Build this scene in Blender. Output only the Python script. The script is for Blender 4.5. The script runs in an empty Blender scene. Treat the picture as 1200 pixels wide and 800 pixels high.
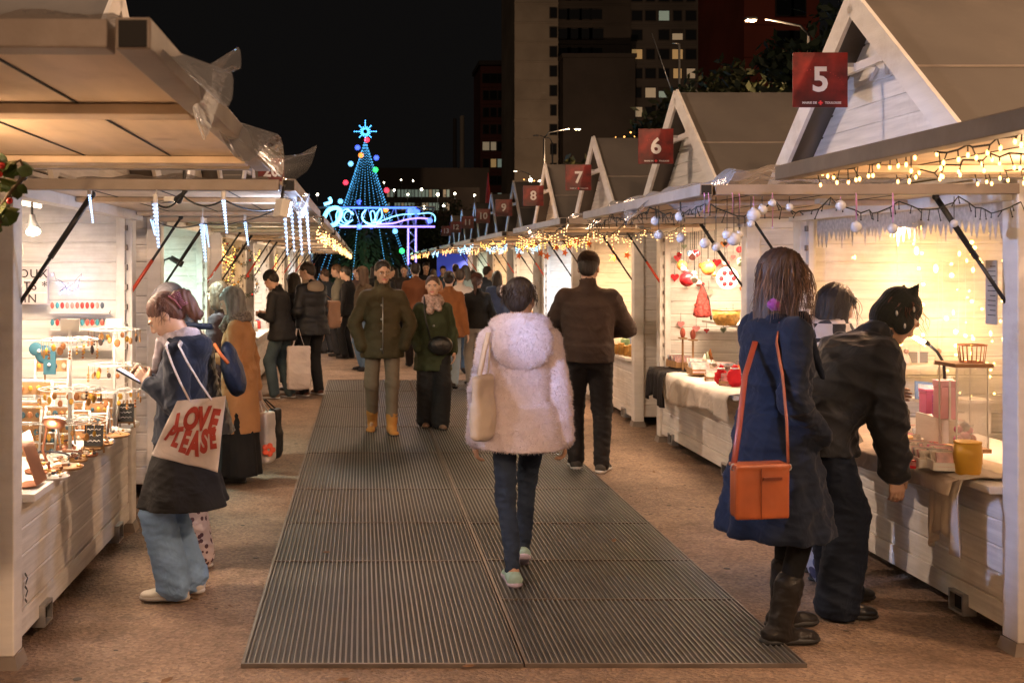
import bpy, bmesh, math, random
import numpy as np
from mathutils import Vector, Matrix, Euler
R = math.radians; PI = math.pi
random.seed(7); rng = np.random.default_rng(7)
scene = bpy.context.scene
COL = scene.collection

# ---------------------------------------------------------------- camera
cam_d = bpy.data.cameras.new('camera'); cam = bpy.data.objects.new('camera', cam_d); COL.objects.link(cam)
cam.location = (0, 0, 1.70); cam.rotation_euler = (R(90), 0, 0)
cam_d.sensor_width = 36; cam_d.lens = 38.7; cam_d.shift_x = 0.1458; cam_d.shift_y = -0.075
cam_d.clip_start = 0.05; cam_d.clip_end = 2000
scene.camera = cam
cam_d.dof.use_dof = True; cam_d.dof.focus_distance = 6.2; cam_d.dof.aperture_fstop = 8.0

# ---------------------------------------------------------------- sky (night)
world = bpy.data.worlds.new('World'); scene.world = world; world.use_nodes = True
wn = world.node_tree.nodes; wb = wn['Background']
wb.inputs[0].default_value = (0.0032, 0.0029, 0.0028, 1); wb.inputs[1].default_value = 1.0

# ---------------------------------------------------------------- render look
vs = scene.view_settings
vs.view_transform = 'Standard'; vs.look = 'None'; vs.gamma = 1; vs.exposure = 0.42; vs.use_curve_mapping = False
scene.render.engine = 'CYCLES'
cy = scene.cycles
cy.use_denoising = True
try: cy.denoiser = 'OPENIMAGEDENOISE'
except Exception: pass
cy.max_bounces = 5; cy.diffuse_bounces = 3; cy.glossy_bounces = 2; cy.transmission_bounces = 3; cy.transparent_max_bounces = 10
cy.sample_clamp_indirect = 4.0; cy.sample_clamp_direct = 0
cy.caustics_reflective = False; cy.caustics_refractive = False
try: cy.use_light_tree = True
except Exception: pass

# street and market lamps: (kind, position, aim or None, watts, colour, size, spot angle)
WARM = (1.0, 0.60, 0.32); WARM2 = (1.0, 0.70, 0.45); SODIUM = (1.0, 0.60, 0.35); COOL = (0.50, 0.62, 1.0); ICE = (0.62, 0.72, 1.0)
LAMPS = [
 ('street', (-4.6, 6.4, 6.3), (2.7, 9.6, 2.2), 950, (1.0, .70, .50), 0.15, 84),
 ('street', (1.0, -6.5, 6.6), (0.9, 6.5, 0.0), 1700, SODIUM, 0.15, 95),
 ('street', (4.9, 3.2, 5.2), (1.4, 9.0, 0.0), 520, SODIUM, 0.12, 100),
 ('street', (0.7, 17.5, 5.6), (0.4, 13.0, 0.0), 420, SODIUM, 0.6, 120),
]
def add_light(kind, loc, aim=None, watts=100, col=WARM, size=.1, angle=90, name='lamp_or_fill_light', blend=.6, sy=None):
    t = {'spot':'SPOT', 'point':'POINT', 'area':'AREA'}[kind]
    d = bpy.data.lights.new(name, t); d.energy = watts; d.color = col
    if t == 'SPOT': d.spot_size = R(angle); d.spot_blend = blend; d.shadow_soft_size = size
    elif t == 'POINT': d.shadow_soft_size = size
    else:
        d.size = size
        if sy: d.shape = 'RECTANGLE'; d.size_y = sy
    o = bpy.data.objects.new(name, d); COL.objects.link(o); o.location = loc
    if aim is not None:
        o.rotation_euler = (Vector(aim) - Vector(loc)).to_track_quat('-Z', 'Y').to_euler()
    return o

# ---------------------------------------------------------------- helpers: objects
def wloc(o):
    v = Vector((0, 0, 0))
    while o is not None: v += o.location; o = o.parent
    return v
def tag(o, label=None, cat=None, group=None, kind=None):
    if label: o['label'] = label
    if cat: o['category'] = cat
    if group: o['group'] = group
    if kind: o['kind'] = kind
    return o
def thing(name, label, cat, loc=(0, 0, 0), group=None, kind=None):
    o = bpy.data.objects.new(name, None); COL.objects.link(o); o.location = loc
    o.empty_display_size = .1
    return tag(o, label, cat, group, kind)
def mesh_obj(name, me, mats, parent=None, smooth=False):
    me.name = name
    o = bpy.data.objects.new(name, me); COL.objects.link(o)
    for m in (mats if isinstance(mats, (list, tuple)) else [mats]): me.materials.append(m)
    if parent is not None: o.parent = parent
    if smooth: me.polygons.foreach_set('use_smooth', [True] * len(me.polygons))
    return o
def copy_tree(o, parent=None, skip=()):
    c = o.copy(); COL.objects.link(c); c.parent = parent
    for ch in list(o.children):
        if ch.type == 'LIGHT' or ch.name.split('.')[0] in skip: continue
        copy_tree(ch, c, skip)
    return c

class MB:
    """collects shapes (world coordinates) and links them as ONE mesh object"""
    def __init__(s): s.v = []; s.f = []; s.m = []; s.sm = []
    def add(s, vs, fs, mi=0, sm=False):
        b = len(s.v); s.v += [tuple(v) for v in vs]
        for f in fs: s.f.append(tuple(i + b for i in f)); s.m.append(mi); s.sm.append(sm)
        return s
    def hexa(s, p, mi=0):
        return s.add(p, [(0,3,2,1),(4,5,6,7),(0,1,5,4),(1,2,6,5),(2,3,7,6),(3,0,4,7)], mi)
    def box(s, a, b, mi=0):
        x0,x1 = sorted((a[0],b[0])); y0,y1 = sorted((a[1],b[1])); z0,z1 = sorted((a[2],b[2]))
        return s.hexa([(x0,y0,z0),(x1,y0,z0),(x1,y1,z0),(x0,y1,z0),(x0,y0,z1),(x1,y0,z1),(x1,y1,z1),(x0,y1,z1)], mi)
    def obox(s, c, size, rot=None, mi=0):
        hx,hy,hz = size[0]/2, size[1]/2, size[2]/2; c = Vector(c)
        M = rot if isinstance(rot, Matrix) else (Euler(rot).to_matrix() if rot else Matrix.Identity(3))
        pts = [(-hx,-hy,-hz),(hx,-hy,-hz),(hx,hy,-hz),(-hx,hy,-hz),(-hx,-hy,hz),(hx,-hy,hz),(hx,hy,hz),(-hx,hy,hz)]
        return s.hexa([c + M @ Vector(p) for p in pts], mi)
    def beam(s, a, b, w, h, mi=0, up=(0,0,1)):
        a = Vector(a); b = Vector(b); d = (b-a).normalized(); u = Vector(up)
        if abs(d.dot(u)) > .95: u = Vector((1,0,0))
        sx = d.cross(u).normalized()*w/2; sz = sx.cross(d).normalized()*h/2
        return s.hexa([a-sx-sz, a+sx-sz, b+sx-sz, b-sx-sz, a-sx+sz, a+sx+sz, b+sx+sz, b-sx+sz], mi)
    def tube(s, pts, r, n=8, mi=0, cap=True, sm=True, flat=1.0):
        pts = [Vector(p) for p in pts]; rr = r if isinstance(r, (list, tuple)) else [r]*len(pts)
        vs = []; fs = []; prev = None
        for i, p in enumerate(pts):
            d = (pts[min(i+1, len(pts)-1)] - pts[max(i-1, 0)])
            d = d.normalized() if d.length > 1e-9 else Vector((0,0,1))
            if prev is None:
                u = Vector((0,0,1)) if abs(d.z) < .9 else Vector((1,0,0))
                sx = d.cross(u).normalized()
            else:
                sx = (prev - d*prev.dot(d))
                sx = sx.normalized() if sx.length > 1e-6 else d.orthogonal().normalized()
            prev = sx; sy = d.cross(sx)
            for k in range(n):
                a = 2*PI*k/n; vs.append(p + sx*math.cos(a)*rr[i] + sy*math.sin(a)*rr[i]*flat)
        for i in range(len(pts)-1):
            for k in range(n):
                k2 = (k+1) % n; fs.append((i*n+k, i*n+k2, (i+1)*n+k2, (i+1)*n+k))
        if cap: fs.append(tuple(range(n-1, -1, -1))); fs.append(tuple((len(pts)-1)*n+k for k in range(n)))
        return s.add(vs, fs, mi, sm)
    def lathe(s, c, prof, n=16, mi=0, sm=True, M=None, sc=(1,1)):
        """prof = [(r, z)...] from bottom to top, about local z at c"""
        c = Vector(c); M = M or Matrix.Identity(3); vs = []; fs = []
        for r, z in prof:
            for k in range(n):
                a = 2*PI*k/n; vs.append(c + M @ Vector((r*math.cos(a)*sc[0], r*math.sin(a)*sc[1], z)))
        for i in range(len(prof)-1):
            for k in range(n):
                k2 = (k+1) % n; fs.append((i*n+k, i*n+k2, (i+1)*n+k2, (i+1)*n+k))
        fs.append(tuple(range(n-1, -1, -1))); fs.append(tuple((len(prof)-1)*n+k for k in range(n)))
        return s.add(vs, fs, mi, sm)
    def ball(s, c, r, n=10, mi=0, sc=(1,1,1), M=None):
        h = max(4, n//2+1)
        prof = [(max(1e-4, math.sin(PI*i/h))*r, -math.cos(PI*i/h)*r*sc[2]) for i in range(h+1)]
        return s.lathe(c, prof, n, mi, True, M, (sc[0], sc[1]))
    def octa(s, c, r, mi=0):
        x,y,z = c
        return s.add([(x+r,y,z),(x-r,y,z),(x,y+r,z),(x,y-r,z),(x,y,z+r),(x,y,z-r)],
                     [(0,2,4),(2,1,4),(1,3,4),(3,0,4),(2,0,5),(1,2,5),(3,1,5),(0,3,5)], mi, True)
    def prism(s, poly, o, ux, uy, t, mi=0):
        """poly 2D, in plane (ux, uy) at o, extruded by vector t"""
        o = Vector(o); ux = Vector(ux); uy = Vector(uy); t = Vector(t); n = len(poly)
        a = [o + ux*p[0] + uy*p[1] for p in poly]; b = [p + t for p in a]
        fs = [tuple(range(n-1,-1,-1)), tuple(n+i for i in range(n))] + [(i,(i+1)%n,n+(i+1)%n,n+i) for i in range(n)]
        return s.add(a+b, fs, mi)
    def build(s, name, mats, parent=None, bevel=0, label=None, cat=None, group=None, kind=None, origin=None, normals=True):
        if parent is not None: off = wloc(parent)
        elif origin is not None: off = Vector(origin)
        else:
            a = np.array([tuple(v) for v in s.v]); off = Vector(((a[:,0].min()+a[:,0].max())/2, (a[:,1].min()+a[:,1].max())/2, a[:,2].min()))
        if kind == 'structure': off = Vector((0,0,0))
        me = bpy.data.meshes.new(name)
        me.from_pydata([(v[0]-off.x, v[1]-off.y, v[2]-off.z) for v in s.v], [], s.f)
        me.polygons.foreach_set('material_index', s.m); me.polygons.foreach_set('use_smooth', s.sm)
        if normals:
            bm = bmesh.new(); bm.from_mesh(me); bmesh.ops.recalc_face_normals(bm, faces=bm.faces); bm.to_mesh(me); bm.free()
        me.update()
        o = bpy.data.objects.new(name, me); COL.objects.link(o)
        for m in (mats if isinstance(mats, (list, tuple)) else [mats]): me.materials.append(m)
        if parent is not None: o.parent = parent
        else: o.location = off
        if bevel:
            b = o.modifiers.new('bevel', 'BEVEL'); b.width = bevel; b.segments = 2; b.limit_method = 'ANGLE'; b.angle_limit = R(40)
        return tag(o, label, cat, group, kind)

# ---------------------------------------------------------------- helpers: materials
def _nodes(name):
    m = bpy.data.materials.new(name); m.use_nodes = True
    nt = m.node_tree; return m, nt, nt.nodes['Principled BSDF']
def mat(name, col, rough=.6, metal=0., fold=0., spec=None, var=.15, vscale=6., bump=0., bscale=60., dist=.01, emit=None, es=0., trans=0., coat=0., sheen=0., stretch=None, dirt=None, rvar=.0, ior=None, knots=0):
    m, nt, b = _nodes(name); N = nt.nodes; L = nt.links
    tc = N.new('ShaderNodeTexCoord'); co = tc.outputs['Object']
    if stretch:
        mp = N.new('ShaderNodeMapping'); mp.inputs['Scale'].default_value = stretch; L.new(co, mp.inputs[0]); co = mp.outputs[0]
    c = (*col, 1)
    if var > 0:
        n = N.new('ShaderNodeTexNoise'); n.inputs['Scale'].default_value = vscale; n.inputs['Detail'].default_value = 4; L.new(co, n.inputs[0])
        rp = N.new('ShaderNodeValToRGB'); L.new(n.outputs[0], rp.inputs[0])
        rp.color_ramp.elements[0].position = .3; rp.color_ramp.elements[1].position = .7
        rp.color_ramp.elements[0].color = (*[x*(1-var) for x in col], 1); rp.color_ramp.elements[1].color = (*[min(1, x*(1+var)) for x in col], 1)
        out = rp.outputs[0]
        if dirt:
            n3 = N.new('ShaderNodeTexNoise'); n3.inputs['Scale'].default_value = dirt[1]; n3.inputs['Detail'].default_value = 6; n3.inputs['Roughness'].default_value = .7; L.new(tc.outputs['Object'], n3.inputs[0])
            r3 = N.new('ShaderNodeValToRGB'); r3.color_ramp.elements[0].position = .52; r3.color_ramp.elements[1].position = .72; L.new(n3.outputs[0], r3.inputs[0])
            r3.color_ramp.elements[0].color = (0,0,0,1); r3.color_ramp.elements[1].color = (dirt[2],)*3 + (1,)
            mx = N.new('ShaderNodeMix'); mx.data_type = 'RGBA'; L.new(r3.outputs[0], mx.inputs[0]); L.new(out, mx.inputs[6]); mx.inputs[7].default_value = (*dirt[0], 1); out = mx.outputs[2]
        if knots:
            mpk = N.new('ShaderNodeMapping'); mpk.inputs['Scale'].default_value = (.75,.75,1.5); L.new(tc.outputs['Object'], mpk.inputs[0])
            vk = N.new('ShaderNodeTexVoronoi'); vk.inputs['Scale'].default_value = knots; L.new(mpk.outputs[0], vk.inputs[0]); rk = N.new('ShaderNodeValToRGB'); rk.color_ramp.elements[0].position = .035; rk.color_ramp.elements[0].color = (.55,)*3+(1,); rk.color_ramp.elements[1].position = .085; rk.color_ramp.elements[1].color = (0,0,0,1); L.new(vk.outputs[0], rk.inputs[0])
            mk = N.new('ShaderNodeMix'); mk.data_type = 'RGBA'; L.new(rk.outputs[0], mk.inputs[0]); L.new(out, mk.inputs[6]); mk.inputs[7].default_value = (.30,.21,.14,1); out = mk.outputs[2]
        L.new(out, b.inputs['Base Color'])
        if rvar:
            mr = N.new('ShaderNodeMapRange'); mr.inputs[3].default_value = max(0, rough-rvar); mr.inputs[4].default_value = min(1, rough+rvar); L.new(n.outputs[0], mr.inputs[0]); L.new(mr.outputs[0], b.inputs['Roughness'])
    else: b.inputs['Base Color'].default_value = c
    if not rvar: b.inputs['Roughness'].default_value = rough
    b.inputs['Metallic'].default_value = metal
    if bump > 0:
        n2 = N.new('ShaderNodeTexNoise'); n2.inputs['Scale'].default_value = bscale; n2.inputs['Detail'].default_value = 3; L.new(co, n2.inputs[0])
        bp = N.new('ShaderNodeBump'); bp.inputs['Strength'].default_value = bump; bp.inputs['Distance'].default_value = dist; L.new(n2.outputs[0], bp.inputs['Height']); L.new(bp.outputs[0], b.inputs['Normal'])
    if fold > 0:
        n5 = N.new('ShaderNodeTexNoise'); n5.inputs['Scale'].default_value = 7; n5.inputs['Detail'].default_value = 2; n5.inputs['Distortion'].default_value = 1.6; L.new(tc.outputs['Object'], n5.inputs[0])
        b5_ = N.new('ShaderNodeBump'); b5_.inputs['Strength'].default_value = fold; b5_.inputs['Distance'].default_value = .03; L.new(n5.outputs[0], b5_.inputs['Height'])
        if bump > 0: L.new(b5_.outputs[0], bp.inputs['Normal'])
        else: L.new(b5_.outputs[0], b.inputs['Normal'])
    if spec is not None: b.inputs['Specular IOR Level'].default_value = spec
    if emit: b.inputs['Emission Color'].default_value = (*emit, 1); b.inputs['Emission Strength'].default_value = es
    if trans: b.inputs['Transmission Weight'].default_value = trans
    if coat: b.inputs['Coat Weight'].default_value = coat
    if sheen: b.inputs['Sheen Weight'].default_value = sheen; b.inputs['Sheen Roughness'].default_value = .5
    if ior: b.inputs['IOR'].default_value = ior
    return m
def emit_mat(name, col, s, sample=False):
    m, nt, b = _nodes(name)
    b.inputs['Base Color'].default_value = (*[min(1, x) for x in col], 1); b.inputs['Emission Color'].default_value = (*col, 1); b.inputs['Emission Strength'].default_value = s
    try: m.cycles.emission_sampling = 'AUTO' if sample else 'NONE'
    except Exception: pass
    return m
def film_mat(name, col=(.9,.93,1), k=.35, rough=.12):
    """thin clear plastic: mostly see-through, glossy where it turns away"""
    m = bpy.data.materials.new(name); m.use_nodes = True; nt = m.node_tree; N = nt.nodes; L = nt.links
    for n in list(N): N.remove(n)
    o = N.new('ShaderNodeOutputMaterial'); mx = N.new('ShaderNodeMixShader'); tr = N.new('ShaderNodeBsdfTransparent'); gl = N.new('ShaderNodeBsdfGlossy'); df = N.new('ShaderNodeBsdfDiffuse'); m2 = N.new('ShaderNodeMixShader')
    gl.inputs['Roughness'].default_value = rough; gl.inputs[0].default_value = (*col, 1); df.inputs[0].default_value = (*[c*.6 for c in col], 1); tr.inputs[0].default_value = (*col, 1)
    lw = N.new('ShaderNodeLayerWeight'); lw.inputs[0].default_value = .45
    mr = N.new('ShaderNodeMapRange'); mr.inputs[3].default_value = k; mr.inputs[4].default_value = .95; L.new(lw.outputs['Facing'], mr.inputs[0])
    m2.inputs[0].default_value = .45; L.new(gl.outputs[0], m2.inputs[1]); L.new(df.outputs[0], m2.inputs[2])
    L.new(mr.outputs[0], mx.inputs[0]); L.new(tr.outputs[0], mx.inputs[1]); L.new(m2.outputs[0], mx.inputs[2]); L.new(mx.outputs[0], o.inputs[0])
    tc = N.new('ShaderNodeTexCoord'); nz = N.new('ShaderNodeTexNoise'); nz.inputs['Scale'].default_value = 14; L.new(tc.outputs['Object'], nz.inputs[0])
    bp = N.new('ShaderNodeBump'); bp.inputs['Strength'].default_value = .7; bp.inputs['Distance'].default_value = .03; L.new(nz.outputs[0], bp.inputs['Height']); L.new(bp.outputs[0], gl.inputs['Normal'])
    return m

def text_mesh(txt, size, mats, parent, M, depth=.002, bold=0., align='CENTER', name='lettering', spacing=1.0, font_shear=0):
    cu = bpy.data.curves.new('txt', 'FONT'); cu.body = txt; cu.size = size; cu.extrude = depth; cu.offset = bold; cu.align_x = align; cu.align_y = 'CENTER'; cu.space_character = spacing; cu.shear = font_shear
    cu.resolution_u = 3
    t = bpy.data.objects.new('txt', cu); COL.objects.link(t)
    dg = bpy.context.evaluated_depsgraph_get(); me = bpy.data.meshes.new_from_object(t.evaluated_get(dg))
    bpy.data.objects.remove(t); bpy.data.curves.remove(cu)
    me.materials.clear()
    off = wloc(parent) if parent else Vector((0,0,0))
    me.transform(Matrix.Translation(-off) @ M)
    return mesh_obj(name, me, mats, parent)

# pixel of the 1200x800 photograph + distance -> point in the scene
F = 1290.0
def at(px, py, Y): return Vector(((px-425)*Y/F, Y, 1.7-(py-310)*Y/F))

# ---------------------------------------------------------------- materials
M_ = {}
M_['paint'] = mat('white_paint', (.82,.79,.75), .5, var=.07, vscale=3, bump=.25, bscale=30, dist=.004, stretch=(1,1,6), dirt=((.42,.35,.29), 2.6, .45))
M_['paint_h'] = mat('white_paint_boards', (.80,.77,.73), .5, var=.14, vscale=5, bump=.35, bscale=14, dist=.004, stretch=(.5,.5,7), dirt=((.44,.37,.30), 1.9, .42), knots=2.6)
M_['awn'] = mat('awning_plywood', (.66,.52,.38), .5, var=.20, vscale=3.5, bump=.3, bscale=10, dist=.004, stretch=(2.2,.35,1), dirt=((.38,.26,.16), 3.0, .55), knots=2.2)
M_['trim'] = mat('aged_shaded_trim', (.27,.225,.19), .5, var=.2, vscale=6, bump=.3, bscale=40, dist=.003, dirt=((.22,.17,.13), 5.0, .6))  # aged wood, with shade on the awning rails put into the colour
M_['roof'] = mat('roof_board', (.13,.115,.10), .7, var=.14, vscale=1.6, bump=.2, bscale=8, dist=.006, dirt=((.20,.17,.14), 1.1, .6))
M_['black'] = mat('black_plastic', (.02,.02,.02), .4, var=.1)
M_['steel'] = mat('galvanised_steel', (.45,.45,.46), .4, .8, var=.15, vscale=20)
M_['red_strut'] = mat('red_lacquer', (.45,.05,.02), .35, var=.1)
M_['dark'] = mat('dark_gap', (.012,.011,.01), .8, var=0)
M_['white'] = mat('white_plastic', (.8,.79,.77), .4, var=.04)
M_['film'] = film_mat('clear_plastic_film', (.93,.95,1), .10, .06)
M_['wire'] = mat('dark_cable', (.015,.018,.015), .5, var=0)
M_['warm_bulb'] = emit_mat('warm_bulb', (1, .50, .18), 4)
M_['gold_bulb'] = emit_mat('gold_bulb', (1, .55, .12), 4)
M_['cool_bulb'] = emit_mat('cool_bulb', (.35, .7, 1), 4)
M_['lamp_white'] = emit_mat('lamp_lens', (1, .86, .62), 22)
def lampmat(): return M_['lamp_white']
# ================================================================ the setting
def ground_material():
    m, nt, b = _nodes('sand_coloured_asphalt'); N = nt.nodes; L = nt.links
    tc = N.new('ShaderNodeTexCoord'); co = tc.outputs['Object']
    n1 = N.new('ShaderNodeTexNoise'); n1.inputs['Scale'].default_value = .9; n1.inputs['Detail'].default_value = 7; n1.inputs['Roughness'].default_value = .65; L.new(co, n1.inputs[0])
    r1 = N.new('ShaderNodeValToRGB'); e = r1.color_ramp.elements; e[0].position = .32; e[0].color = (.20,.132,.094,1); e[1].position = .68; e[1].color = (.39,.275,.20,1); L.new(n1.outputs[0], r1.inputs[0])
    v = N.new('ShaderNodeTexVoronoi'); v.inputs['Scale'].default_value = 62; L.new(co, v.inputs[0])
    r2 = N.new('ShaderNodeValToRGB'); e = r2.color_ramp.elements; e[0].position = 0; e[0].color = (.35,.32,.3,1); e[1].position = 1; e[1].color = (1.5,1.45,1.35,1); L.new(v.outputs['Color'], r2.inputs[0])
    mx = N.new('ShaderNodeMix'); mx.data_type = 'RGBA'; mx.blend_type = 'MULTIPLY'; mx.inputs[0].default_value = .62; L.new(r1.outputs[0], mx.inputs[6]); L.new(r2.outputs[0], mx.inputs[7])
    # trodden dark stains and little gum spots
    n3 = N.new('ShaderNodeTexNoise'); n3.inputs['Scale'].default_value = 2.6; n3.inputs['Detail'].default_value = 8; n3.inputs['Roughness'].default_value = .75; L.new(co, n3.inputs[0])
    r3 = N.new('ShaderNodeValToRGB'); e = r3.color_ramp.elements; e[0].position = .47; e[0].color = (1,1,1,1); e[1].position = .68; e[1].color = (.55,.51,.48,1); L.new(n3.outputs[0], r3.inputs[0])
    m2 = N.new('ShaderNodeMix'); m2.data_type = 'RGBA'; m2.blend_type = 'MULTIPLY'; m2.inputs[0].default_value = .8; L.new(mx.outputs[2], m2.inputs[6]); L.new(r3.outputs[0], m2.inputs[7])
    L.new(m2.outputs[2], b.inputs['Base Color']); b.inputs['Roughness'].default_value = .72
    bp = N.new('ShaderNodeBump'); bp.inputs['Strength'].default_value = 1.0; bp.inputs['Distance'].default_value = .011
    v2 = N.new('ShaderNodeTexVoronoi'); v2.inputs['Scale'].default_value = 62; v2.feature = 'F1'; L.new(co, v2.inputs[0])
    n4 = N.new('ShaderNodeTexNoise'); n4.inputs['Scale'].default_value = 160; L.new(co, n4.inputs[0])
    ad = N.new('ShaderNodeMath'); ad.operation = 'ADD'; L.new(v2.outputs[0], ad.inputs[0]); L.new(n4.outputs[0], ad.inputs[1])
    L.new(ad.outputs[0], bp.inputs['Height']); L.new(bp.outputs[0], b.inputs['Normal'])
    return m
g = MB(); g.add([(-600,-200,0),(600,-200,0),(600,900,0),(-600,900,0)], [(0,1,2,3)])
g.build('ground', ground_material(), kind='structure', normals=False)

# ribbed grating mats down the middle: every rib is real, in bays between cross bars
m_rib = mat('mat_rib', (.185,.17,.155), .42, .25, var=.2, vscale=5, rvar=.12)
m_matbase = mat('mat_rubber', (.045,.041,.038), .7, var=.2)
m_matedge = mat('mat_edge_bar', (.13,.105,.09), .45, .3, var=.25, vscale=9)
def mat_strip(x0, x1, y0, y1, name, label, seams):
    t = thing(name, label, 'floor mat', ((x0+x1)/2, (y0+y1)/2, 0), group='ribbed floor mats along the aisle')
    MB().box((x0, y0, .001), (x1, y1, .006)).build('base', m_matbase, t)
    rb = MB(); n = int(round((x1-x0)/.0245)); w = (x1-x0)/n
    for i in range(n):
        x = x0 + w*(i+.5)
        for a, b in zip(seams[:-1], seams[1:]):
            rb.hexa([(x-.0042,a+.006,.006),(x+.0042,a+.006,.006),(x+.0042,b-.006,.006),(x-.0042,b-.006,.006),(x-.0022,a+.006,.015),(x+.0022,a+.006,.015),(x+.0022,b-.006,.015),(x-.0022,b-.006,.015)])
    o = rb.build('rib', m_rib, t, normals=False)
    for s in seams: MB().box((x0, s-.005, .0062), (x1, s+.005, .0150)).build('cross_bar', m_matedge, t)
    eb = MB(); eb.box((x0-.014, y0-.014, .0005), (x0, y1, .018)); eb.box((x1, y0-.014, .0005), (x1+.006, y1, .018)); eb.box((x0, y0-.016, .0005), (x1, y0-.0085, .018))
    eb.build('edge_bar', m_matedge, t)
    return t
sm = [4.66, 6.28, 7.22, 8.3, 9.9, 11.5, 13.1, 14.7, 16.1]
mat_strip(-.50, .672, 4.66, 16.1, 'floor_mat', 'long dark ribbed mat on the left half of the aisle', sm)
mat_strip(.70, 1.87, 4.66, 16.1, 'floor_mat', 'long dark ribbed mat on the right half of the aisle, nearer the brown jacketed man', [s+.0 for s in [4.66, 5.56, 6.30, 7.20, 8.3, 9.9, 11.5, 13.1, 14.7, 16.1]])
r = random.Random(41)
m_dl = mat('dead_leaf', (.16,.08,.035), .8, var=.3)
for k_ in range(22):
    x = r.choice((r.uniform(-1.35,-.6), r.uniform(1.95,2.7), r.uniform(-.4,1.8))); y = r.uniform(3.9, 10); z = .003 if not -.55 < x < 1.9 else .018; a = r.uniform(0, 6.28); L_ = r.uniform(.018,.038); m = MB(); c = Vector((x, y, z)); d = Vector((math.cos(a), math.sin(a), .1))*L_; s_ = Vector((-math.sin(a), math.cos(a), .25))*L_*.45
    m.add([c-d, c-d*.3+s_, c+d*.5+s_*.7, c+d, c+d*.5-s_*.6, c-d*.3-s_*.8, c+Vector((0,0,.004))], [(0,1,6),(1,2,6),(2,3,6),(3,4,6),(4,5,6),(5,0,6)]); m.build('dry_leaf', m_dl, label='small dry brown leaf lying on the ground between the stalls', cat='leaf', group='dry leaves on the ground', normals=False)
m_gum = mat('trodden_gum', (.06,.045,.035), .7, var=0)
for k_ in range(40):
    x = r.choice((r.uniform(-1.35,-.55), r.uniform(1.95,2.75))); y = r.uniform(3.8, 12); rr = r.uniform(.008,.022); m = MB(); m.lathe((x,y,.0006), [(rr,0),(rr*.9,.0012),(.001,.0016)], 9, sc=(1,r.uniform(.6,1))); m.build('gum_spot', m_gum, label='dark trodden gum spot on the asphalt beside the mats', cat='gum spot', group='gum spots on the asphalt')
# worn thread of rubber between the two mats belongs to the ground

# ================================================================ stalls
def siding_profile(h0, h1, ph=.125, t=.02, g=.006):
    """closed plank profile: list of (offset, z) for the outer face"""
    p = []; n = max(1, int(round((h1-h0)/ph))); d = (h1-h0)/n
    for i in range(n):
        a = h0 + d*i; b = a + d
        p += [(t-g, a), (t, a+.008), (t-.001, b-.008), (t-g, b)]
    return p
def siding_u(mb, X, Y, u0, u1, v0, v1, z0, z1, mi=0, both=True, axis='u'):
    """plank wall. axis u: runs along X(u), thickness along Y; axis v: runs along Y, thickness along X"""
    pr = siding_profile(z0, z1)
    if axis == 'u': a0, a1 = u0, u1; t0, t1 = v0, v1
    else: a0, a1 = v0, v1; t0, t1 = u0, u1
    for sgn, base in ((-1, t0), (1, t1)):
        vs = []; fs = []; n = len(pr)
        for a in (a0, a1):
            for (o, z) in pr:
                q = base + sgn*(o-.02)
                vs.append((X(a), Y(q), z) if axis == 'u' else (X(q), Y(a), z))
        for i in range(n-1): fs.append((i, i+1, n+i+1, n+i))
        mb.add(vs, fs, mi)
    # rims
    for a in (a0, a1):
        q0, q1 = t0+.001, t1-.001
        pts = [(a,q0,z0),(a,q1,z0),(a,q1,z1),(a,q0,z1)]
        mb.add([((X(p[0]), Y(p[1]), p[2]) if axis == 'u' else (X(p[1]), Y(p[0]), p[2])) for p in pts], [(0,1,2,3)], mi)
    for z in (z0, z1):
        pts = [(a0,t0+.006,z),(a1,t0+.006,z),(a1,t1-.006,z),(a0,t1-.006,z)]
        mb.add([((X(p[0]), Y(p[1]), p[2]) if axis == 'u' else (X(p[1]), Y(p[0]), p[2])) for p in pts], [(0,1,2,3)], mi)

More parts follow.
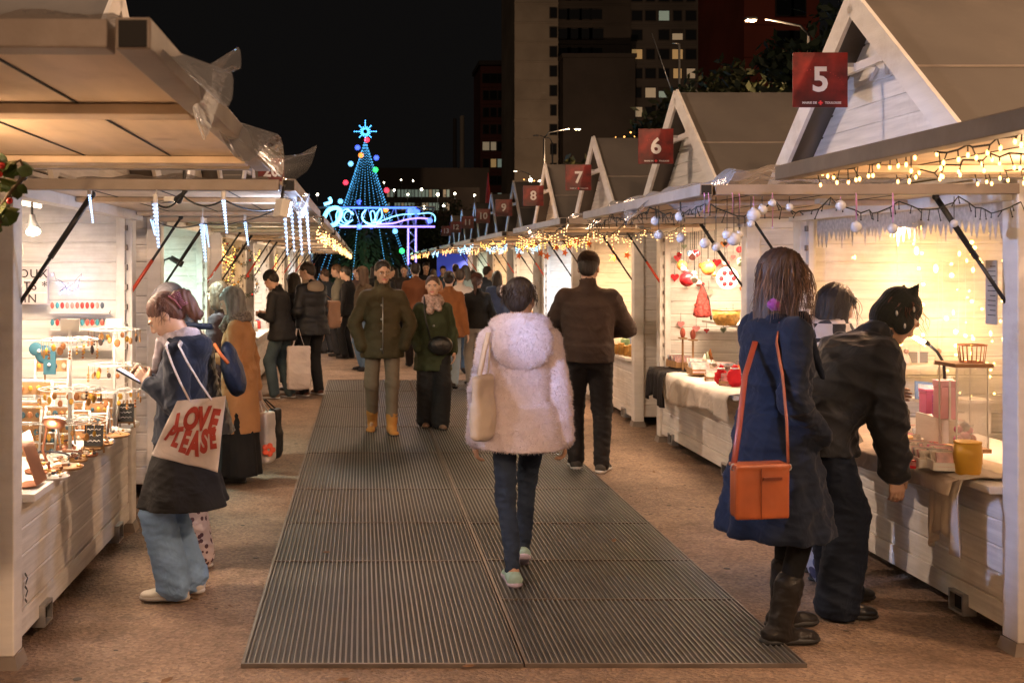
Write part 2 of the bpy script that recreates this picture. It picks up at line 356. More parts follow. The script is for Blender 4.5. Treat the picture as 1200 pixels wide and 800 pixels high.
W = 2.5; AWN_Z = 2.005; CT = .71
def make_stall(xf, y0, s, label, awn_u=1.4, v0a=.02, v1a=2.42, az=None):
    """wooden market chalet; facade at X = xf, interior on side s (+1 right, -1 left)"""
    t = thing('market_stall', label, 'market stall', (xf, y0, 0), group='white wooden market stalls in two rows')
    X = lambda u: xf + s*u; Y = lambda v: y0 + v
    P = lambda u, v, z: (X(u), Y(v), z)
    bx = lambda m, a, b, mi=0: m.box(P(*a), P(*b), mi)
    D = 2.0
    for (a, b) in ((.02, .06), (W-.06, W-.02)):
        m = MB(); siding_u(m, X, Y, .07, D, a, b, .10, 2.09); m.build('side_wall', M_['paint_h'], t)
    m = MB(); siding_u(m, X, Y, D-.02, D+.02, .06, W-.06, .10, 2.09, axis='v'); m.build('back_wall', M_['paint_h'], t)
    m = MB(); bx(m, (.0, .06, .10), (D-.02, W-.06, .13)); m.build('floor_board', M_['trim'], t)
    m = MB(); bx(m, (-.02, .06, 2.10), (D, W-.06, 2.12)); m.build('ceiling', M_['paint'], t)
    m = MB(); siding_u(m, X, Y, -.01, .025, .13, W-.13, .19, CT-.045, axis='v'); bx(m, (-.018, .13, .085), (.02, W-.13, .188))
    for v in (.60, 1.72):   # recesses for the forklift sockets
        pass
    m.build('front_panel', M_['paint_h'], t)
    for v in (.42, W-.55):
        m = MB()
        for (a, b) in (((-.045, v, .04), (.02, v+.012, .14)), ((-.045, v+.118, .04), (.02, v+.13, .14)), ((-.045, v+.012, .128), (.02, v+.118, .14)), ((-.045, v+.012, .04), (.02, v+.118, .052))): bx(m, a, b, 0)
        bx(m, (-.02, v+.012, .052), (.018, v+.118, .128), 1)  # dark inset paints the shade inside the socket
        m.build('fork_socket', [M_['steel'], M_['dark']], t)
    m = MB(); bx(m, (-.085, .13, CT-.035), (.72, W-.13, CT)); m.build('counter', M_['paint'], t, bevel=.004)
    for a in (0., W-.12):
        m = MB(); bx(m, (-.035, a, .055), (.07, a+.12, 2.115)); p = m.build('post', M_['paint'], t, bevel=.006)
        m = MB(); m.hexa([P(-.055,a-.01,0),P(.09,a-.01,0),P(.09,a+.13,0),P(-.055,a+.13,0),P(-.04,a,.055),P(.075,a,.055),P(.075,a+.12,.055),P(-.04,a+.12,.055)])
        m.build('foot', M_['trim'], p)
    # notched side shutter strips inside the opening
    for a in (.121, W-.161):
        m = MB(); bx(m, (.005, a, CT+.005), (.035, a+.04, 2.03))
        z = CT+.08
        while z < 2.0:
            bx(m, (-.008, a+.003, z), (.0045, a+.037, z+.035), 1); z += .125
        m.build('hinge_strip', [M_['paint'], M_['trim']], t)
    m = MB(); bx(m, (-.01, .121, 1.995), (.06, W-.121, 2.09)); m.build('lintel', M_['paint'], t, bevel=.004)
    # awning: a shutter hinged at the lintel and propped open
    aw = MB(); zo = az or AWN_Z; zi = zo+.005
    aw.hexa([P(-awn_u,v0a,zo+.022),P(-.04,v0a,zi+.022),P(-.04,v1a,zi+.022),P(-awn_u,v1a,zo+.022),P(-awn_u,v0a,zo+.036),P(-.04,v0a,zi+.036),P(-.04,v1a,zi+.036),P(-awn_u,v1a,zo+.036)])
    ap = aw.build('awning', M_['awn'], t)
    def bar(name, a, b, w=.055, h=.07, mt='trim'):
        m = MB(); m.beam(P(*a), P(*b), w, h); return m.build(name, M_[mt], ap, bevel=.003)
    bar('edge_rail', (-awn_u, v0a-.06, zo+.017), (-awn_u, v1a+.06, zo+.017), .055, .050)
    bar('side_rail', (-awn_u+.04, v0a-.03, zo+.017), (-.05, v0a-.03, zi+.017), .06, .045)
    bar('side_rail', (-awn_u+.04, v1a+.03, zo+.017), (-.05, v1a+.03, zi+.017), .06, .045)
    bar('side_rail', (-.07, v0a+.003, zi+.0), (-.07, v1a-.003, zi+.0), .05, .06, 'paint')
    for fr in (.36, .93):
        v = v0a + (v1a-v0a)*fr
        bar('batten', (-awn_u+.036, v, zo+.008), (-.10, v, zi+.008), .10, .024, 'awn')
    m = MB()   # board joints seen from below
    for k in range(1, 4):
        u = -awn_u + awn_u*k/4; zz = zo + (zi-zo)*k/4
        m = MB(); bx(m, (u-.003, v0a+.01, zz+.0195), (u+.003, v1a-.01, zz+.0235)); m.build('board_joint', M_['dark'], ap)
    # dark plate painting the shade inside the hollow edge rail end
    m = MB(); bx(m, (-awn_u-.022, v0a-.0625, zo-.004), (-awn_u+.022, v0a-.058, zo+.037)); m.build('rail_end', M_['dark'], ap)
    m = MB(); bx(m, (-awn_u*.55, .3, zo-.022), (-awn_u*.55+.05, .36, zo+.0)); m.tube([P(-awn_u*.55+.02,.33,zo-.02),P(-awn_u*.55+.11,.33,zo-.028)], .009, 6); m.build('catch', M_['steel'], ap)
    for v in (.10, W-.10):
        m = MB(); a = Vector(P(.0, v, 1.49)); b = Vector(P(-.34, v, 2.0)); c = a.lerp(b, .47)
        m.tube([a, c], .009 if v < 1 else .012, 8, 1 if v > 1 else 0); m.tube([c, b], .013 if v < 1 else .009, 8, 0)
        m.ball(a, .016, 8); m.ball(b, .016, 8)
        m.build('gas_strut', [M_['black'], M_['red_strut']], t)
    # steep roof, ridge square to the aisle
    zr, ze, vm = 3.14, 2.09, W/2; uf = -.19
    for e in (-.05, W+.05):
        m = MB(); th = .03
        m.hexa([P(uf,e,ze),P(D+.1,e,ze),P(D+.1,vm,zr),P(uf,vm,zr),P(uf,e,ze+th),P(D+.1,e,ze+th),P(D+.1,vm,zr+th),P(uf,vm,zr+th)])
        k = .52; ym = e+(vm-e)*k; zm = ze+(zr-ze)*k+th+.003; dy = .006 if e < vm else -.006
        m.hexa([P(uf+.02,ym,zm),P(D+.08,ym,zm),P(D+.08,ym+dy*2,zm+.008),P(uf+.02,ym+dy*2,zm+.008),P(uf+.02,ym,zm+.006),P(D+.08,ym,zm+.006),P(D+.08,ym+dy*2,zm+.014),P(uf+.02,ym+dy*2,zm+.014)], 1)
        m.build('roof_panel', [M_['roof'], M_['trim']], t)
        m = MB(); m.beam(P(uf-.012, e, ze-.005), P(uf-.012, vm, zr+.0), .022, .13, up=(0,0,1)); m.build('bargeboard', M_['paint'], t)
    g = MB()  # gable planks
    n = 8; z = 2.13
    while z < 3.08:
        z2 = min(z+.115, 3.105); hw = lambda q: max(.004, (zr-.01-q)/(zr-ze)*(vm+.05)-.02)
        for (za, zb, uo) in ((z, z+.012, .0), (z+.012, z2, -.008)):
            g.hexa([P(uo-.03,vm-hw(za),za),P(.0,vm-hw(za),za),P(.0,vm+hw(za),za),P(uo-.03,vm+hw(za),za),P(uo-.03,vm-hw(zb),zb),P(.0,vm-hw(zb),zb),P(.0,vm+hw(zb),zb),P(uo-.03,vm+hw(zb),zb)])
        z = z2
    g.build('gable', M_['paint_h'], t)
    m = MB(); hw = (zr-2.80)/(zr-ze)*(vm+.05); m.beam(P(uf+.02, vm-hw+.03, 2.78), P(uf+.02, vm+hw-.03, 2.78), .03, .045); m.build('tie_beam', M_['paint'], t)
    return t

SX, LX = 2.88, -1.5
RY = [4.78+3.38*k for k in range(-1, 9)]      # stalls 4 .. 13
LY = [4.62+3.38*k for k in range(-1, 8)]
NW = {5:'five',6:'six',7:'seven',8:'eight',9:'nine',10:'ten',11:'eleven',12:'twelve',13:'thirteen',20:'twenty'}
r_names = ['whose awning hangs over the top right corner, nearest on the right', 'with blue lit gable behind sign number five', 'behind sign number six, with baubles hung from its awning', 'behind sign number seven, beside the man in the brown jacket', 'behind sign number eight', 'behind sign number nine', 'behind sign number ten', 'behind sign number eleven', 'behind sign number twelve', 'behind sign number thirteen, last of the right row']
l_names = ['whose big plywood awning fills the top left corner', 'selling earrings, with icicle lights on its awning', 'behind the woman with the tote bag, pale green inside', 'full of dark wreaths and warm lights', 'behind the two men in black jackets', 'fifth beyond the tall icicles on the left', 'sixth of the left row, small and far', 'seventh of the left row, near the truss', 'last of the left row, under the lit tree']
protoR = make_stall(SX, RY[1], 1, 'white market stall ' + r_names[1])
STALL_R = []; STALL_L = []
for i, y in enumerate(RY):
    o = protoR if i == 1 else copy_tree(protoR); o.location = (SX, y, 0); o['label'] = 'white market stall ' + r_names[i]; STALL_R.append(o)
protoL = make_stall(LX, LY[1], -1, 'white market stall ' + l_names[1], awn_u=1.2, v0a=-.1, v1a=2.42)
for i, y in enumerate(LY):
    if i == 0: o = make_stall(LX, LY[0]+.12, -1, 'x', awn_u=1.145, v0a=.40, v1a=2.50, az=2.04)
    else: o = protoL if i == 1 else copy_tree(protoL); o.location = (LX, y, 0)
    o['label'] = 'white market stall ' + l_names[i]; STALL_L.append(o)

# number signs
def sign_mat():
    m, nt, b = _nodes('red_sign_print'); N = nt.nodes; L = nt.links
    tc = N.new('ShaderNodeTexCoord'); co = tc.outputs['Object']
    n = N.new('ShaderNodeTexNoise'); n.inputs['Scale'].default_value = 9; n.inputs['Detail'].default_value = 8; L.new(co, n.inputs[0])
    gr = N.new('ShaderNodeTexGradient'); gr.gradient_type = 'SPHERICAL'
    mp = N.new('ShaderNodeMapping'); mp.inputs['Scale'].default_value = (6,6,5); mp.inputs['Location'].default_value = (0,0,.1); L.new(co, mp.inputs[0]); L.new(mp.outputs[0], gr.inputs[0])
    r = N.new('ShaderNodeValToRGB'); e = r.color_ramp.elements; e[0].position = .35; e[0].color = (.065,.004,.005,1); e[1].position = .72; e[1].color = (.32,.022,.016,1); L.new(n.outputs[0], r.inputs[0])
    mx = N.new('ShaderNodeMix'); mx.data_type = 'RGBA'; L.new(gr.outputs['Fac'], mx.inputs[0]); L.new(r.outputs[0], mx.inputs[6]); mx.inputs[7].default_value = (.03,.006,.008,1)
    L.new(mx.outputs[2], b.inputs['Base Color']); b.inputs['Roughness'].default_value = .35
    return m
m_sign = sign_mat(); m_signw = mat('sign_white_print', (.75,.72,.72), .4, var=0); m_logo = mat('sign_red_print', (.75,.05,.06), .4, var=0)
def number_sign(num, X, Y, Z, sz=.30, bracket=1):
    t = thing('number_sign', f'dark red sign with white number {NW[num]} ({num}) on ' + {5:'the nearest gable, largest sign',6:'the second gable of the right row',7:'the third gable of the right row',8:'the fourth gable of the right row',9:'the fifth gable of the right row',10:'the sixth gable of the right row',11:'the seventh gable of the right row',12:'the last gable but one, right row',13:'the very last gable, smallest sign',20:'the left row, behind the big awning'}[num], 'number sign', (X, Y, Z-sz/2), group='red numbered stall signs')
    MB().box((X-sz/2, Y-.006, Z-sz/2), (X+sz/2, Y+.006, Z+sz/2)).build('panel', m_sign, t, bevel=.002)
    m = MB(); m.box((X-.01, Y+.0065, Z+sz*.25), (X+bracket*(sz/2+.22), Y+.02, Z+sz*.25+.02)); m.build('bracket', M_['steel'], t)
    Rm = Matrix.Translation((X, Y-.0065, Z-.004)) @ Matrix.Rotation(R(90), 4, 'X')
    text_mesh(str(num), sz*.62, m_signw, t, Rm, .002, bold=sz*.016, name='number', spacing=1.0)
    if Y < 14:
        z = Z - sz*.42
        text_mesh('MAIRIE DE', sz*.058, m_signw, t, Matrix.Translation((X-sz*.20, Y-.0065, z)) @ Matrix.Rotation(R(90), 4, 'X'), .001, bold=sz*.001, name='lettering')
        text_mesh('TOULOUSE', sz*.058, m_signw, t, Matrix.Translation((X+sz*.23, Y-.0065, z)) @ Matrix.Rotation(R(90), 4, 'X'), .001, bold=sz*.001, name='lettering')
        m = MB(); m.box((X-.004, Y-.009, z-.012), (X+.004, Y-.0065, z+.012)); m.box((X-.012, Y-.0085, z-.004), (X-.0045, Y-.0065, z+.004)); m.box((X+.0045, Y-.0085, z-.004), (X+.012, Y-.0065, z+.004)); m.build('emblem', m_logo, t)
        # glitter arc and stars of the print
        m = MB()
        for k in range(14):
            a = R(105 - k*6.5); m.octa((X-.03+math.cos(a)*sz*.55, Y-.0068, Z-.07+math.sin(a)*sz*.42), .0028-.0001*k)
        m.build('glitter_arc', m_logo, t)
for i, n in enumerate(range(5, 14)):
    number_sign(n, 2.505, RY[i+1]+1.25, 2.71)
number_sign(20, -1.05, 12.63, 2.77, .30, -1)
# ================================================================ far background
def facade_mat(name, c1, c2, rough=.8): return mat(name, c1, rough, var=.25, vscale=.15, dirt=(c2, .08, .6))
m_conc = facade_mat('tower_concrete', (.36,.29,.22), (.22,.18,.14)); m_dconc = facade_mat('tower_dark_cladding', (.06,.045,.035), (.04,.03,.025))
m_brick = facade_mat('red_brick_tower', (.13,.035,.025), (.07,.025,.02)); m_glass = mat('dark_window', (.02,.022,.025), .15, var=0)
m_lit = [emit_mat('lit_window_a', (1,.62,.25), .14), emit_mat('lit_window_b', (1,.78,.5), .10), emit_mat('lit_window_c', (.7,.9,.75), .09)]
rnd = random.Random(3)
def tower(name, label, x0, x1, y0, y1, h, wall, cols, floors, fh, lit=.1, colx=(0,1), mode='band', w=1.5):
    t = thing(name, label, 'building', ((x0+x1)/2, y0, 0))
    m = MB(); m.box((x0, y0, 0), (x1, y1, h)); 
    for k in range(1, floors): m.box((x0-.05, y0-.08, k*fh-.12), (x1+.05, y0+.02, k*fh+.12))
    m.build('wall', wall, t)
    m = MB(); m.box((x0-.3, y0-.3, h+.003), (x1+.3, y1+.3, h+.8)); m.build('roof', m_dconc, t)
    cx0 = x0 + (x1-x0)*colx[0]; cx1 = x0 + (x1-x0)*colx[1]; 
    wins = []
    for k in range(floors):
        for c in range(cols):
            cx = cx0 + (cx1-cx0)*(c+.5)/cols; wins.append((cx, k*fh+fh*.5))
    rnd.shuffle(wins); wins = sorted(wins[:96], key=lambda q: q[1])
    for (cx, cz) in wins:
        ww = w*rnd.choice((.8,1,1)); li = rnd.random() < lit
        m = MB(); m.box((cx-ww/2-.12, y0-.16, cz-.85), (cx+ww/2+.12, y0-.085, cz+.85)); f = m.build('window', m_dconc, t)
        m = MB(); m.box((cx-ww/2, y0-.19, cz-.75), (cx+ww/2, y0-.165, cz+.75*(rnd.choice((1,1,.3)) if li else 1))); m.build('pane', rnd.choice(m_lit) if li else m_glass, f)
    return t
# concrete tower: blank lit side slab, dark glazed slab, windowed wing
Y = 170; k = Y/F
X_ = lambda px: (px-425)*k
tower('tower_block', 'tall pale concrete tower with blank side wall rising out of frame', X_(603), X_(654), Y, Y+16, 62, m_conc, 1, 20, 3.0, .0, (.80, .98), w=1.0)
tower('tower_block', 'dark unlit tower slab between the pale concrete tower and the windowed wing', X_(655), X_(741), Y+1, Y+16, 62, facade_mat('brown_slab', (.07,.052,.04), (.05,.04,.03)), 4, 20, 3.0, .03, (.0, .6), w=2.2)
m = MB(); m.box((X_(655), Y-3.5, 0), (X_(738), Y-.2, 33)); m.box((X_(655)-.2, Y-3.7, 33.003), (X_(738)+.2, Y-.1, 33.6)); m.build('annex_building', m_dconc, label='windowless black block standing in front of the dark tower slab', cat='building')
tower('tower_block', 'wing of the tower with several lit yellow windows', X_(742), X_(826), Y+2, Y+16, 62, facade_mat('grey_wing', (.10,.08,.065), (.07,.05,.04)), 5, 20, 3.0, .26, (.0, .95), w=1.6)
tower('tower_block', 'slim red brown tower left of the pale concrete tower', X_(563)*1.18, X_(602)*1.18, Y*1.18, Y*1.18+12, 38, m_brick, 4, 12, 3.1, .22, (.05, .95), w=1.2)
tower('tower_block', 'red brick apartment tower behind the street lamp, upper right', X_(872)*.6, X_(960)*.6, Y*.6, Y*.6+14, 34, facade_mat('lit_brick', (.34,.07,.04), (.2,.05,.03)), 2, 11, 3.0, .0, (.45, .8), w=1.6)  # street lamp light on this tower is put into its brick colour
# long low glazed building, and a dark block with scattered lights
t = thing('low_building', 'long low glazed hall with greenish lights beyond the Christmas tree', 'building', (8, 150, 0))
yy = 150; kk = yy/F
m = MB(); m.box(((430-425)*kk, yy, 0), ((562-425)*kk, yy+10, 12.2)); m.build('wall', m_dconc, t)
for r_ in range(2):
    for c in range(18):
        x = (455-425)*kk + c*(70*kk)/17; z = 9.6 + r_*1.8
        m = MB(); m.box((x-.18, yy-.1, z-.5), (x+.18, yy-.02, z+.5)); m.build('window', rnd.choice([m_lit[2], m_lit[2], m_lit[1], m_glass]), t)
m = MB(); m.box(((425)*kk-50-.0, yy+30, 0), ((562-425)*kk*1.3, yy+40, 17.5)); m.build('apartment_block', m_dconc, label='black apartment block behind the low glazed hall', cat='building')
# chimneys
for (px, top, w, lab, mt) in ((541.5, 137, 5.5, 'tall pale factory chimney left of the towers', m_conc), (533, 140, 4.5, 'tall dark chimney just left of the pale one', m_dconc)):
    Yc = 230; kc = Yc/F; m = MB(); x = (px-425)*kc; r_ = w*kc/2
    m.lathe((x, Yc, 0), [(r_*1.1, 0), (r_, 20), (r_*.96, 1.7+(310-top)*kc), (r_*.8, 1.7+(310-top)*kc+.2)], 20); m.build('chimney', mt, label=lab, cat='chimney')

# trees behind the right-hand stalls
m_bark = mat('bark', (.10,.075,.05), .9, var=.3, vscale=9, bump=.5, bscale=20)
def leaf_mat(n, c): return mat(n, c, .65, var=.45, vscale=1.3)
m_leafs = [leaf_mat('dark_leaves', (.055,.065,.025)), leaf_mat('mid_leaves', (.09,.095,.035)), leaf_mat('pine_leaves', (.035,.055,.03))]
def leaf_cloud(mb, centers, n, size, seed):
    r = random.Random(seed)
    for _ in range(n):
        c, rad = r.choice(centers)
        d = Vector((r.gauss(0,1), r.gauss(0,1), r.gauss(0,.9))); d = d.normalized()*rad*(r.random()**.45)*(1+.25*math.sin(5*d.x+3*d.z))
        p = Vector(c)+d; a = Vector((r.gauss(0,1), r.gauss(0,1), r.gauss(0,1))).normalized()*size*r.uniform(.6,1.3); b = a.orthogonal().normalized()*size*.45
        b = Matrix.Rotation(r.uniform(0,6.28), 3, a.normalized()) @ b
        mb.add([p-a, p+b, p+a, p-b], [(0,1,2,3)])
def tree(label, x, y, h, rad, seed, mt, n=2600, leaf=.16, group='trees behind the right row of stalls'):
    t = thing('tree', label, 'tree', (x, y, 0), group=group); r = random.Random(seed)
    m = MB(); pts = [Vector((x, y, 0))]; 
    for q in range(1, 6): pts.append(Vector((x+r.uniform(-.25,.25)*q*.4, y+r.uniform(-.2,.2)*q*.4, h*.75*q/5)))
    m.tube(pts, [.20*h/8, .17*h/8, .14*h/8, .10*h/8, .06*h/8, .03*h/8], 8)
    cs = []
    for q in range(15):
        b = pts[2].lerp(pts[5], r.random()); a = r.uniform(0, 6.28); L = rad*r.uniform(.35, .95)
        e = b + Vector((math.cos(a)*L, math.sin(a)*L, r.uniform(.2,1.3)*rad*.6)); mid = b.lerp(e, .5)+Vector((0,0,.15))
        m.tube([b, mid, e], [.06*h/8, .04*h/8, .015], 5); cs.append((e, rad*r.uniform(.22,.45)))
    cs.append((pts[5]+Vector((0,0,h*.1)), rad*.35))
    m.build('trunk', m_bark, t)
    m = MB(); leaf_cloud(m, cs, n, leaf, seed); m.build('crown', mt, t, normals=False)
for i, (px, ytop, Y, rad, mt, lab) in enumerate([
    (672, 172, 34, 1.7, 1, 'small leafy tree with pale lit leaves beside the gable of sign 7'),
    (845, 52, 30, 2.3, 0, 'tall dark tree directly above the gable of sign 6'),
    (895, 82, 27, 2.0, 0, 'dark bushy tree below the street lamp, left of sign 5'),
    (800, 100, 38, 2.0, 2, 'dark tree behind the bare pole, above the gable of sign 6'),
    (985, 8, 22, 2.2, 2, 'dark tree whose crown shows just left of the top gable'),
    (1120, -30, 20, 2.4, 0, 'dark tree above the roof at the top right corner'),
    (925, 100, 33, 2.2, 1, 'brownish tree behind the number 5 sign'),
    (752, 158, 44, 1.8, 2, 'tree hung with orange lights left of the gable of sign 6'),
    (637, 212, 60, 1.9, 0, 'small round tree wrapped in orange lights above sign 8'),
    (560, 262, 75, 3.0, 2, 'black tree below the chimneys at the end of the right row'),
    (480, 270, 80, 3.4, 2, 'black tree behind the truss column'),
    (520, 262, 85, 3.4, 0, 'black tree between truss column and chimneys'),
    ]):
    p = at(px, ytop, Y); tree(lab, p.x, Y, p.z*.97, rad, 20+i, m_leafs[mt])
    if 'orange lights' in lab:
        m = MB(); r = random.Random(i)
        h = p.z
        for _ in range(110):
            a = r.uniform(0, 6.28); q = r.random(); m.octa((p.x+math.cos(a)*rad*q*.8, Y+math.sin(a)*rad*q*.8, h*r.uniform(.55,1.02)), .045)
        m.build('light_chain', emit_mat('amber_bulb', (1,.42,.1), 3.0), label='chain of tiny amber bulbs wound through the '+('small round tree above sign 8' if px < 700 else 'tree left of the gable of sign 6'), cat='string lights', kind='stuff')

# street lamps that show in the picture
def street_lamp(label, x, y, z, arm, on=True, hw=.19):
    t = thing('street_lamp', label, 'street lamp', (x+arm, y, 0))
    m = MB(); m.tube([(x+arm, y, 0), (x+arm, y, z*.5), (x+arm, y, z-.5)], [.09, .075, .05], 10); m.tube([(x+arm, y, z-.5), (x+arm*.85, y, z-.15), (x+arm*.25, y, z+.06)], [.045, .04, .03], 8); m.build('pole', M_['steel'], t)
    m = MB(); m.obox((x, y, z+.07), (hw*2.0, .22, .10)); m.build('lamp_head', M_['steel'], t, bevel=.03)
    m = MB(); m.obox((x, y, z+.008), (hw*1.5, .16, .02)); m.build('lens', emit_mat('street_lens', (1,.82,.55), 6) if on else M_['white'], t)
    return t
for (px, py, Y, arm, lab) in ((880, 25, 36, 1.9, 'street lamp shining in front of the red brick tower, upper right'), (677, 152, 62, -1.9, 'street lamp shining above the small tree by sign 7'), (628, 160, 80, 1.2, 'unlit double armed street lamp in front of the pale tower'), (604, 201, 95, 1.3, 'small lit street lamp at the foot of the slim red tower')):
    p = at(px, py, Y); street_lamp(lab, p.x, Y, p.z, arm, 'unlit' not in lab)
    if 'unlit' not in lab and Y < 70: add_light('point', (p.x, Y, p.z-.12), None, 330 if Y < 40 else 250, (1,.62,.34), .12, name='street_light')
p = at(796, 52, 40); m = MB(); m.tube([(p.x, 40, 0), (p.x, 40, p.z)], [.06, .04], 8); m.tube([(p.x, 40, p.z), (p.x-.25, 40, p.z+.05)], .03, 6); m.tube([(p.x,40,p.z-2.5), (p.x-1.0,40,p.z+.4)], .015, 6); m.build('light_pole', M_['steel'], label='thin bare metal pole rising behind the gable of sign 6', cat='pole')
# distant points of light: far street lamps, each its own small globe on a post
for i, (px, py, Y, s) in enumerate([(462,223,120,.22),(478,228,120,.2),(494,222,120,.25),(513,228,120,.3),(533,227,120,.22),(556,229,120,.2),(372,228,120,.25),(497,243,100,.3),(520,241,100,.22),(470,211,140,.16),(484,212,140,.16),(596,233,95,.3),(622,211,95,.3),(633,213,95,.3),(450,214,140,.16)]):
    p = at(px, py, Y); t = thing('far_lamp', 'tiny far street light in the dark distance over the market', 'street lamp', (p.x, Y, 0), group='far street lights seen as points')
    m = MB(); m.tube([(p.x, Y, 0), (p.x, Y, p.z-s*.5)], [.06, .04], 6); m.build('post', M_['black'], t)
    m = MB(); m.ball(p, s*.5, 8); m.build('globe', M_['lamp_white'], t)

# Christmas tree of light strings
TY = 46; ttop = at(428, 166, TY); tb = 0.3; tr = 2.3; tx = ttop.x
t = thing('christmas_tree', 'tall cone shaped Christmas tree hung with blue white light strings, star on top', 'Christmas tree', (tx, TY, 0))
m = MB(); m.tube([(tx, TY, 0), (tx, TY, ttop.z)], [.14, .05], 10); m.build('trunk', m_bark, t)
r = random.Random(5); m = MB()
for _ in range(5200):
    q = r.random()**.6; z = ttop.z*(1-q)+.5*q; rad = tr*q*r.uniform(.55,.93); a = r.uniform(0, 6.28); c = Vector((tx+math.cos(a)*rad, TY+math.sin(a)*rad, z))
    o = Vector((math.cos(a), math.sin(a), -.5)).normalized()*.16; s_ = Vector((-math.sin(a), math.cos(a), 0))*.05
    m.add([c-o, c+s_, c+o, c-s_], [(0,1,2,3)])
m.build('crown', m_leafs[2], t, normals=False)
NS = 26; m_tled = emit_mat('tree_led', (.08,.38,.75), 2.6)
for k_ in range(NS):
    a = 2*PI*k_/NS+.1; m = MB(); n = 60
    for j in range(n+1 if k_ % 3 == 0 else int(n*.50)):
        q = min(1, (j+.62*(k_*7 % 5)/5)/n)**.95; z = ttop.z*(1-q)+.3*q; rad = (tr*(.9*q+.1*q*q)+.03)
        p = (tx+math.cos(a)*rad, TY+math.sin(a)*rad, z); m.octa(p, .017, 0)
    m.build('light_string', m_tled, t)['kind'] = 'stuff'
star = MB(); sc_ = Vector((tx, TY, ttop.z+.42))
for j in range(16):
    a = 2*PI*j/16; L = .46 if j % 4 == 0 else (.34 if j % 2 == 0 else .2); d = Vector((math.cos(a), 0, math.sin(a)))
    star.tube([sc_+d*.1, sc_+d*L], [.016,.008], 5)
    for q in (.55,.8,1): star.octa(sc_+d*L*q, .03)
star.build('star', emit_mat('star_blue', (.08,.42,1), 3), t)
ballc = {'red':(1,.05,.1), 'blue':(.08,.15,1), 'green':(.05,1,.2), 'orange':(1,.3,.05), 'ice':(.2,.55,1)}
for (px, py, c) in [(430,164,'red'),(423,182,'orange'),(441,185,'blue'),(419,173,'blue'),(411,192,'ice'),(440,199,'green'),(405,214,'red'),(453,223,'red'),(421,237,'blue'),(434,266,'blue'),(463,271,'ice'),(471,294,'green'),(399,236,'ice'),(452,246,'orange')]:
    q = at(px, py, TY-.7); m = MB()
    for j in range(10):
        a = 2*PI*j/10
        for L in (.055,.095): m.octa(q+Vector((math.cos(a)*L, 0, math.sin(a)*L)), .028)
        m.tube([q, q+Vector((math.cos(a)*.10, 0, math.sin(a)*.10))], .008, 4)
    m.ball(q, .04, 8)
    m.build('light_ball', emit_mat('ball_'+c, ballc[c], 1.6), t)

# lit truss arch with swirling light tubes
AY = 38; ka = AY/F
t = thing('truss_arch', 'metal truss gateway lit blue with swirling white light tubes, before the Christmas tree', 'truss arch', (at(440,310,AY).x, AY, 0))
def pz(py): return 1.7-(py-310)*ka
def pxx(px): return (px-425)*ka
m = MB(); za, zb = pz(265), pz(243); x0, x1 = pxx(352), pxx(509)
for yy_ in (AY-.2, AY+.2):
    for z in (za, zb): m.tube([(x0,yy_,z),(x1,yy_,z)], .035, 6)
    n = 20
    for j in range(n):
        xa = x0+(x1-x0)*j/n; xb = x0+(x1-x0)*(j+1)/n; m.tube([(xa,yy_,za if j%2 else zb),(xb,yy_,zb if j%2 else za)], .018, 5)
m.build('beam', M_['steel'], t)
m = MB(); xa, xb = pxx(478), pxx(487)
for yy_ in (AY-.2, AY+.2):
    for x in (xa, xb): m.tube([(x,yy_,0),(x,yy_,zb)], .035, 6)
    for j in range(14): m.tube([(xa if j%2 else xb,yy_,zb*j/14),(xb if j%2 else xa,yy_,zb*(j+1)/14)], .018, 5)
m.build('column', M_['steel'], t)
xl = pxx(356); m = MB()
for yy_ in (AY-.2, AY+.2):
    for x in (xl, xl+.27): m.tube([(x,yy_,0),(x,yy_,zb)], .035, 6)
m.build('column', M_['steel'], t)
m_tube = emit_mat('ice_light_tube', (.20,.62,.95), 2.6); m_tubeb = emit_mat('blue_light_tube', (.05,.12,1), 3); m_tubep = emit_mat('violet_light_tube', (.3,.2,1), 2.5)
yc = AY-.26
def curve(pts, r_=.019, mt=None, name='light_tube'):
    ps = [Vector((pxx(a), yc, pz(b))) for a, b in pts]; q = []
    for i in range(len(ps)-1):
        p0 = ps[max(i-1,0)]; p1 = ps[i]; p2 = ps[i+1]; p3 = ps[min(i+2, len(ps)-1)]
        for s in range(6):
            u = s/6; q.append(.5*((2*p1)+(p2-p0)*u+(2*p0-5*p1+4*p2-p3)*u*u+(3*p1-p0-3*p2+p3)*u**3))
    q.append(ps[-1]); m = MB(); m.tube(q, r_, 6); return m.build(name, mt or m_tube, t)
for c_, s_ in ((403, 1), (406, .8), (409, .62)): curve([(c_+9*math.cos(a)*s_, 254+10*math.sin(a)*s_) for a in np.linspace(.6, 6.0, 12)])
for c_, s_ in ((437, 1), (435, .82)): curve([(c_-13*math.cos(a)*s_, 254+10*math.sin(a)*s_) for a in np.linspace(-.9, 2.4, 8)])
curve([(437,262),(442,250),(446,245),(447,255),(440,262)]); curve([(436,262),(434,250),(438,248),(440,258),(438,262)])
curve([(441,262),(455,256),(470,252),(490,251),(503,250),(509,254),(509,260)]); curve([(441,263),(460,262),(475,258),(490,256),(504,257)], .03, m_tubep)
curve([(398,244),(430,244),(470,244),(487,244)], .035, m_tubeb); curve([(398,266),(430,266),(470,266),(509,266)], .03, m_tubep); curve([(478,310),(478,290),(478,268)], .03, m_tubep); curve([(487,310),(487,290),(487,268)], .03, m_tubep)
curve([(378,262),(384,248),(394,244),(400,250),(394,262),(384,266)], .08, emit_mat('ice_glow_ball', (.15,.6,.9), 3)); curve([(380,240),(388,237),(386,232)], .06, m_tube)
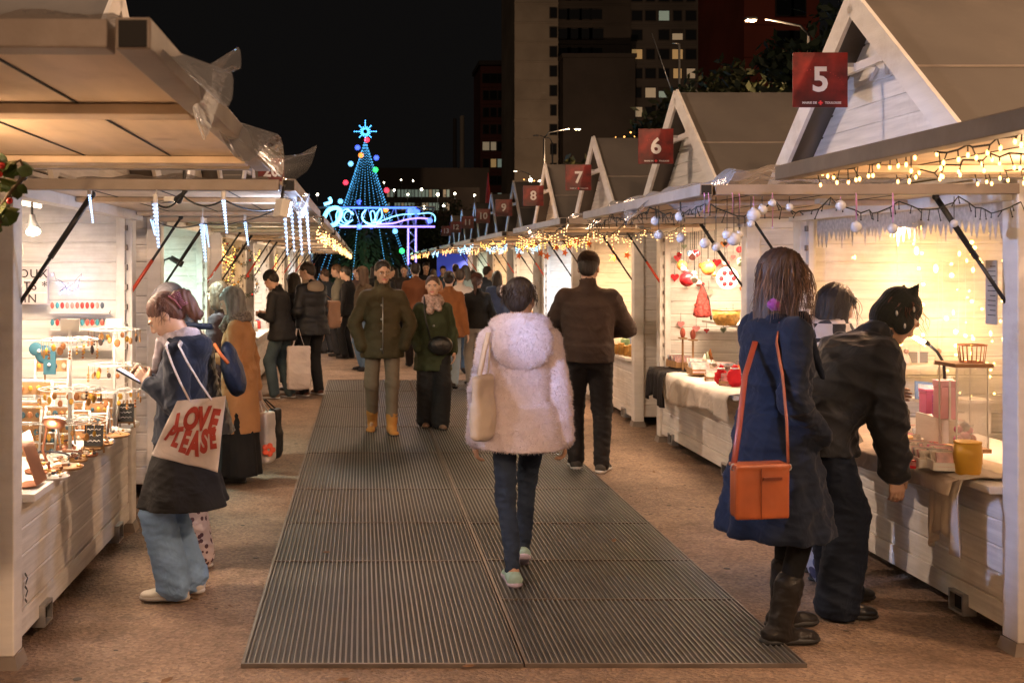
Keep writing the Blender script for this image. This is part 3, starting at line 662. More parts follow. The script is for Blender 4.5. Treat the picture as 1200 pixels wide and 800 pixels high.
curve([(482,248),(486,247),(490,248),(487,250),(483,249)], .06, m_tubeb)
for (px, py) in ((421,266),(480,248),(503,259)):
    m = MB(); m.ball((pxx(px), yc-.05, pz(py)), .10, 8); m.build('light_ball', emit_mat('ball_blue', (.08,.15,1), 2.5), t)
add_light('point', (tx, TY-4, 2.2), None, 160, (.55,1,.6), .2)  # added green fill for the tree leaves, no lamp stands there
add_light('point', (pxx(425), AY-1.5, 3.2), None, 220, (.3,.55,1), .3)
# blue banner at the end of the aisle, red pennant, cloth marquee
m = MB(); p = at(530, 311, 30); m.box((p.x-.42, 30, 1.1), (p.x+.42, 30.03, 2.0)); m.build('blue_banner', emit_mat('blue_screen', (.03,.07,.6), .2), label='bright blue rectangular panel glowing at the far end of the aisle', cat='banner')
p = at(572, 212, 40); m = MB(); m.lathe((p.x, 40, p.z-1.2), [(.14,0),(.10,.5),(.04,1.2),(.01,1.5)], 10); m.tube([(p.x,40,0),(p.x,40,p.z-1.2)], .03, 6); m.build('red_pennant', mat('red_cloth', (.5,.03,.03), .6), label='small pointed red pennant standing above the gable of sign 10', cat='pennant')

add_light('spot', (X_(640), 120, 1.0), (X_(650), 172, 34), 15000, (1,.66,.42), 1.0, 75, name='added_fill_spot')  # added unseen spot that brightens the pale tower
add_light('spot', (12, 24, .6), (9.5, 30, 6), 3200, (1,.62,.34), .3, 90, name='added_fill_spot')  # added unseen spot that brightens the trees behind the stalls
# ================================================================ people: smooth distance-field bodies and clothes
def _v(a): return np.array(a, dtype=np.float32)
class SDF:
    def __init__(s, lo, hi, res):
        s.res = res; s.lo = np.array(lo, float)-res*2; n = np.ceil((np.array(hi)-s.lo)/res).astype(int)+3
        s.n = n; s.F = np.full(n, 1.0, np.float32)
        s.ax = [(s.lo[i]+res*np.arange(n[i])).astype(np.float32) for i in range(3)]
    def _sub(s, lo, hi, m):
        sl = []
        for i in range(3):
            a = int(max(0, math.floor((lo[i]-m-s.lo[i])/s.res))); b = int(min(s.n[i], math.ceil((hi[i]+m-s.lo[i])/s.res)+1))
            if b <= a: return None, None
            sl.append(slice(a, b))
        g = np.meshgrid(s.ax[0][sl[0]], s.ax[1][sl[1]], s.ax[2][sl[2]], indexing='ij')
        return tuple(sl), g
    def _mix(s, sl, d, k, op):
        A = s.F[sl]
        if op == 'u':
            if k > 0:
                h = np.maximum(k-np.abs(A-d), 0)/k; s.F[sl] = np.minimum(A, d)-h*h*k*.25
            else: s.F[sl] = np.minimum(A, d)
        else:
            d = -d
            if k > 0:
                h = np.maximum(k-np.abs(A-d), 0)/k; s.F[sl] = np.maximum(A, d)+h*h*k*.25
            else: s.F[sl] = np.maximum(A, d)
    def cap(s, a, b, ra, rb=None, k=.03, op='u', flat=None):
        rb = ra if rb is None else rb; a = _v(a); b = _v(b); r = max(ra, rb)
        sl, g = s._sub(np.minimum(a, b)-r, np.maximum(a, b)+r, k+s.res*3)
        if sl is None: return s
        px, py, pz = g[0]-a[0], g[1]-a[1], g[2]-a[2]; d = b-a; L = float(d@d)+1e-9
        t = np.clip((px*d[0]+py*d[1]+pz*d[2])/L, 0, 1)
        qx, qy, qz = px-t*d[0], py-t*d[1], pz-t*d[2]
        s._mix(sl, np.sqrt(qx*qx+qy*qy+qz*qz)-(ra+(rb-ra)*t), k, op); return s
    def ell(s, c, r, M=None, k=.03, op='u'):
        c = _v(c); R_ = max(r); sl, g = s._sub(c-R_, c+R_, k+s.res*3)
        if sl is None: return s
        x, y, z = g[0]-c[0], g[1]-c[1], g[2]-c[2]
        if M is not None:
            M = np.array(M, dtype=np.float32); x, y, z = (M[0,0]*x+M[1,0]*y+M[2,0]*z, M[0,1]*x+M[1,1]*y+M[2,1]*z, M[0,2]*x+M[1,2]*y+M[2,2]*z)
        k0 = np.sqrt((x/r[0])**2+(y/r[1])**2+(z/r[2])**2)+1e-6; k1 = np.sqrt((x/r[0]**2)**2+(y/r[1]**2)**2+(z/r[2]**2)**2)+1e-6
        s._mix(sl, k0*(k0-1)/k1, k, op); return s
    def box(s, c, h, M=None, rd=.01, k=.02, op='u'):
        c = _v(c); R_ = float(np.linalg.norm(h))+rd; sl, g = s._sub(c-R_, c+R_, k+s.res*3)
        if sl is None: return s
        x, y, z = g[0]-c[0], g[1]-c[1], g[2]-c[2]
        if M is not None:
            M = np.array(M, dtype=np.float32); x, y, z = (M[0,0]*x+M[1,0]*y+M[2,0]*z, M[0,1]*x+M[1,1]*y+M[2,1]*z, M[0,2]*x+M[1,2]*y+M[2,2]*z)
        qx, qy, qz = np.abs(x)-h[0]+rd, np.abs(y)-h[1]+rd, np.abs(z)-h[2]+rd
        d = np.sqrt(np.maximum(qx,0)**2+np.maximum(qy,0)**2+np.maximum(qz,0)**2)+np.minimum(np.maximum(qx, np.maximum(qy, qz)), 0)-rd
        s._mix(sl, d, k, op); return s
    def loft(s, o, M, st, k=.03, folds=0, fn=9, fz=(0,1), ph=0., op='u', seed=0):
        """stacked ellipses; st rows (z, rx, ry, cy); M columns = local axes"""
        o = _v(o); st = np.array(st, float); M = np.array(M, dtype=np.float32)
        R_ = max(st[:,1].max(), (st[:,2]+abs(st[:,3])).max()); e0 = o+M[:,2]*st[0,0]; e1 = o+M[:,2]*st[-1,0]
        sl, g = s._sub(np.minimum(e0, e1)-R_, np.maximum(e0, e1)+R_, k+s.res*3)
        if sl is None: return s
        x, y, z = g[0]-o[0], g[1]-o[1], g[2]-o[2]
        x, y, z = (M[0,0]*x+M[1,0]*y+M[2,0]*z, M[0,1]*x+M[1,1]*y+M[2,1]*z, M[0,2]*x+M[1,2]*y+M[2,2]*z)
        rx = np.interp(z, st[:,0], st[:,1]); ry = np.interp(z, st[:,0], st[:,2]); y = y-np.interp(z, st[:,0], st[:,3])
        q = np.sqrt((x/rx)**2+(y/ry)**2)
        if folds:
            th = np.arctan2(y/ry, x/rx); w = np.clip((fz[0]-z)/(fz[0]-fz[1]+1e-6), 0, 1) if fz[0] != fz[1] else 1
            q = q - folds*w*(np.sin(fn*th+ph+1.3*np.sin(2*th+ph))*.7+.5*np.sin((fn*1.7)//1*th+2*ph+z*6))
        d = (q-1)*np.minimum(rx, ry)
        dz = np.maximum(st[0,0]-z, z-st[-1,0])
        s._mix(sl, np.maximum(d, dz).astype(np.float32), k, op); return s
    def mesh(s):
        F = s.F; n = F.shape
        F[0], F[-1], F[:,0], F[:,-1], F[:,:,0], F[:,:,-1] = 1,1,1,1,1,1
        I = F < 0
        cs = np.zeros((n[0]-1, n[1]-1, n[2]-1), np.int8)
        for a in (0,1):
            for b in (0,1):
                for c in (0,1): cs += I[a:n[0]-1+a, b:n[1]-1+b, c:n[2]-1+c]
        act = (cs > 0) & (cs < 8); idx = np.argwhere(act)
        if len(idx) == 0: return np.zeros((0,3)), np.zeros((0,4), int)
        ids = np.full(cs.shape, -1, np.int32); ids[act] = np.arange(len(idx))
        acc = np.zeros((len(idx), 3)); cnt = np.zeros(len(idx))
        corners = [(a,b,c) for a in (0,1) for b in (0,1) for c in (0,1)]
        for c0 in corners:
            for ax in range(3):
                if c0[ax]: continue
                c1 = list(c0); c1[ax] = 1
                f0 = F[idx[:,0]+c0[0], idx[:,1]+c0[1], idx[:,2]+c0[2]]; f1 = F[idx[:,0]+c1[0], idx[:,1]+c1[1], idx[:,2]+c1[2]]
                m = (f0 < 0) != (f1 < 0); t = np.where(m, f0/(f0-f1+1e-12), 0)
                p = np.tile(np.array(c0, float), (len(idx), 1)); p[:,ax] += t
                acc[m] += p[m]; cnt[m] += 1
        V = s.lo+(idx+acc/cnt[:,None])*s.res
        Q = []
        for ax in range(3):
            b, c = (ax+1) % 3, (ax+2) % 3
            A = [slice(1, n[0]-1)]*3; A = [slice(1, n[i]-1) for i in range(3)]
            lo = tuple(slice(0, n[i]-1) if i == ax else slice(1, n[i]-1) for i in range(3)); hi = tuple(slice(1, n[i]) if i == ax else slice(1, n[i]-1) for i in range(3))
            i0 = I[lo]; i1 = I[hi]; ed = np.argwhere(i0 != i1)
            if len(ed) == 0: continue
            inv = i0[ed[:,0], ed[:,1], ed[:,2]]
            base = ed.copy(); 
            for i in range(3):
                if i != ax: base[:,i] += 1
            def g(db, dc):
                q = base.copy(); q[:,b] -= db; q[:,c] -= dc; return ids[q[:,0], q[:,1], q[:,2]]
            q = np.stack([g(0,0), g(1,0), g(1,1), g(0,1)], 1)
            q[~inv] = q[~inv][:, ::-1]; Q.append(q)
        return V, np.concatenate(Q)
def mesh_from(name, V, Q, mats, parent, mi=None, smooth=True, extra=None):
    """extra: MB merged into the same mesh (material indices kept)"""
    nv = len(V); off = np.array(wloc(parent)) if parent is not None else np.zeros(3)
    vs = V-off; fs = [tuple(q) for q in Q.tolist()]; mis = (mi.tolist() if mi is not None else [0]*len(fs))
    if extra is not None and extra.v:
        vs = np.concatenate([vs, np.array([tuple(v) for v in extra.v])-off]); fs += [tuple(i+nv for i in f) for f in extra.f]; mis += extra.m
    me = bpy.data.meshes.new(name); me.from_pydata(vs.tolist(), [], fs)
    me.polygons.foreach_set('material_index', mis); me.update()
    return mesh_obj(name, me, mats, parent, smooth)
def wrinkle(V, amp, sc=1.0, seed=0, aniso=(1,1,1)):
    """cheap folded-cloth displacement, mostly slanting creases"""
    r = np.random.default_rng(seed); P = V*np.array(aniso)*sc; d = np.zeros(len(V))
    for o in range(5):
        k = r.normal(size=3); k /= np.linalg.norm(k); k[2] += .8; f = 11*(1.55**o)
        w = P@r.normal(size=3)*3*(1.3**o)
        d += (1-np.abs(np.sin(P@k*f+1.6*np.sin(w)+r.random()*6)))**1.5/(1.35**o)
    return (d/2.2-.55)*amp
def push(V, Q, d):
    a = V[Q[:,0]]; b = V[Q[:,1]]; c = V[Q[:,2]]; e = V[Q[:,3]]; n = np.cross(c-a, e-b); N = np.zeros_like(V)
    for i in range(4): np.add.at(N, Q[:,i], n)
    N /= np.linalg.norm(N, axis=1, keepdims=True)+1e-12
    return V+N*d[:,None]
def relax(V, Q, it=1, lam=.5):
    for _ in range(it):
        S = np.zeros_like(V); C = np.zeros(len(V))
        for i in range(4):
            np.add.at(S, Q[:,i], V[Q[:,(i+1)%4]]+V[Q[:,(i-1)%4]]); np.add.at(C, Q[:,i], 2)
        V = V*(1-lam)+lam*S/np.maximum(C,1)[:,None]
    return V

SKIN = {}
def skin_mat(tone='fair'):
    if tone not in SKIN:
        c = {'fair':(.56,.36,.27), 'mid':(.48,.29,.20), 'dark':(.16,.085,.05)}[tone]
        m = mat('skin_'+tone, c, .5, var=.08, vscale=20); b = m.node_tree.nodes['Principled BSDF']; b.inputs['Subsurface Weight'].default_value = .08; b.inputs['Subsurface Radius'].default_value = (.02,.008,.004); SKIN[tone] = m
    return SKIN[tone]
m_lip = mat('lip', (.42,.15,.13), .45, var=0); m_eyew = mat('eye_white', (.62,.58,.55), .2, var=0); m_iris = mat('iris', (.03,.02,.015), .15, var=0)
HAIRM = {}
def hair_mat(c):
    if c not in HAIRM:
        m = mat('hair_%d' % len(HAIRM), c, .58, var=.5, vscale=38, bump=.8, bscale=70, dist=.004, stretch=(1,1,.12)); HAIRM[c] = m
    return HAIRM[c]
def cloth(name, col, rough=.85, var=.12, bump=.3, bscale=220, sheen=.04, dist=.002, vscale=5, coat=0, **kw):
    return mat(name, col, rough, var=var, bump=bump, bscale=bscale, dist=dist, sheen=min(sheen,.5)*.3, fold=.35, spec=.25 if rough > .45 else .5, vscale=vscale, coat=coat, **kw)

def ik(a, c, L1, L2, pole):
    a = np.array(a, float); c = np.array(c, float); d = c-a; D = np.linalg.norm(d); D2 = min(D, (L1+L2)*.999); u = d/D; c = a+u*D2
    x = (L1*L1-L2*L2+D2*D2)/(2*D2); h = math.sqrt(max(0, L1*L1-x*x)); p = np.array(pole, float); p -= u*(p@u); p /= np.linalg.norm(p)+1e-9
    return a+u*x+p*h, c
def basis(fwd, up=(0,0,1)):
    """columns right, forward, up"""
    f = np.array(fwd, float); f /= np.linalg.norm(f); u = np.array(up, float); r = np.cross(f, u); r /= np.linalg.norm(r); u = np.cross(r, f); return np.stack([r, f, u], 1)
def rotm(ax, a): return np.array(Matrix.Rotation(a, 3, ax))

class Body:
    """skeleton of one person. heading 0 looks along +Y (away from camera), 90 looks to -X, 180 to the camera, -90 to +X"""
    def __init__(s, x, y, H, heading=0, lean=0, head=(0,0,0), feet=((-.10,.02,0),(.10,-.02,0)), toes=(8,-8), hands=None, wide=1.0, crouch=0., side=0., shift=0.):
        s.H = H; s.w = wide; s.x = x; s.y = y; h = R(heading)
        s.B = rotm('Z', h)                      # body axes in the world
        s.o = np.array([x, y, 0.])
        k = H/1.75; s.k = k
        s.pelvis = s.loc((0, shift*k, .53*H-crouch))
        s.T = s.B @ rotm('X', -R(lean)) @ rotm('Y', R(side))      # torso axes
        tor = lambda p: s.pelvis+s.T@np.array(p)
        s.tor = tor
        s.chest = tor((0, .0, .20*k)); s.neck0 = tor((0, -.012*k, .505*k))
        s.sh = [tor((-.158*k*wide, -.012, .432*k)), tor((.158*k*wide, -.012, .432*k))]
        s.hip = [s.pelvis+s.B@np.array((-.09*k, 0, -.02*k)), s.pelvis+s.B@np.array((.09*k, 0, -.02*k))]
        # head: yaw (left +), pitch (down +), roll
        s.Hm = s.T @ rotm('Z', R(head[0])) @ rotm('X', -R(head[1])) @ rotm('Y', R(head[2]))
        s.hk = k*1.0
        s.hc = s.neck0 + s.T@np.array((0, .012*k, .065*k)) + s.Hm@np.array((0, .022*k, .105*k))
        s.feet = []; s.knee = []; s.ank = []
        for i, f in enumerate(feet):
            a = s.loc((f[0]*k, f[1]*k, f[2]+.075)); p = s.B@np.array((.25*(-1 if i == 0 else 1)*.4, 1, .1))
            kn, an = ik(s.hip[i], a, .245*H, .245*H, p); s.knee.append(kn); s.ank.append(an)
            s.feet.append(s.B@rotm('Z', R(toes[i])))
        s.pitch = [f[3] if len(f) > 3 else 0 for f in feet]
        hands = hands or ((-.27,.04,-.0), (.27,.04,-.0))
        s.elb = []; s.wri = []; s.hd = []
        for i, q in enumerate(hands):
            sg = -1 if i == 0 else 1
            tgt = s.loc((q[0]*k, q[1]*k, .46*H+q[2]*k)); pole = s.B@np.array(q[3] if len(q) > 3 else (sg*.5, -1, -.25))
            e, w = ik(s.sh[i], tgt, .172*H, .150*H, pole); s.elb.append(e); s.wri.append(w)
            d = (w-e)/np.linalg.norm(w-e); s.hd.append(d)
    def loc(s, p): return s.o+s.B@np.array(p, float)

def hand_prims(S, w, d, n, k, side, curl=.6, grip=None):
    """palm, four fingers and a thumb; d finger direction, n palm normal"""
    d = np.array(d, float); n = np.array(n, float); n -= d*(n@d); n /= np.linalg.norm(n)+1e-9; a = np.cross(d, n)*side
    for j in range(4):
        o = a*(j-1.5)*.019*k
        S.cap(w+o*.55, w+d*.085*k+o, .014*k, .0115*k, .012)
        L = (.078,.086,.080,.064)[3-j]*k; p = w+d*.085*k+o; ang = 0; r_ = .0095*k
        for q, fr in enumerate((.42,.32,.26)):
            ang += curl*(.55+.1*q); dd = d*math.cos(ang)+n*math.sin(ang); p2 = p+dd*L*fr; S.cap(p, p2, r_, r_*.9, .003); p = p2; r_ *= .9
    t0 = w+a*.024*k+d*.018*k; td = d*.62+a*.62+n*.35; td /= np.linalg.norm(td); t1 = t0+td*.046*k; td2 = d*.85+a*.12+n*.5; td2 /= np.linalg.norm(td2)
    S.cap(t0, t1, .015*k, .0115*k, .01); S.cap(t1, t1+td2*.034*k, .011*k, .009*k, .004)

def build_body(b, t, tone, res, hres, hands_mode=(None,None), face=True, legs_bare=False, curl=(.5,.5), gender='f'):
    k = b.k; lo = np.array([b.x-.6, b.y-.6, 0]); hi = np.array([b.x+.6, b.y+.6, b.H+.05])
    pts = np.array([b.pelvis, b.neck0, *b.sh, *b.elb, *b.wri, *b.knee, *b.ank]); lo = pts.min(0)-.16; hi = pts.max(0)+.1; lo[2] = .03
    S = SDF(lo, hi, max(res, .011))
    S.loft(b.pelvis, b.T, [(-.10*k,.13*k,.085*k,0),(0,.145*k,.10*k,0),(.14*k,.115*k,.085*k,.01),(.30*k,.135*k,.10*k,.005),(.42*k,.14*k,.085*k,-.01),(.47*k,.08*k,.06*k,-.01)], .03)
    for i in range(2):
        S.cap(b.tor(((-.1 if i == 0 else .1)*k, -.01, .43*k)), b.sh[i], .05*k, .045*k); S.cap(b.sh[i], b.elb[i], .042*k, .034*k); S.cap(b.elb[i], b.wri[i], .034*k, .024*k)
        S.cap(b.hip[i], b.knee[i], .066*k, .042*k); S.cap(b.knee[i], b.ank[i], .040*k, .028*k)
        f = b.feet[i]; S.cap(b.ank[i], b.ank[i]+f@np.array((0,.10*k,-.035)), .026*k, .020*k)
    S.cap(b.neck0-b.T@np.array((0,0,.04)), b.hc+b.Hm@np.array((0,-.025*k,-.05*k)), .056*k, .05*k)
    V, Q = S.mesh(); mi = np.zeros(len(Q), int)
    # head, finer
    hk = b.hk; A = lambda p: b.hc+b.Hm@(np.array(p)*hk)
    S = SDF(b.hc-.19, b.hc+.17, hres); M = b.Hm
    e = lambda c, r, k_=.02, op='u': S.ell(A(c), tuple(x*hk for x in r), M, k_*hk, op)
    e((0,-.014,.030), (.074,.092,.086)); e((0,.020,-.025), (.062,.070,.086), .03); e((0,.045,-.078), (.036,.040,.032), .03)
    S.cap(A((0,-.02,-.05)), b.neck0+b.T@np.array((0,0,.0)), .052*hk, .056*hk, .02)
    if face:
        e((-.030,.080,.020), (.028,.013,.010), .015); e((.030,.080,.020), (.028,.013,.010), .015)
        e((-.031,.093,.002), (.017,.012,.010), .010, 'd'); e((.031,.093,.002), (.017,.012,.010), .010, 'd')
        e((-.038,.066,-.028), (.022,.018,.020), .02); e((.038,.066,-.028), (.022,.018,.020), .02)
        S.cap(A((0,.086,.012)), A((0,.104,-.026)), .0085*hk, .0125*hk, .010); e((0,.096,-.032), (.017,.012,.008), .006)
        e((0,.083,-.054), (.024,.012,.007), .006); e((0,.081,-.063), (.020,.012,.008), .005); e((0,.078,-.088), (.020,.020,.016), .012)
    for sg in (-1, 1):
        e((sg*.076,-.012,-.008), (.010,.020,.031), .006)
    V2, Q2 = S.mesh(); mi2 = np.zeros(len(Q2), int)
    if face:
        c = (V2[Q2].mean(1)-b.hc)@M/hk
        lips = (np.abs(c[:,0]) < .024-.4*np.abs(c[:,2]+.058)) & (c[:,2] < -.048) & (c[:,2] > -.069) & (c[:,1] > .078); mi2[lips] = 1
    ex = MB()
    if face:
        Mm = Matrix(M.tolist())
        for sg in (-1, 1):
            ex.ball(A((sg*.031,.0745,.001)), .0125*hk, 10, 2); ex.ball(A((sg*.031,.0825,.001)), .0062*hk, 8, 3)
            ex.tube([A((sg*.013,.0945,.017)), A((sg*.030,.0955,.0215)), A((sg*.047,.086,.016))], [.0032*hk,.0038*hk,.002*hk], 6, 4)
            ex.tube([A((sg*.016,.0835,.006)), A((sg*.031,.0885,.0095)), A((sg*.045,.081,.005))], [.0022*hk]*3, 5, 0)
    parts = [(V, Q, mi), (V2, Q2, mi2)]
    for i in range(2):
        if hands_mode[i] == 'no': continue
        w = b.wri[i]; d = b.hd[i]; sg = -1 if i == 0 else 1
        nrm = hands_mode[i] if hands_mode[i] is not None else b.B@np.array((-sg, .15, 0))
        S = SDF(w-.14*k-np.abs(d)*.06, w+.14*k+np.abs(d)*.06+.02, max(.0045, hres*.9))
        hand_prims(S, w, d, nrm, k*.95, sg, curl[i]); S.cap(w-d*.05, w+d*.01, .024*k, .023*k, .012)
        q = S.mesh(); parts.append((q[0], q[1], np.zeros(len(q[1]), int)))
    VV = []; QQ = []; MM = []; n = 0
    for v, q, m in parts: VV.append(v); QQ.append(q+n); MM.append(m); n += len(v)
    return mesh_from('body', np.concatenate(VV), np.concatenate(QQ), [skin_mat(tone), m_lip, m_eyew, m_iris, hair_mat((.03,.02,.015))], t, np.concatenate(MM), extra=ex)

def coat(b, t, m, res, hem=.45, thick=.035, name='coat', flare=.04, sleeve=.058, folds=.03, fn=7, wr=.010, seed=1, hood=None, collar=.0, tuck=None, wrsc=1.0, cuff=.96, belly=0., extra=None, quilt=0):
    """jacket or coat down to height hem above the ground"""
    k = b.k; P = np.array([b.pelvis, b.neck0, *b.sh, *b.elb, *b.wri]); lo = P.min(0)-.25; hi = P.max(0)+.22; lo[2] = min(hem, P[:,2].min()-.12)-.02; hi[2] += .04
    S = SDF(lo, hi, res); T = thick
    wd = b.w
    S.loft(b.pelvis, b.T, [(-.05*k,(.145+T*.8)*k,(.105+T*.9+belly)*k,.0),(.04*k,(.145+T*.8)*k,(.108+T*.9+belly)*k,.0),(.16*k,(.128+T)*k*wd,(.10+T+belly*.6)*k,.008),(.30*k,(.145+T)*k*wd,(.108+T)*k,.003),(.38*k,(.142+T)*k*wd,(.10+T)*k,-.012),(.43*k,(.115+T*.8)*k*wd,(.078+T*.8)*k,-.014),(.475*k,(.066+T*.6)*k,(.055+T*.7)*k,-.012),(.50*k,(.045+T*.5)*k,(.045+T*.5)*k,-.012)], .05, folds=folds*.45, fn=5, fz=(.45*k,.05*k), ph=seed)
    zt = b.pelvis[2]+.04*k; L = zt-hem
    if L > .06:
        S.loft((b.pelvis[0], b.pelvis[1], 0), b.B, [(hem,(.155+T+flare)*k,(.13+T+flare)*k,0.),(zt-.5*L,(.152+T+flare*.5)*k,(.122+T+flare*.45)*k,0),(zt+.02,(.140+T)*k,(.105+T)*k,0)], .05, folds=folds, fn=fn, fz=(zt, hem), ph=seed*1.7)
    for i in range(2):
        sg = -1 if i == 0 else 1
        S.cap(b.tor((sg*.06*k*wd,-.012,.455*k)), b.sh[i], (.036+T*.6)*k, (.040+T*.55)*k, .05)
        S.cap(b.sh[i], b.elb[i], (sleeve+.008)*k, sleeve*k, .016)
        w = b.elb[i]+(b.wri[i]-b.elb[i])*cuff; S.cap(b.elb[i], w, sleeve*k, (sleeve-.014)*k, .03)
    if collar > 0:
        S.cap(b.neck0-b.T@np.array((0,0,.01)), b.neck0+b.T@np.array((0,-.002,collar*k)), .078*k, .072*k, .02)
        S.cap(b.neck0+b.T@np.array((0,.005,.03)), b.neck0+b.T@np.array((0,.005,(collar+.06)*k)), .058*k, .060*k, .004, op='d')
    if hood == 'down':
        S.ell(b.tor((0,-.10*k,.455*k)), (.125*k,.075*k,.085*k), b.T, .03); S.ell(b.tor((-.07*k,-.02*k,.50*k)), (.055*k,.08*k,.05*k), b.T, .03); S.ell(b.tor((.07*k,-.02*k,.50*k)), (.055*k,.08*k,.05*k), b.T, .03)
        S.ell(b.tor((0,-.045*k,.535*k)), (.062*k,.055*k,.05*k), b.T, .02, 'd')
    if hood == 'big':
        S.ell(b.tor((0,-.115*k,.40*k)), (.150*k,.070*k,.145*k), b.T, .025); S.ell(b.tor((-.09*k,-.03*k,.50*k)), (.06*k,.09*k,.06*k), b.T, .03); S.ell(b.tor((.09*k,-.03*k,.50*k)), (.06*k,.09*k,.06*k), b.T, .03)
        S.ell(b.tor((0,-.06*k,.56*k)), (.075*k,.06*k,.06*k), b.T, .02, 'd')
    if extra: extra(S, b)
    V, Q = S.mesh(); V = relax(V, Q, 1, .4)
    d = wrinkle(V, wr*k*1.35, wrsc, seed)
    # creases gather round the elbows and waist
    for i in range(2):
        r_ = np.linalg.norm(V-b.elb[i], axis=1); d *= 1+.9*np.exp(-(r_/.10)**2)
    if quilt: d = d*.5+ .012*np.abs(np.sin((V[:,2]-b.pelvis[2])*PI/quilt))**.6
    V = push(V, Q, d)
    return mesh_from(name, V, Q, [m], t)
def trousers(b, t, m, res, rt=.088, rk=.064, ra=.052, name='trousers', wr=.008, seed=2, low=.05, top=.06, wide_hem=0):
    k = b.k; P = np.array([b.pelvis, *b.hip, *b.knee, *b.ank]); lo = P.min(0)-.2; hi = P.max(0)+.2; lo[2] = .0
    S = SDF(lo, hi, res)
    S.loft(b.pelvis, b.B, [(-.12*k,.13*k,.105*k,0),(-.02*k,.155*k,.118*k,-.005),(top*k,.14*k,.102*k,0)], .03)
    for i in range(2):
        an = b.ank[i].copy(); d = an-b.knee[i]; d /= np.linalg.norm(d); an = b.ank[i]-d*(low-.05)
        S.cap(b.hip[i], b.knee[i], rt*k, rk*k, .03); S.cap(b.knee[i], an+(0,0,wide_hem), rk*k, ra*k, .03)
        if wide_hem: S.cap(b.knee[i], an, rk*k, ra*k, .01)
    V, Q = S.mesh(); V = relax(V, Q, 1, .4); d = wrinkle(V, wr, 1.1, seed)
    for i in range(2):
        d *= 1+.8*np.exp(-(np.linalg.norm(V-b.knee[i], axis=1)/.1)**2)+1.3*np.exp(-(np.linalg.norm(V-b.ank[i], axis=1)/.1)**2)
    V = push(V, Q, d); V[:,2] = np.maximum(V[:,2], .012)
    return mesh_from(name, V, Q, [m], t)
def skirt(b, t, m, res, hem, r0=.17, r1=.25, name='skirt', folds=.06, seed=3):
    k = b.k; S = SDF((b.pelvis[0]-.4, b.pelvis[1]-.4, hem-.02), (b.pelvis[0]+.4, b.pelvis[1]+.4, b.pelvis[2]+.12), res)
    S.loft((b.pelvis[0], b.pelvis[1], 0), b.B, [(hem, r1*k, r1*k*.8, 0), (b.pelvis[2], r0*k, r0*.8*k, 0), (b.pelvis[2]+.08, r0*.9*k, r0*.7*k, 0)], .02, folds=folds, fn=9, fz=(b.pelvis[2], hem), ph=seed)
    V, Q = S.mesh(); V = push(V, Q, wrinkle(V, .006, 1, seed)); return mesh_from(name, V, Q, [m], t)
def shoes(b, t, m, msole, res, shaft=0., heel=0., bulk=1.0, soleh=.028, accent=None):
    k = b.k
    for i in range(2):
        pt = R(b.pitch[i]); f = b.feet[i]@rotm('X', -pt); a = b.ank[i]; L = lambda p: a+f@(np.array(p)*k)
        S = SDF(a-.22, a+(.22,.22,.12+shaft), res)
        S.cap(L((0,-.035,-.035)), L((0,.10,-.048)), .036*k*bulk, .033*k*bulk, .02); S.ell(L((0,.135,-.046)), (.042*k*bulk,.055*k,.026*k*bulk), f, .025)
        S.cap(L((0,.0,-.02)), L((0,.04,-.025)), .036*k*bulk, .034*k*bulk, .02); S.ell(L((0,-.045,-.035)), (.036*k*bulk,.03*k,.036*k), f, .02)
        if shaft: S.cap(L((0,0,-.02)), L((0,0,0))+(b.knee[i]-a)/np.linalg.norm(b.knee[i]-a)*shaft, .043*k*bulk, .054*k*bulk, .02)
        S.box(L((0,.045,-.098)), (.1,.2,.030), f, .001, .0, 'd')
        V, Q = S.mesh(); V = push(V, Q, wrinkle(V, .007 if shaft else .003, 1.5, i)); 
        o = mesh_from('boot' if shaft else 'shoe', V, Q, [m], t)
        S = SDF(a-.22, a+.22, res); sh = soleh
        for c, r_ in (((0,-.035,-.0735+sh/2),(.041*bulk,.052,sh*.62)), ((0,.04,-.0735+sh/2),(.038*bulk,.085,sh*.62)), ((0,.125,-.0735+sh/2),(.046*bulk,.070,sh*.62))): S.ell(L(c), tuple(x*k for x in r_), f, .02)
        S.box(L((0,.045,-.0735-.03)), (.12,.22,.030), f, .001, .0, 'd')
        V, Q = S.mesh(); mesh_from('sole', V, Q, [msole], o)
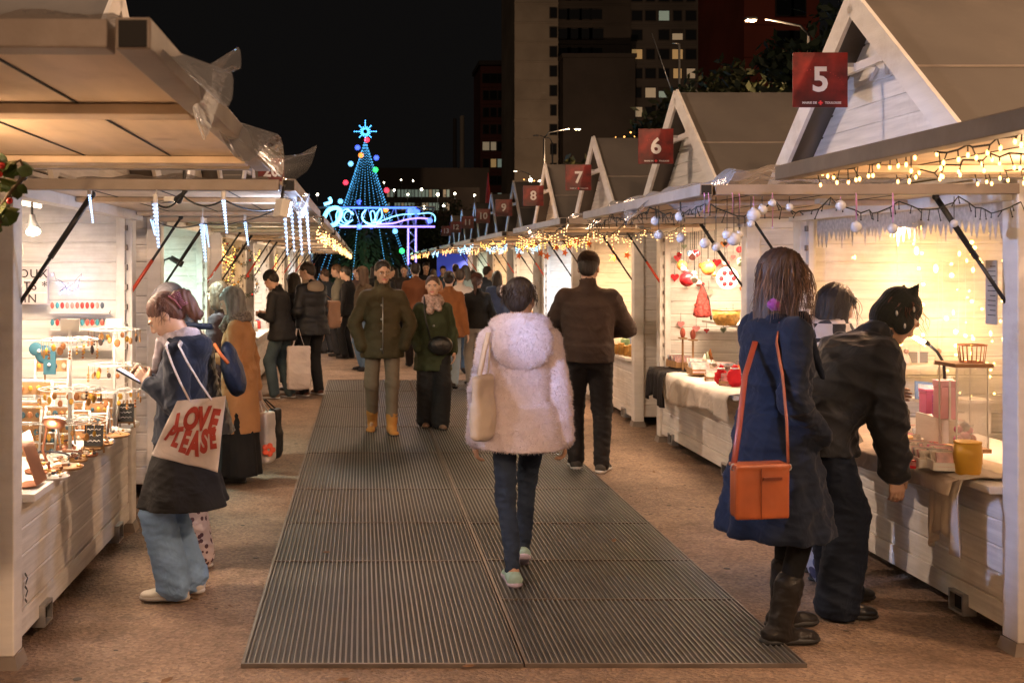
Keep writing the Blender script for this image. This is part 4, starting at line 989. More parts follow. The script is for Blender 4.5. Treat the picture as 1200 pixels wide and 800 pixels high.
def hair(b, t, col, res, style='short', name='hair', seed=0, length=.25, fringe=True):
    hk = b.hk; A = lambda p: b.hc+b.Hm@(np.array(p)*hk); M = b.Hm
    ln = .16+ (length if style in ('long','tail') else 0)
    S = SDF(b.hc-np.array((.2,.2,.15+(length if style in ('long','tail','bob') else 0))), b.hc+np.array((.2,.2,.2)), res)
    e = lambda c, r, k_=.02, op='u': S.ell(A(c), tuple(x*hk for x in r), M, k_*hk, op)
    e((0,-.022,.040), (.083,.099,.088))
    if style in ('short','bun','tail','back'):
        e((0,-.062,-.008), (.070,.055,.075), .03)
        e((0,.070,-.045), (.10,.085,.080), .012, 'd')          # face opening
        e((0,.12,.015), (.062,.07,.042), .012, 'd')
        e((0,.108,.045), (.052,.045,.034), .010, 'd')
    if style == 'bun': S.ell(A((-.045 if seed else 0,-.125,.055)), (.042*hk,.040*hk,.042*hk), M, .012)
    if style == 'sidebun': 
        e((0,-.062,-.008), (.070,.055,.075), .03); e((0,.070,-.045), (.10,.085,.080), .012, 'd'); e((0,.12,.015), (.062,.07,.042), .012, 'd')
        S.ell(A((-.098,-.035,.04)), (.036*hk,.034*hk,.040*hk), M, .008); S.ell(A((-.12,-.03,.06)), (.014*hk,.02*hk,.014*hk), M, .008)
    if style == 'tail': S.cap(A((0,-.10,.03)), A((0,-.135,-.03)), .035*hk, .04*hk, .02); S.cap(A((0,-.135,-.03)), A((0,-.11,-.03-length)), .042*hk, .015*hk, .02)
    if style in ('long','bob'):
        Lz = length; d = np.array((0,0,-1.))
        for sx in (-1,1):
            a0 = A((sx*.062,.0,.0)); a1 = A((sx*.070,-.01,-.08)); a1 = a1+d*max(0, Lz-.10)*.9+b.B@np.array((0,.01,0)); S.cap(a0, a1, .034*hk, .034*hk if style == 'long' else .04*hk, .03)
        a0 = A((0,-.06,.0)); S.cap(a0, A((0,-.075,-.07))+d*max(0,Lz-.07), .062*hk, .055*hk, .04)
        for sx in (-1,1): S.cap(A((sx*.04,-.05,-.02)), A((sx*.048,-.06,-.07))+d*max(0,Lz-.06), .045*hk, .04*hk, .03)
        e((0,.085,-.045), (.057,.085,.088), .012, 'd')
        if fringe: e((0,.062,.052), (.060,.028,.035), .012)
    V, Q = S.mesh()
    # strand ridges running from the crown down
    c = (V-b.hc)@M; th = np.arctan2(c[:,0], -c[:,1]+.01); am = .0020 if style in ('long','bob','tail') else .0008; d = am*np.sin(th*34+2*np.sin(c[:,2]*18+seed))+am*np.sin(th*17+c[:,2]*30+seed)+am*np.sin(th*61+3*np.sin(c[:,2]*40))
    V = push(V, Q, d)
    return mesh_from(name, V, Q, [hair_mat(col)], t)
def strands(b, t, col, n=90, length=.26, seed=0, spread=.05, name='loose_strands', w=.0011, amax=2.6):
    """loose single hairs and locks over a long hairstyle"""
    r = random.Random(seed); hk = b.hk; m = MB()
    for _ in range(n):
        a = r.uniform(-amax, amax); A0 = Vector(b.hc+b.Hm@(np.array((math.sin(a)*.074,-math.cos(a)*.09-.01,.045+r.uniform(-.01,.04)))*hk))
        out = Vector(b.Hm@np.array((math.sin(a), -math.cos(a), 0))); pts = [A0]; p = A0.copy(); L = length*r.uniform(.6,1.1); cur = r.uniform(-.02,.02)
        for q in range(1, 7):
            f = q/6; p = A0+out*(.02+spread*f*r.uniform(.5,1.0))*hk+Vector((cur*math.sin(f*5), cur*math.cos(f*4), -L*f)); pts.append(p)
        m.tube(pts, [w*1.6,w*1.6,w*1.4,w*1.2,w,w*.8,w*.3], 3, cap=False)
    return m.build(name, hair_mat(col), t, normals=False)
def beanie(b, t, m, res, ears=False, name='beanie', low=0.0, pom=False):
    hk = b.hk; A = lambda p: b.hc+b.Hm@(np.array(p)*hk); M = b.Hm; S = SDF(b.hc-.2, b.hc+.24, res)
    e = lambda c, r, k_=.02, op='u': S.ell(A(c), tuple(x*hk for x in r), M, k_*hk, op)
    e((0,-.022,.055), (.088,.104,.092)); S.box(A((0,0,-.10+.10*0-.03+low)), (.16,.16,.055*hk), M, .001, .004, 'd')
    S.box(A((0,.10,-.03)), (.16,.06,.06), M, .01, .004, 'd') if low == 0 else None
    if ears:
        e((0,-.05,-.02), (.082,.078,.095), .02); 
        for sx in (-1,1): S.cap(A((sx*.045,-.035,.125)), A((sx*.062,-.045,.172)), .030*hk, .004*hk, .01)
        for sx in (-1,1): e((sx*.072,.01,-.03), (.02,.05,.06), .015)
        e((0,.10,-.03), (.056,.07,.062), .01, 'd')
    if pom: e((0,-.03,.165), (.04,.04,.04), .01)
    V, Q = S.mesh(); c = (V-b.hc)@M; th = np.arctan2(c[:,0], c[:,1]); V = push(V, Q, .0012*np.sin(th*46)); return mesh_from(name, V, Q, [m], t)
def scarf(b, t, m, res, name='scarf', r_=.045, drop=.16, bulky=1.0, seed=0):
    k = b.k; S = SDF(b.neck0-.3, b.neck0+.25, res)
    for j in range(16):
        a0, a1 = 2*PI*j/16, 2*PI*(j+1)/16
        for (rr, zz, ph) in ((.082,.035,0), (.092,.0,.9)):
            f = lambda a: b.tor((math.sin(a)*rr*k, math.cos(a)*rr*k*.95-.01, .50*k+zz*k+.012*math.sin(2*a+ph))); S.cap(f(a0), f(a1), r_*.75*k*bulky, None, .012)
    if drop: S.cap(b.tor((.03*k,.10*k,.50*k)), b.tor((.05*k,.135*k,(.46-drop)*k)), r_*k, r_*.9*k, .02); S.cap(b.tor((-.03*k,.10*k,.50*k)), b.tor((-.05*k,.13*k,(.49-drop)*k)), r_*.8*k, r_*.8*k, .02)
    V, Q = S.mesh(); V = push(V, Q, wrinkle(V, .012, 1.8, seed)); return mesh_from(name, V, Q, [m], t)
# ================================================================ the people of the market
def rs(Y, a=.0013, lo=.008, hi=.03): return max(lo, min(hi, Y*a))
C_ = {}
def CL(name, col, **kw):
    if name not in C_: C_[name] = cloth(name, col, **kw)
    return C_[name]
m_solew = mat('pale_sole', (.55,.52,.5), .5, var=.1); m_soleb = mat('dark_sole', (.02,.02,.02), .6, var=.1)
def person(label, X, Y, H, head_=0, tone='fair', group=None, hands_mode=(None,None), face=True, curl=(.5,.5), **kw):
    t = thing('person', label, 'person', (X, Y, 0), group)
    b = Body(X, Y, H, head_, **kw); build_body(b, t, tone, rs(Y, .0016, .011), rs(Y, .0008, .0046), hands_mode, face, curl=curl)
    b.r = rs(Y); b.hr = rs(Y, .0009, .0052); b.Y = Y; return t, b

# --- woman with the printed tote bag, left
t1, b1 = person('woman in navy coat and pale wide jeans looking down at her phone', -.915, 5.62, 1.61, 84, lean=2, head=(6,38,0), feet=((-.07,.03,0),(.08,-.02,0)), toes=(6,-10), hands=((-.13,.16,.40,(-.5,-1,-.9)), (.06,.21,.40,(.6,-.9,-.6))), curl=(.9,.8))
trousers(b1, t1, CL('pale_denim', (.24,.40,.68), bscale=160, var=.18, vscale=8), b1.r, .086, .088, .098, name='jeans', wr=.014, wide_hem=.02, low=.06)
shoes(b1, t1, CL('white_leather', (.62,.57,.5), sheen=0), m_solew, .007, bulk=1.15, soleh=.036)
coat(b1, t1, CL('black_wool', (.018,.017,.018), bscale=300), b1.r, hem=.48, thick=.02, name='long_coat', flare=.10, sleeve=.046, folds=.05, fn=6, wr=.006, cuff=.7)
coat(b1, t1, CL('navy_wool', (.014,.020,.040), bscale=260, sheen=.4), b1.r, hem=.80, thick=.036, name='jacket', flare=.01, sleeve=.064, hood='down', wr=.013, seed=4, cuff=.95)
scarf(b1, t1, CL('lilac_scarf', (.52,.46,.52), var=.3, vscale=30), .009, drop=.14, r_=.036)
hair(b1, t1, (.10,.045,.035), .0055, 'back', length=.1); S_ = None
h = SDF(b1.hc-.2, b1.hc+.2, .006); A = lambda p: b1.hc+b1.Hm@np.array(p)
h.cap(A((0,-.085,.02)), A((0,-.125,.0)), .055, .05, .02); h.cap(A((0,-.125,.01)), A((.0,-.13,-.10)), .052, .034, .02); V, Q = h.mesh(); V = push(V, Q, .003*np.sin(V[:,0]*260+V[:,2]*60)); mesh_from('gathered_hair', V, Q, [hair_mat((.10,.045,.035))], t1)
strands(b1, t1, (.11,.05,.038), 130, .10, 3, .008, w=.0013, amax=1.5)
m = MB()   # claw clip
for j in range(9):
    a = j/8; p0 = Vector(A((-.055,-.095,.055-.075*a))); p1 = Vector(A((-.045,-.140,.045-.075*a))); m.tube([p0, (p0+p1)/2+Vector(A((-.018,0,0))-b1.hc), p1], .0024, 5)
m.tube([Vector(A((-.060,-.090,.062))), Vector(A((-.064,-.100,.02))), Vector(A((-.056,-.096,-.03)))], .005, 6); m.build('hair_clip', mat('mauve_clip', (.30,.11,.17), .25, var=0), t1)
ph = thing('phone', 'dark phone held up by the woman with the tote bag', 'phone', tuple(b1.wri[0]))
c = b1.wri[0]+b1.B@np.array((.02,.10,.03)); MB().obox(c, (.07,.145,.009), Matrix((b1.B@rotm('X', R(28))).tolist())).build('body', M_['black'], ph, bevel=.003)
MB().obox(c+np.array((0,0,.007)), (.062,.13,.002), Matrix((b1.B@rotm('X', R(28))).tolist())).build('screen', emit_mat('phone_screen', (.5,.6,.9), .25), ph)
def tote(name, label, c, w, h, d, axis, mt, strap_to, strapm=None, bulge=.03, seed=0, thick=.022, cat='tote bag', straps=2, sl=None):
    """soft cloth bag: c = bottom centre; axis = horizontal width direction"""
    t = thing(name, label, cat, tuple(c)); ax = Vector(axis).normalized(); nr = ax.cross(Vector((0,0,1))); c = Vector(c)
    S = SDF(np.array(c)-w*.75-.05, np.array(c)+np.array((w*.75, w*.75, h+.1)), .009)
    M = np.array([tuple(ax), tuple(nr), (0,0,1)]).T
    S.box(c+Vector((0,0,h/2)), (w/2, d/2, h/2), M, .02, .0); S.ell(c+Vector((0,0,h*.30)), (w*.42, d*.5+bulge, h*.30), M, .06)
    V, Q = S.mesh(); V = relax(V, Q, 2, .5); V = push(V, Q, wrinkle(V, .008, 1.2, seed)); 
    tz = (V[:,2]-c.z)/h; V[:,0] -= 0; mesh_from('bag_body', V, Q, [mt], t)
    if strap_to is not None:
        s_ = Vector(strap_to)
        for sg in ((-1,1) if straps == 2 else (1,)):
            for off in ((-.0,) if straps == 2 else (0,)):
                a = c+ax*w*.26*sg+Vector((0,0,h-.02)); m = MB(); mid = a.lerp(s_, .5)+nr*.006*sg; m.tube([a, mid, s_+ax*.012*sg], thick*.5, 6, flat=.3, sm=True); m.build('strap', strapm or mt, t)
    return t, ax, nr
def pxw(px, py, Y): return at(px, py, Y)
m_canvas = cloth('natural_canvas', (.70,.62,.60), .8, bscale=400, sheen=.1)
m_red = cloth('brick_red_print', (.38,.055,.04), .7, sheen=0)
tb_ = thing('tote_bag', 'white canvas tote bag with red bubble lettering hanging from the navy coated woman', 'tote bag', tuple(at(215, 552, 5.26)))
YT = 5.26; q00 = at(177,533,YT); q10 = at(255,553,YT); q01 = at(207,470,YT); q11 = at(264,464,YT)   # corners of the hanging cloth
def TQ(u, v, d=0.):
    p = q00*(1-u)*(1-v)+q10*u*(1-v)+q01*(1-u)*v+q11*u*v; bul = .030*math.sin(PI*min(1,max(0,u)))*math.sin(PI*min(1,max(0,v*.85+.05)))
    fold = .006*math.sin(u*14+v*4)*(1-v*.3)+.007*math.sin((u*.7-v)*9)
    return p+Vector((0, -bul-fold-d, 0))
n = 30; vs = [TQ(i/n, j/n) for j in range(n+1) for i in range(n+1)]+[TQ(i/n, j/n, -.012-.07*math.sin(PI*i/n)*math.sin(PI*min(1,.1+.9*j/n))*(.4 if j == n else 1)) for j in range(n+1) for i in range(n+1)]; k0 = (n+1)**2
fs = [(j*(n+1)+i, j*(n+1)+i+1, (j+1)*(n+1)+i+1, (j+1)*(n+1)+i) for j in range(n) for i in range(n)]; fs += [tuple(k0+a for a in reversed(f)) for f in fs]
for i in range(n): fs += [(i, k0+i, k0+i+1, i+1)]
for j in range(n): fs += [(j*(n+1), (j+1)*(n+1), k0+(j+1)*(n+1), k0+j*(n+1)), (j*(n+1)+n, k0+j*(n+1)+n, k0+(j+1)*(n+1)+n, (j+1)*(n+1)+n)]
m = MB(); m.add(vs, fs, 0, True); m.build('bag_body', m_canvas, tb_)
def letters(txt, u0, v0, us, sizes, rot):
    for ch, (du, dv, sx, sy), ro in zip(txt, sizes, rot):
        cu = bpy.data.curves.new('t', 'FONT'); cu.body = ch; cu.size = 1; cu.offset = .055; cu.align_x = 'CENTER'; cu.align_y = 'CENTER'; cu.extrude = .01; cu.resolution_u = 4
        to = bpy.data.objects.new('t', cu); COL.objects.link(to); me = bpy.data.meshes.new_from_object(to.evaluated_get(bpy.context.evaluated_depsgraph_get())); bpy.data.objects.remove(to)
        bm = bmesh.new(); bm.from_mesh(me); bmesh.ops.triangulate(bm, faces=bm.faces); bmesh.ops.subdivide_edges(bm, edges=bm.edges, cuts=1); bm.to_mesh(me); bm.free(); me.materials.clear(); off = wloc(tb_)
        c_, s_ = math.cos(ro), math.sin(ro)
        for v in me.vertices:
            x, y = v.co.x*sx, v.co.y*sy; x, y = x*c_-y*s_, x*s_+y*c_; p = TQ(u0+du+x, v0+dv+y, .0025+(.0015 if v.co.z > 0 else -.001)); v.co = p-off
        mesh_obj('lettering', me, m_red, tb_)
letters('LOVE', .33, .66, 0, [(-.10,-.04,.32,.42),(.10,.03,.32,.46),(.31,.03,.34,.46),(.51,-.01,.30,.44)], [.25,.1,0,-.15])
letters('PLEASE', .30, .40, 0, [(-.14,.02,.21,.36),(-.02,-.04,.21,.40),(.13,-.07,.24,.46),(.29,-.08,.25,.48),(.44,-.03,.24,.44),(.57,.03,.21,.38)], [-.25,-.1,-.05,0,.1,.22])
for (u, tgt) in ((.30, b1.sh[0]+np.array((-.035,-.045,.045))), (.74, b1.sh[0]+np.array((.03,-.05,.05)))):
    a = TQ(u, .97, .004); s_ = Vector(tgt); m = MB(); m.tube([a, a.lerp(s_,.33)+Vector((.004,-.055,0)), a.lerp(s_,.7)+Vector((.002,-.055,0)), s_+Vector((0,-.015,0)), s_+Vector((0,.05,.015))], .013, 6, flat=.28); m.build('strap', m_canvas, tb_)

# companion behind her
t, b = person('person in grey beanie and flowered trousers behind the tote bag woman', -.91, 6.25, 1.64, 84, lean=12, head=(0,25,0), feet=((-.08,.0,0),(.08,.05,0)), hands=((-.1,.2,.3),(.1,.22,.3)))
fl = CL('flowered_cotton', (.50,.40,.38), bscale=100); 
def dots_on(m, c2, sc, th):
    nt = m.node_tree; N = nt.nodes; L = nt.links; b_ = N['Principled BSDF']; src = b_.inputs['Base Color'].links[0].from_socket
    tc = N.new('ShaderNodeTexCoord'); v = N.new('ShaderNodeTexVoronoi'); v.inputs['Scale'].default_value = sc; L.new(tc.outputs['Object'], v.inputs[0])
    mt = N.new('ShaderNodeMath'); mt.operation = 'LESS_THAN'; mt.inputs[1].default_value = th; L.new(v.outputs[0], mt.inputs[0]); mx = N.new('ShaderNodeMix'); mx.data_type = 'RGBA'; L.new(mt.outputs[0], mx.inputs[0]); L.new(src, mx.inputs[6]); mx.inputs[7].default_value = (*c2, 1); L.new(mx.outputs[2], b_.inputs['Base Color'])
dots_on(fl, (.10,.05,.06), 26, .33)
trousers(b, t, fl, b.r, .10, .10, .098, wr=.012, wide_hem=.02); shoes(b, t, CL('white_leather',(.6,.6,.6)), m_solew, .008)
coat(b, t, CL('black_leather', (.016,.016,.017), rough=.35, sheen=0, bump=.15), b.r, hem=.75, thick=.034, name='jacket', sleeve=.056, collar=.05, wr=.014, seed=9)
hair(b, t, (.07,.04,.03), .007, 'back'); beanie(b, t, CL('grey_knit', (.12,.11,.12), bscale=120), .007)
bp = thing('backpack', 'dark blue backpack with orange trim on the back of the grey beanie person', 'backpack', tuple(b.tor((0,-.2,.1))))
S = SDF(b.tor((0,-.22,.2))-.3, b.tor((0,-.22,.2))+.3, .009); S.ell(b.tor((0,-.215,.20)), (.115,.055,.16), b.T, .03); S.ell(b.tor((0,-.25,.14)), (.09,.03,.09), b.T, .03); S.cap(b.tor((-.1,-.17,.46)), b.tor((-.12,-.02,.50)), .02, .02, .02); V, Q = S.mesh(); V = push(V, Q, wrinkle(V, .006, 1, 3)); mesh_from('bag_body', V, Q, [CL('blue_nylon', (.015,.025,.055), rough=.5)], bp)
m = MB(); m.tube([b.tor((-.09,-.17,.36)), b.tor((-.125,-.20,.30)), b.tor((-.135,-.235,.24))], .010, 6); m.build('orange_trim', mat('orange_trim', (.6,.16,.05), .5), bp)

# camel coat woman
t, b = person('grey haired woman in a long camel coat and black skirt at a left stall', -.96, 8.6, 1.56, 82, lean=2, head=(0,18,0), feet=((-.08,0,0),(.08,.04,0)), hands=((-.12,.22,.30),(.20,-.12,-.05)))
skirt(b, t, CL('black_skirt', (.014,.014,.015)), b.r, .07, .17, .245); shoes(b, t, CL('black_shoe', (.015,.015,.015), rough=.3), m_soleb, .009)
coat(b, t, CL('camel_wool', (.50,.25,.11), bscale=260), b.r, hem=.40, thick=.040, sleeve=.062, flare=.015, collar=.05, wr=.007, seed=12, folds=.02)
scarf(b, t, CL('mottled_scarf', (.20,.17,.15), var=.6, vscale=60), .010, drop=.05, r_=.04)
hair(b, t, (.20,.19,.18), .0075, 'bob', length=.16)
c = at(312, 541, 8.75); sb, ax, nr = tote('shopping_bag', 'white shopping bag with an orange red flower print held beside the camel coat', c, .16, .40, .10, (.4,1,0), cloth('white_paper', (.66,.60,.56), .6, sheen=0, bump=.1), at(305, 470, 8.7), bulge=.01)
m = MB(); 
for j in range(5): a = j*1.257; m.ball((c.x+.03+math.cos(a)*.032, c.y-.14, c.z+.12+math.sin(a)*.032), .024, 8, sc=(1,.25,1))
for j in range(3): m.ball((c.x-.07, c.y-.10, c.z+.22+.05*j), .026, 8, sc=(1,.25,1))
m.build('flower_print', mat('orange_print', (.75,.10,.04), .5), sb)
c = at(322, 535, 9.0); tote('shopping_bag', 'plain black shopping bag directly behind the white one with flowers', c, .13, .40, .08, (.4,1,0), cloth('black_paper', (.02,.02,.02), .5), at(310, 468, 8.9))
t, b = person('brown haired woman almost hidden behind the grey haired woman in camel', -1.20, 9.35, 1.58, 70, head=(-8,10,0), hands=((-.15,.2,.2),(.15,.2,.2)))
trousers(b, t, CL('black_trouser', (.018,.018,.02)), b.r); shoes(b, t, CL('black_shoe', (.015,.015,.015)), m_soleb, .011); coat(b, t, CL('plum_wool', (.06,.04,.05)), b.r, hem=.6, collar=.04); hair(b, t, (.09,.05,.03), .009, 'bob', length=.12)

# two men and a bag in front of the wreath stall
t, b = person('man in black jacket and slate jeans bending over the wreath stall', -1.02, 14.0, 1.68, 62, lean=10, head=(0,28,0), feet=((-.10,.06,0),(.10,-.06,0)), hands=((-.12,.28,.30),(.12,.28,.30)))
trousers(b, t, CL('slate_denim', (.06,.09,.11), var=.2), b.r, .098, .082, .075, name='jeans'); shoes(b, t, CL('brown_shoe', (.16,.10,.07)), m_solew, .013); coat(b, t, CL('black_jacket', (.014,.014,.016), rough=.7), b.r, hem=.74, collar=.05, seed=5); hair(b, t, (.03,.02,.015), .012, 'short'); beanie(b, t, CL('black_knit', (.02,.02,.02)), .012)
t, b = person('tall man in black quilted jacket with beige hood near the wreath stall', -.66, 14.3, 1.77, 40, lean=3, head=(32,16,0), feet=((-.12,.0,0),(.13,.02,0)), hands=((-.18,.2,.22),(.24,.08,.0)))
trousers(b, t, CL('black_trouser', (.018,.018,.02)), b.r, .10, .08, .07); shoes(b, t, CL('red_brown_shoe', (.10,.04,.03)), m_solew, .013); coat(b, t, CL('black_down', (.018,.019,.022), rough=.5), b.r, hem=.80, thick=.055, quilt=.11, hood=None, collar=.02)
S = SDF(b.tor((0,0,.5))-.3, b.tor((0,0,.5))+.3, .014); S.ell(b.tor((0,-.10,.46)), (.13,.08,.09), b.T, .03); S.cap(b.tor((-.09,0,.52)), b.tor((.09,0,.52)), .05, .05); V, Q = S.mesh(); mesh_from('hood', V, Q, [CL('beige_sweat', (.32,.25,.18))], t); hair(b, t, (.03,.02,.015), .012, 'short')
c = at(352, 462, 13.9); c = at(350, 456, 13.9); tote('carrier_bag', 'white plastic carrier bag hanging between the two men in black', c, .30, .55, .10, (1,.3,0), cloth('thin_white_plastic', (.60,.52,.50), .45, sheen=0), at(349, 385, 14.0))
c = at(388, 384, 14.6); tote('paper_bag', 'tan shoulder bag at the back of the man in the quilted jacket', c, .22, .36, .16, (.7,.7,0), cloth('tan_leather', (.34,.20,.13), .6), at(372, 338, 14.4))
t, b = person('person in a patterned dark skirt standing between the two men in black', -.90, 14.8, 1.62, 50, head=(0,20,0)); skirt(b, t, CL('patterned_skirt', (.06,.06,.07), var=.9, vscale=40), b.r, .12); shoes(b, t, CL('black_shoe', (.015,.015,.015)), m_soleb, .014); coat(b, t, CL('black_jacket', (.014,.014,.016)), b.r, hem=.75); hair(b, t, (.04,.03,.02), .013, 'bob')

# couple walking towards the camera
t, b = person('man with glasses in an olive parka and tan boots walking towards the camera', .20, 11.2, 1.77, 180, lean=1, head=(10,4,0), tone='mid', feet=((-.09,.16,.0,0),(.10,-.10,.02,12)), toes=(8,-8), wide=.98, hands=((-.21,.12,.06,(-1,-.7,0)),(.21,.12,.06,(1,-.7,0))), hands_mode=('no','no'))
trousers(b, t, CL('khaki_trouser', (.17,.13,.095)), b.r, .092, .072, .060, low=.16, wr=.012); shoes(b, t, CL('tan_nubuck', (.42,.19,.05), rough=.7), m_soleb, .010, shaft=.12, bulk=1.15); 
coat(b, t, CL('olive_nylon', (.058,.046,.022), rough=.65), b.r, hem=.76, thick=.048, sleeve=.066, quilt=.17, collar=.07, flare=.02, seed=21, wr=.014, folds=.02); hair(b, t, (.02,.014,.01), .010, 'short')
m = MB(); m.tube([b.tor((.0,.182,.44)), b.tor((.0,.205,.2)), b.tor((0,.20,-.12))], .006, 6)
for z in (.36,.22,.10,-.08): m.ball(b.tor((.012,.195 if z > .2 else .21,z)), .013, 8)
m.build('button_placket', M_['steel'], t)
m = MB(); A = lambda p: Vector(b.hc+b.Hm@np.array(p))
for sx in (-1,1):
    m.tube([A((sx*.033+.024*math.cos(a), .103, .002+.019*math.sin(a))) for a in np.linspace(0, 2*PI, 13)], .0022, 5); m.tube([A((sx*.057,.100,.006)), A((sx*.078,.02,.004)), A((sx*.078,-.01,-.0))], .0022, 5)
m.tube([A((-.010,.104,.005)), A((.010,.104,.005))], .0022, 5); m.build('glasses', mat('gold_wire', (.5,.35,.2), .3, .8), t)
e_ = MB(); A2 = lambda p: b.hc+b.Hm@np.array(p)
S = SDF(b.hc-.15, b.hc+.15, .007); S.ell(A2((0,.068,-.088)), (.030,.024,.022), b.Hm, .01); S.ell(A2((0,.088,-.047)), (.024,.010,.005), b.Hm, .01); V, Q = S.mesh(); mesh_from('beard', V, Q, [hair_mat((.05,.025,.018))], t)
t, b = person('woman in dark green parka and pale scarf beside the olive parka man', .73, 11.45, 1.61, 184, head=(-12,0,0), tone='fair', feet=((-.07,.08,0),(.07,-.08,0)), hands=((-.22,.12,.05),(.20,.20,.10)), hands_mode=(None,'no'))
trousers(b, t, CL('black_trouser', (.012,.012,.013)), b.r, .105, .105, .105, wide_hem=.02, wr=.012); shoes(b, t, CL('brown_shoe', (.16,.07,.04)), m_soleb, .011)
coat(b, t, CL('green_nylon', (.040,.052,.024), rough=.75), b.r, hem=.60, thick=.038, sleeve=.060, flare=.03, seed=31, wr=.012); scarf(b, t, CL('rose_scarf', (.42,.30,.26), var=.5, vscale=50), .011, drop=.06, r_=.052); hair(b, t, (.06,.035,.025), .010, 'back'); 
m = MB(); m.ball(b.tor((.02,.16,.40)), .010, 8); m.ball(b.tor((.012,.168,.22)), .012, 8); m.build('button', M_['steel'], t)
hb = thing('shoulder_bag', 'small round black shoulder bag worn across the green parka', 'bag', tuple(b.tor((-.03,.2,.0)))); S = SDF(b.tor((-.03,.2,.02))-.2, b.tor((-.03,.2,.02))+.2, .011); S.ell(b.tor((-.05,.20,.02)), (.13,.06,.10), b.T, .02); V, Q = S.mesh(); mesh_from('bag_body', V, Q, [CL('black_leather', (.016,.014,.014), rough=.35)], hb)
m = MB(); m.tube([b.tor((.05,.20,.08)), b.tor((.10,.16,.30)), b.tor((.10,.06,.52))], .009, 6); m.build('strap', M_['black'], hb)

# fur coat woman, centre
t3, b3 = person('woman in a fluffy pale pink fur coat and dark jeans walking away down the mats', .85, 5.96, 1.655, 0, lean=2, head=(-28,2,0), tone='mid', feet=((-.055,-.14,.0,0),(.045,.22,.03,28)), toes=(2,-2), hands=((-.25,.02,-.05,(-1,-.6,0)),(.27,.02,-.10,(1,-.7,0))), curl=(.8,.9))
trousers(b3, t3, CL('dark_denim', (.028,.042,.075), bscale=200, var=.25, vscale=10), b3.r, .083, .060, .046, name='jeans', wr=.012, low=.07)
shoes(b3, t3, CL('mint_mesh', (.36,.52,.46), sheen=0), CL('lilac_sole', (.55,.47,.60), sheen=0), .0065, bulk=1.12, soleh=.040)
fur = CL('pink_fur', (.68,.60,.65), bscale=60, bump=.45, dist=.006, sheen=.9, var=.08, vscale=26)
coat(b3, t3, fur, b3.r, hem=.71, thick=.058, name='fur_coat', sleeve=.078, flare=.035, seed=41, wr=.006, folds=.015, cuff=.98)
S = SDF(b3.tor((0,0,.4))-.35, b3.tor((0,0,.4))+.35, .008)
S.ell(b3.tor((0,-.13,.40)), (.165,.062,.150), b3.T, .03); S.ell(b3.tor((-.095,-.04,.49)), (.075,.10,.062), b3.T, .03); S.ell(b3.tor((.095,-.04,.49)), (.075,.10,.062), b3.T, .03); S.ell(b3.tor((0,-.075,.52)), (.12,.06,.05), b3.T, .03); S.ell(b3.tor((0,-.02,.60)), (.080,.085,.08), b3.T, .02, 'd')
V, Q = S.mesh(); V = push(V, Q, wrinkle(V, .006, 1, 2)); mesh_from('hood', V, Q, [fur], t3)
m_pile = bpy.data.materials.new('fur_fibres'); m_pile.use_nodes = True; nt_p = m_pile.node_tree; nt_p.nodes.clear()
_o = nt_p.nodes.new('ShaderNodeOutputMaterial'); _m = nt_p.nodes.new('ShaderNodeMixShader'); _d = nt_p.nodes.new('ShaderNodeBsdfDiffuse'); _t = nt_p.nodes.new('ShaderNodeBsdfTranslucent')
_d.inputs[0].default_value = (.80,.73,.79,1); _t.inputs[0].default_value = (.80,.73,.79,1); _m.inputs[0].default_value = .5
nt_p.links.new(_d.outputs[0], _m.inputs[1]); nt_p.links.new(_t.outputs[0], _m.inputs[2]); nt_p.links.new(_m.outputs[0], _o.inputs[0])
m = MB()   # real tufts of fur so the outline is not clean
def fur_tufts(src, n, L, seed, mt, t, w=.004):
    me = src.data; r = random.Random(seed); ps = me.polygons; vs_ = me.vertices; off = wloc(src); mb = MB(); N_ = len(ps)
    for _ in range(n):
        p = ps[r.randrange(N_)]; c = p.center+off; nn = p.normal; d = (nn*.75+Vector((r.gauss(0,.4), r.gauss(0,.4), -.55+r.gauss(0,.35)))).normalized()*L*r.uniform(.6,1.3); s_ = d.cross(nn).normalized()*w if d.cross(nn).length > 1e-5 else Vector((w,0,0))
        mb.add([c-s_, c+s_, c+d], [(0,1,2)])
    return mb
for o in [c_ for c_ in t3.children if c_.name.split('.')[0] in ('fur_coat','hood')]:
    n_ = 17000 if 'fur' in o.name else 7000
    mb = fur_tufts(o, n_, .012, 3, fur, t3, .002); f = mb.build('fur_pile', m_pile, o, normals=False)
hair(b3, t3, (.022,.015,.012), .0055, 'sidebun'); strands(b3, t3, (.035,.022,.016), 150, .09, 8, .006, w=.0014, amax=1.7)
m = MB(); A = lambda p: Vector(b3.hc+b3.Hm@np.array(p)); m.tube([A((-.088+.0*a, -.035+.030*math.cos(a), .04+.030*math.sin(a))) for a in np.linspace(0, 6.28, 11)], .008, 6); m.build('hair_band', mat('pale_band', (.6,.5,.45), .6), t3)
c = at(566, 514, 5.80); tote('tote_bag', 'plain cream tote bag hanging at the left side of the pink fur coat woman', c, .20, .34, .05, (.55,.83,0), cloth('cream_canvas', (.68,.58,.50), .8, bscale=400), b3.sh[0]+np.array((-.02,-.06,.05)), thick=.03)

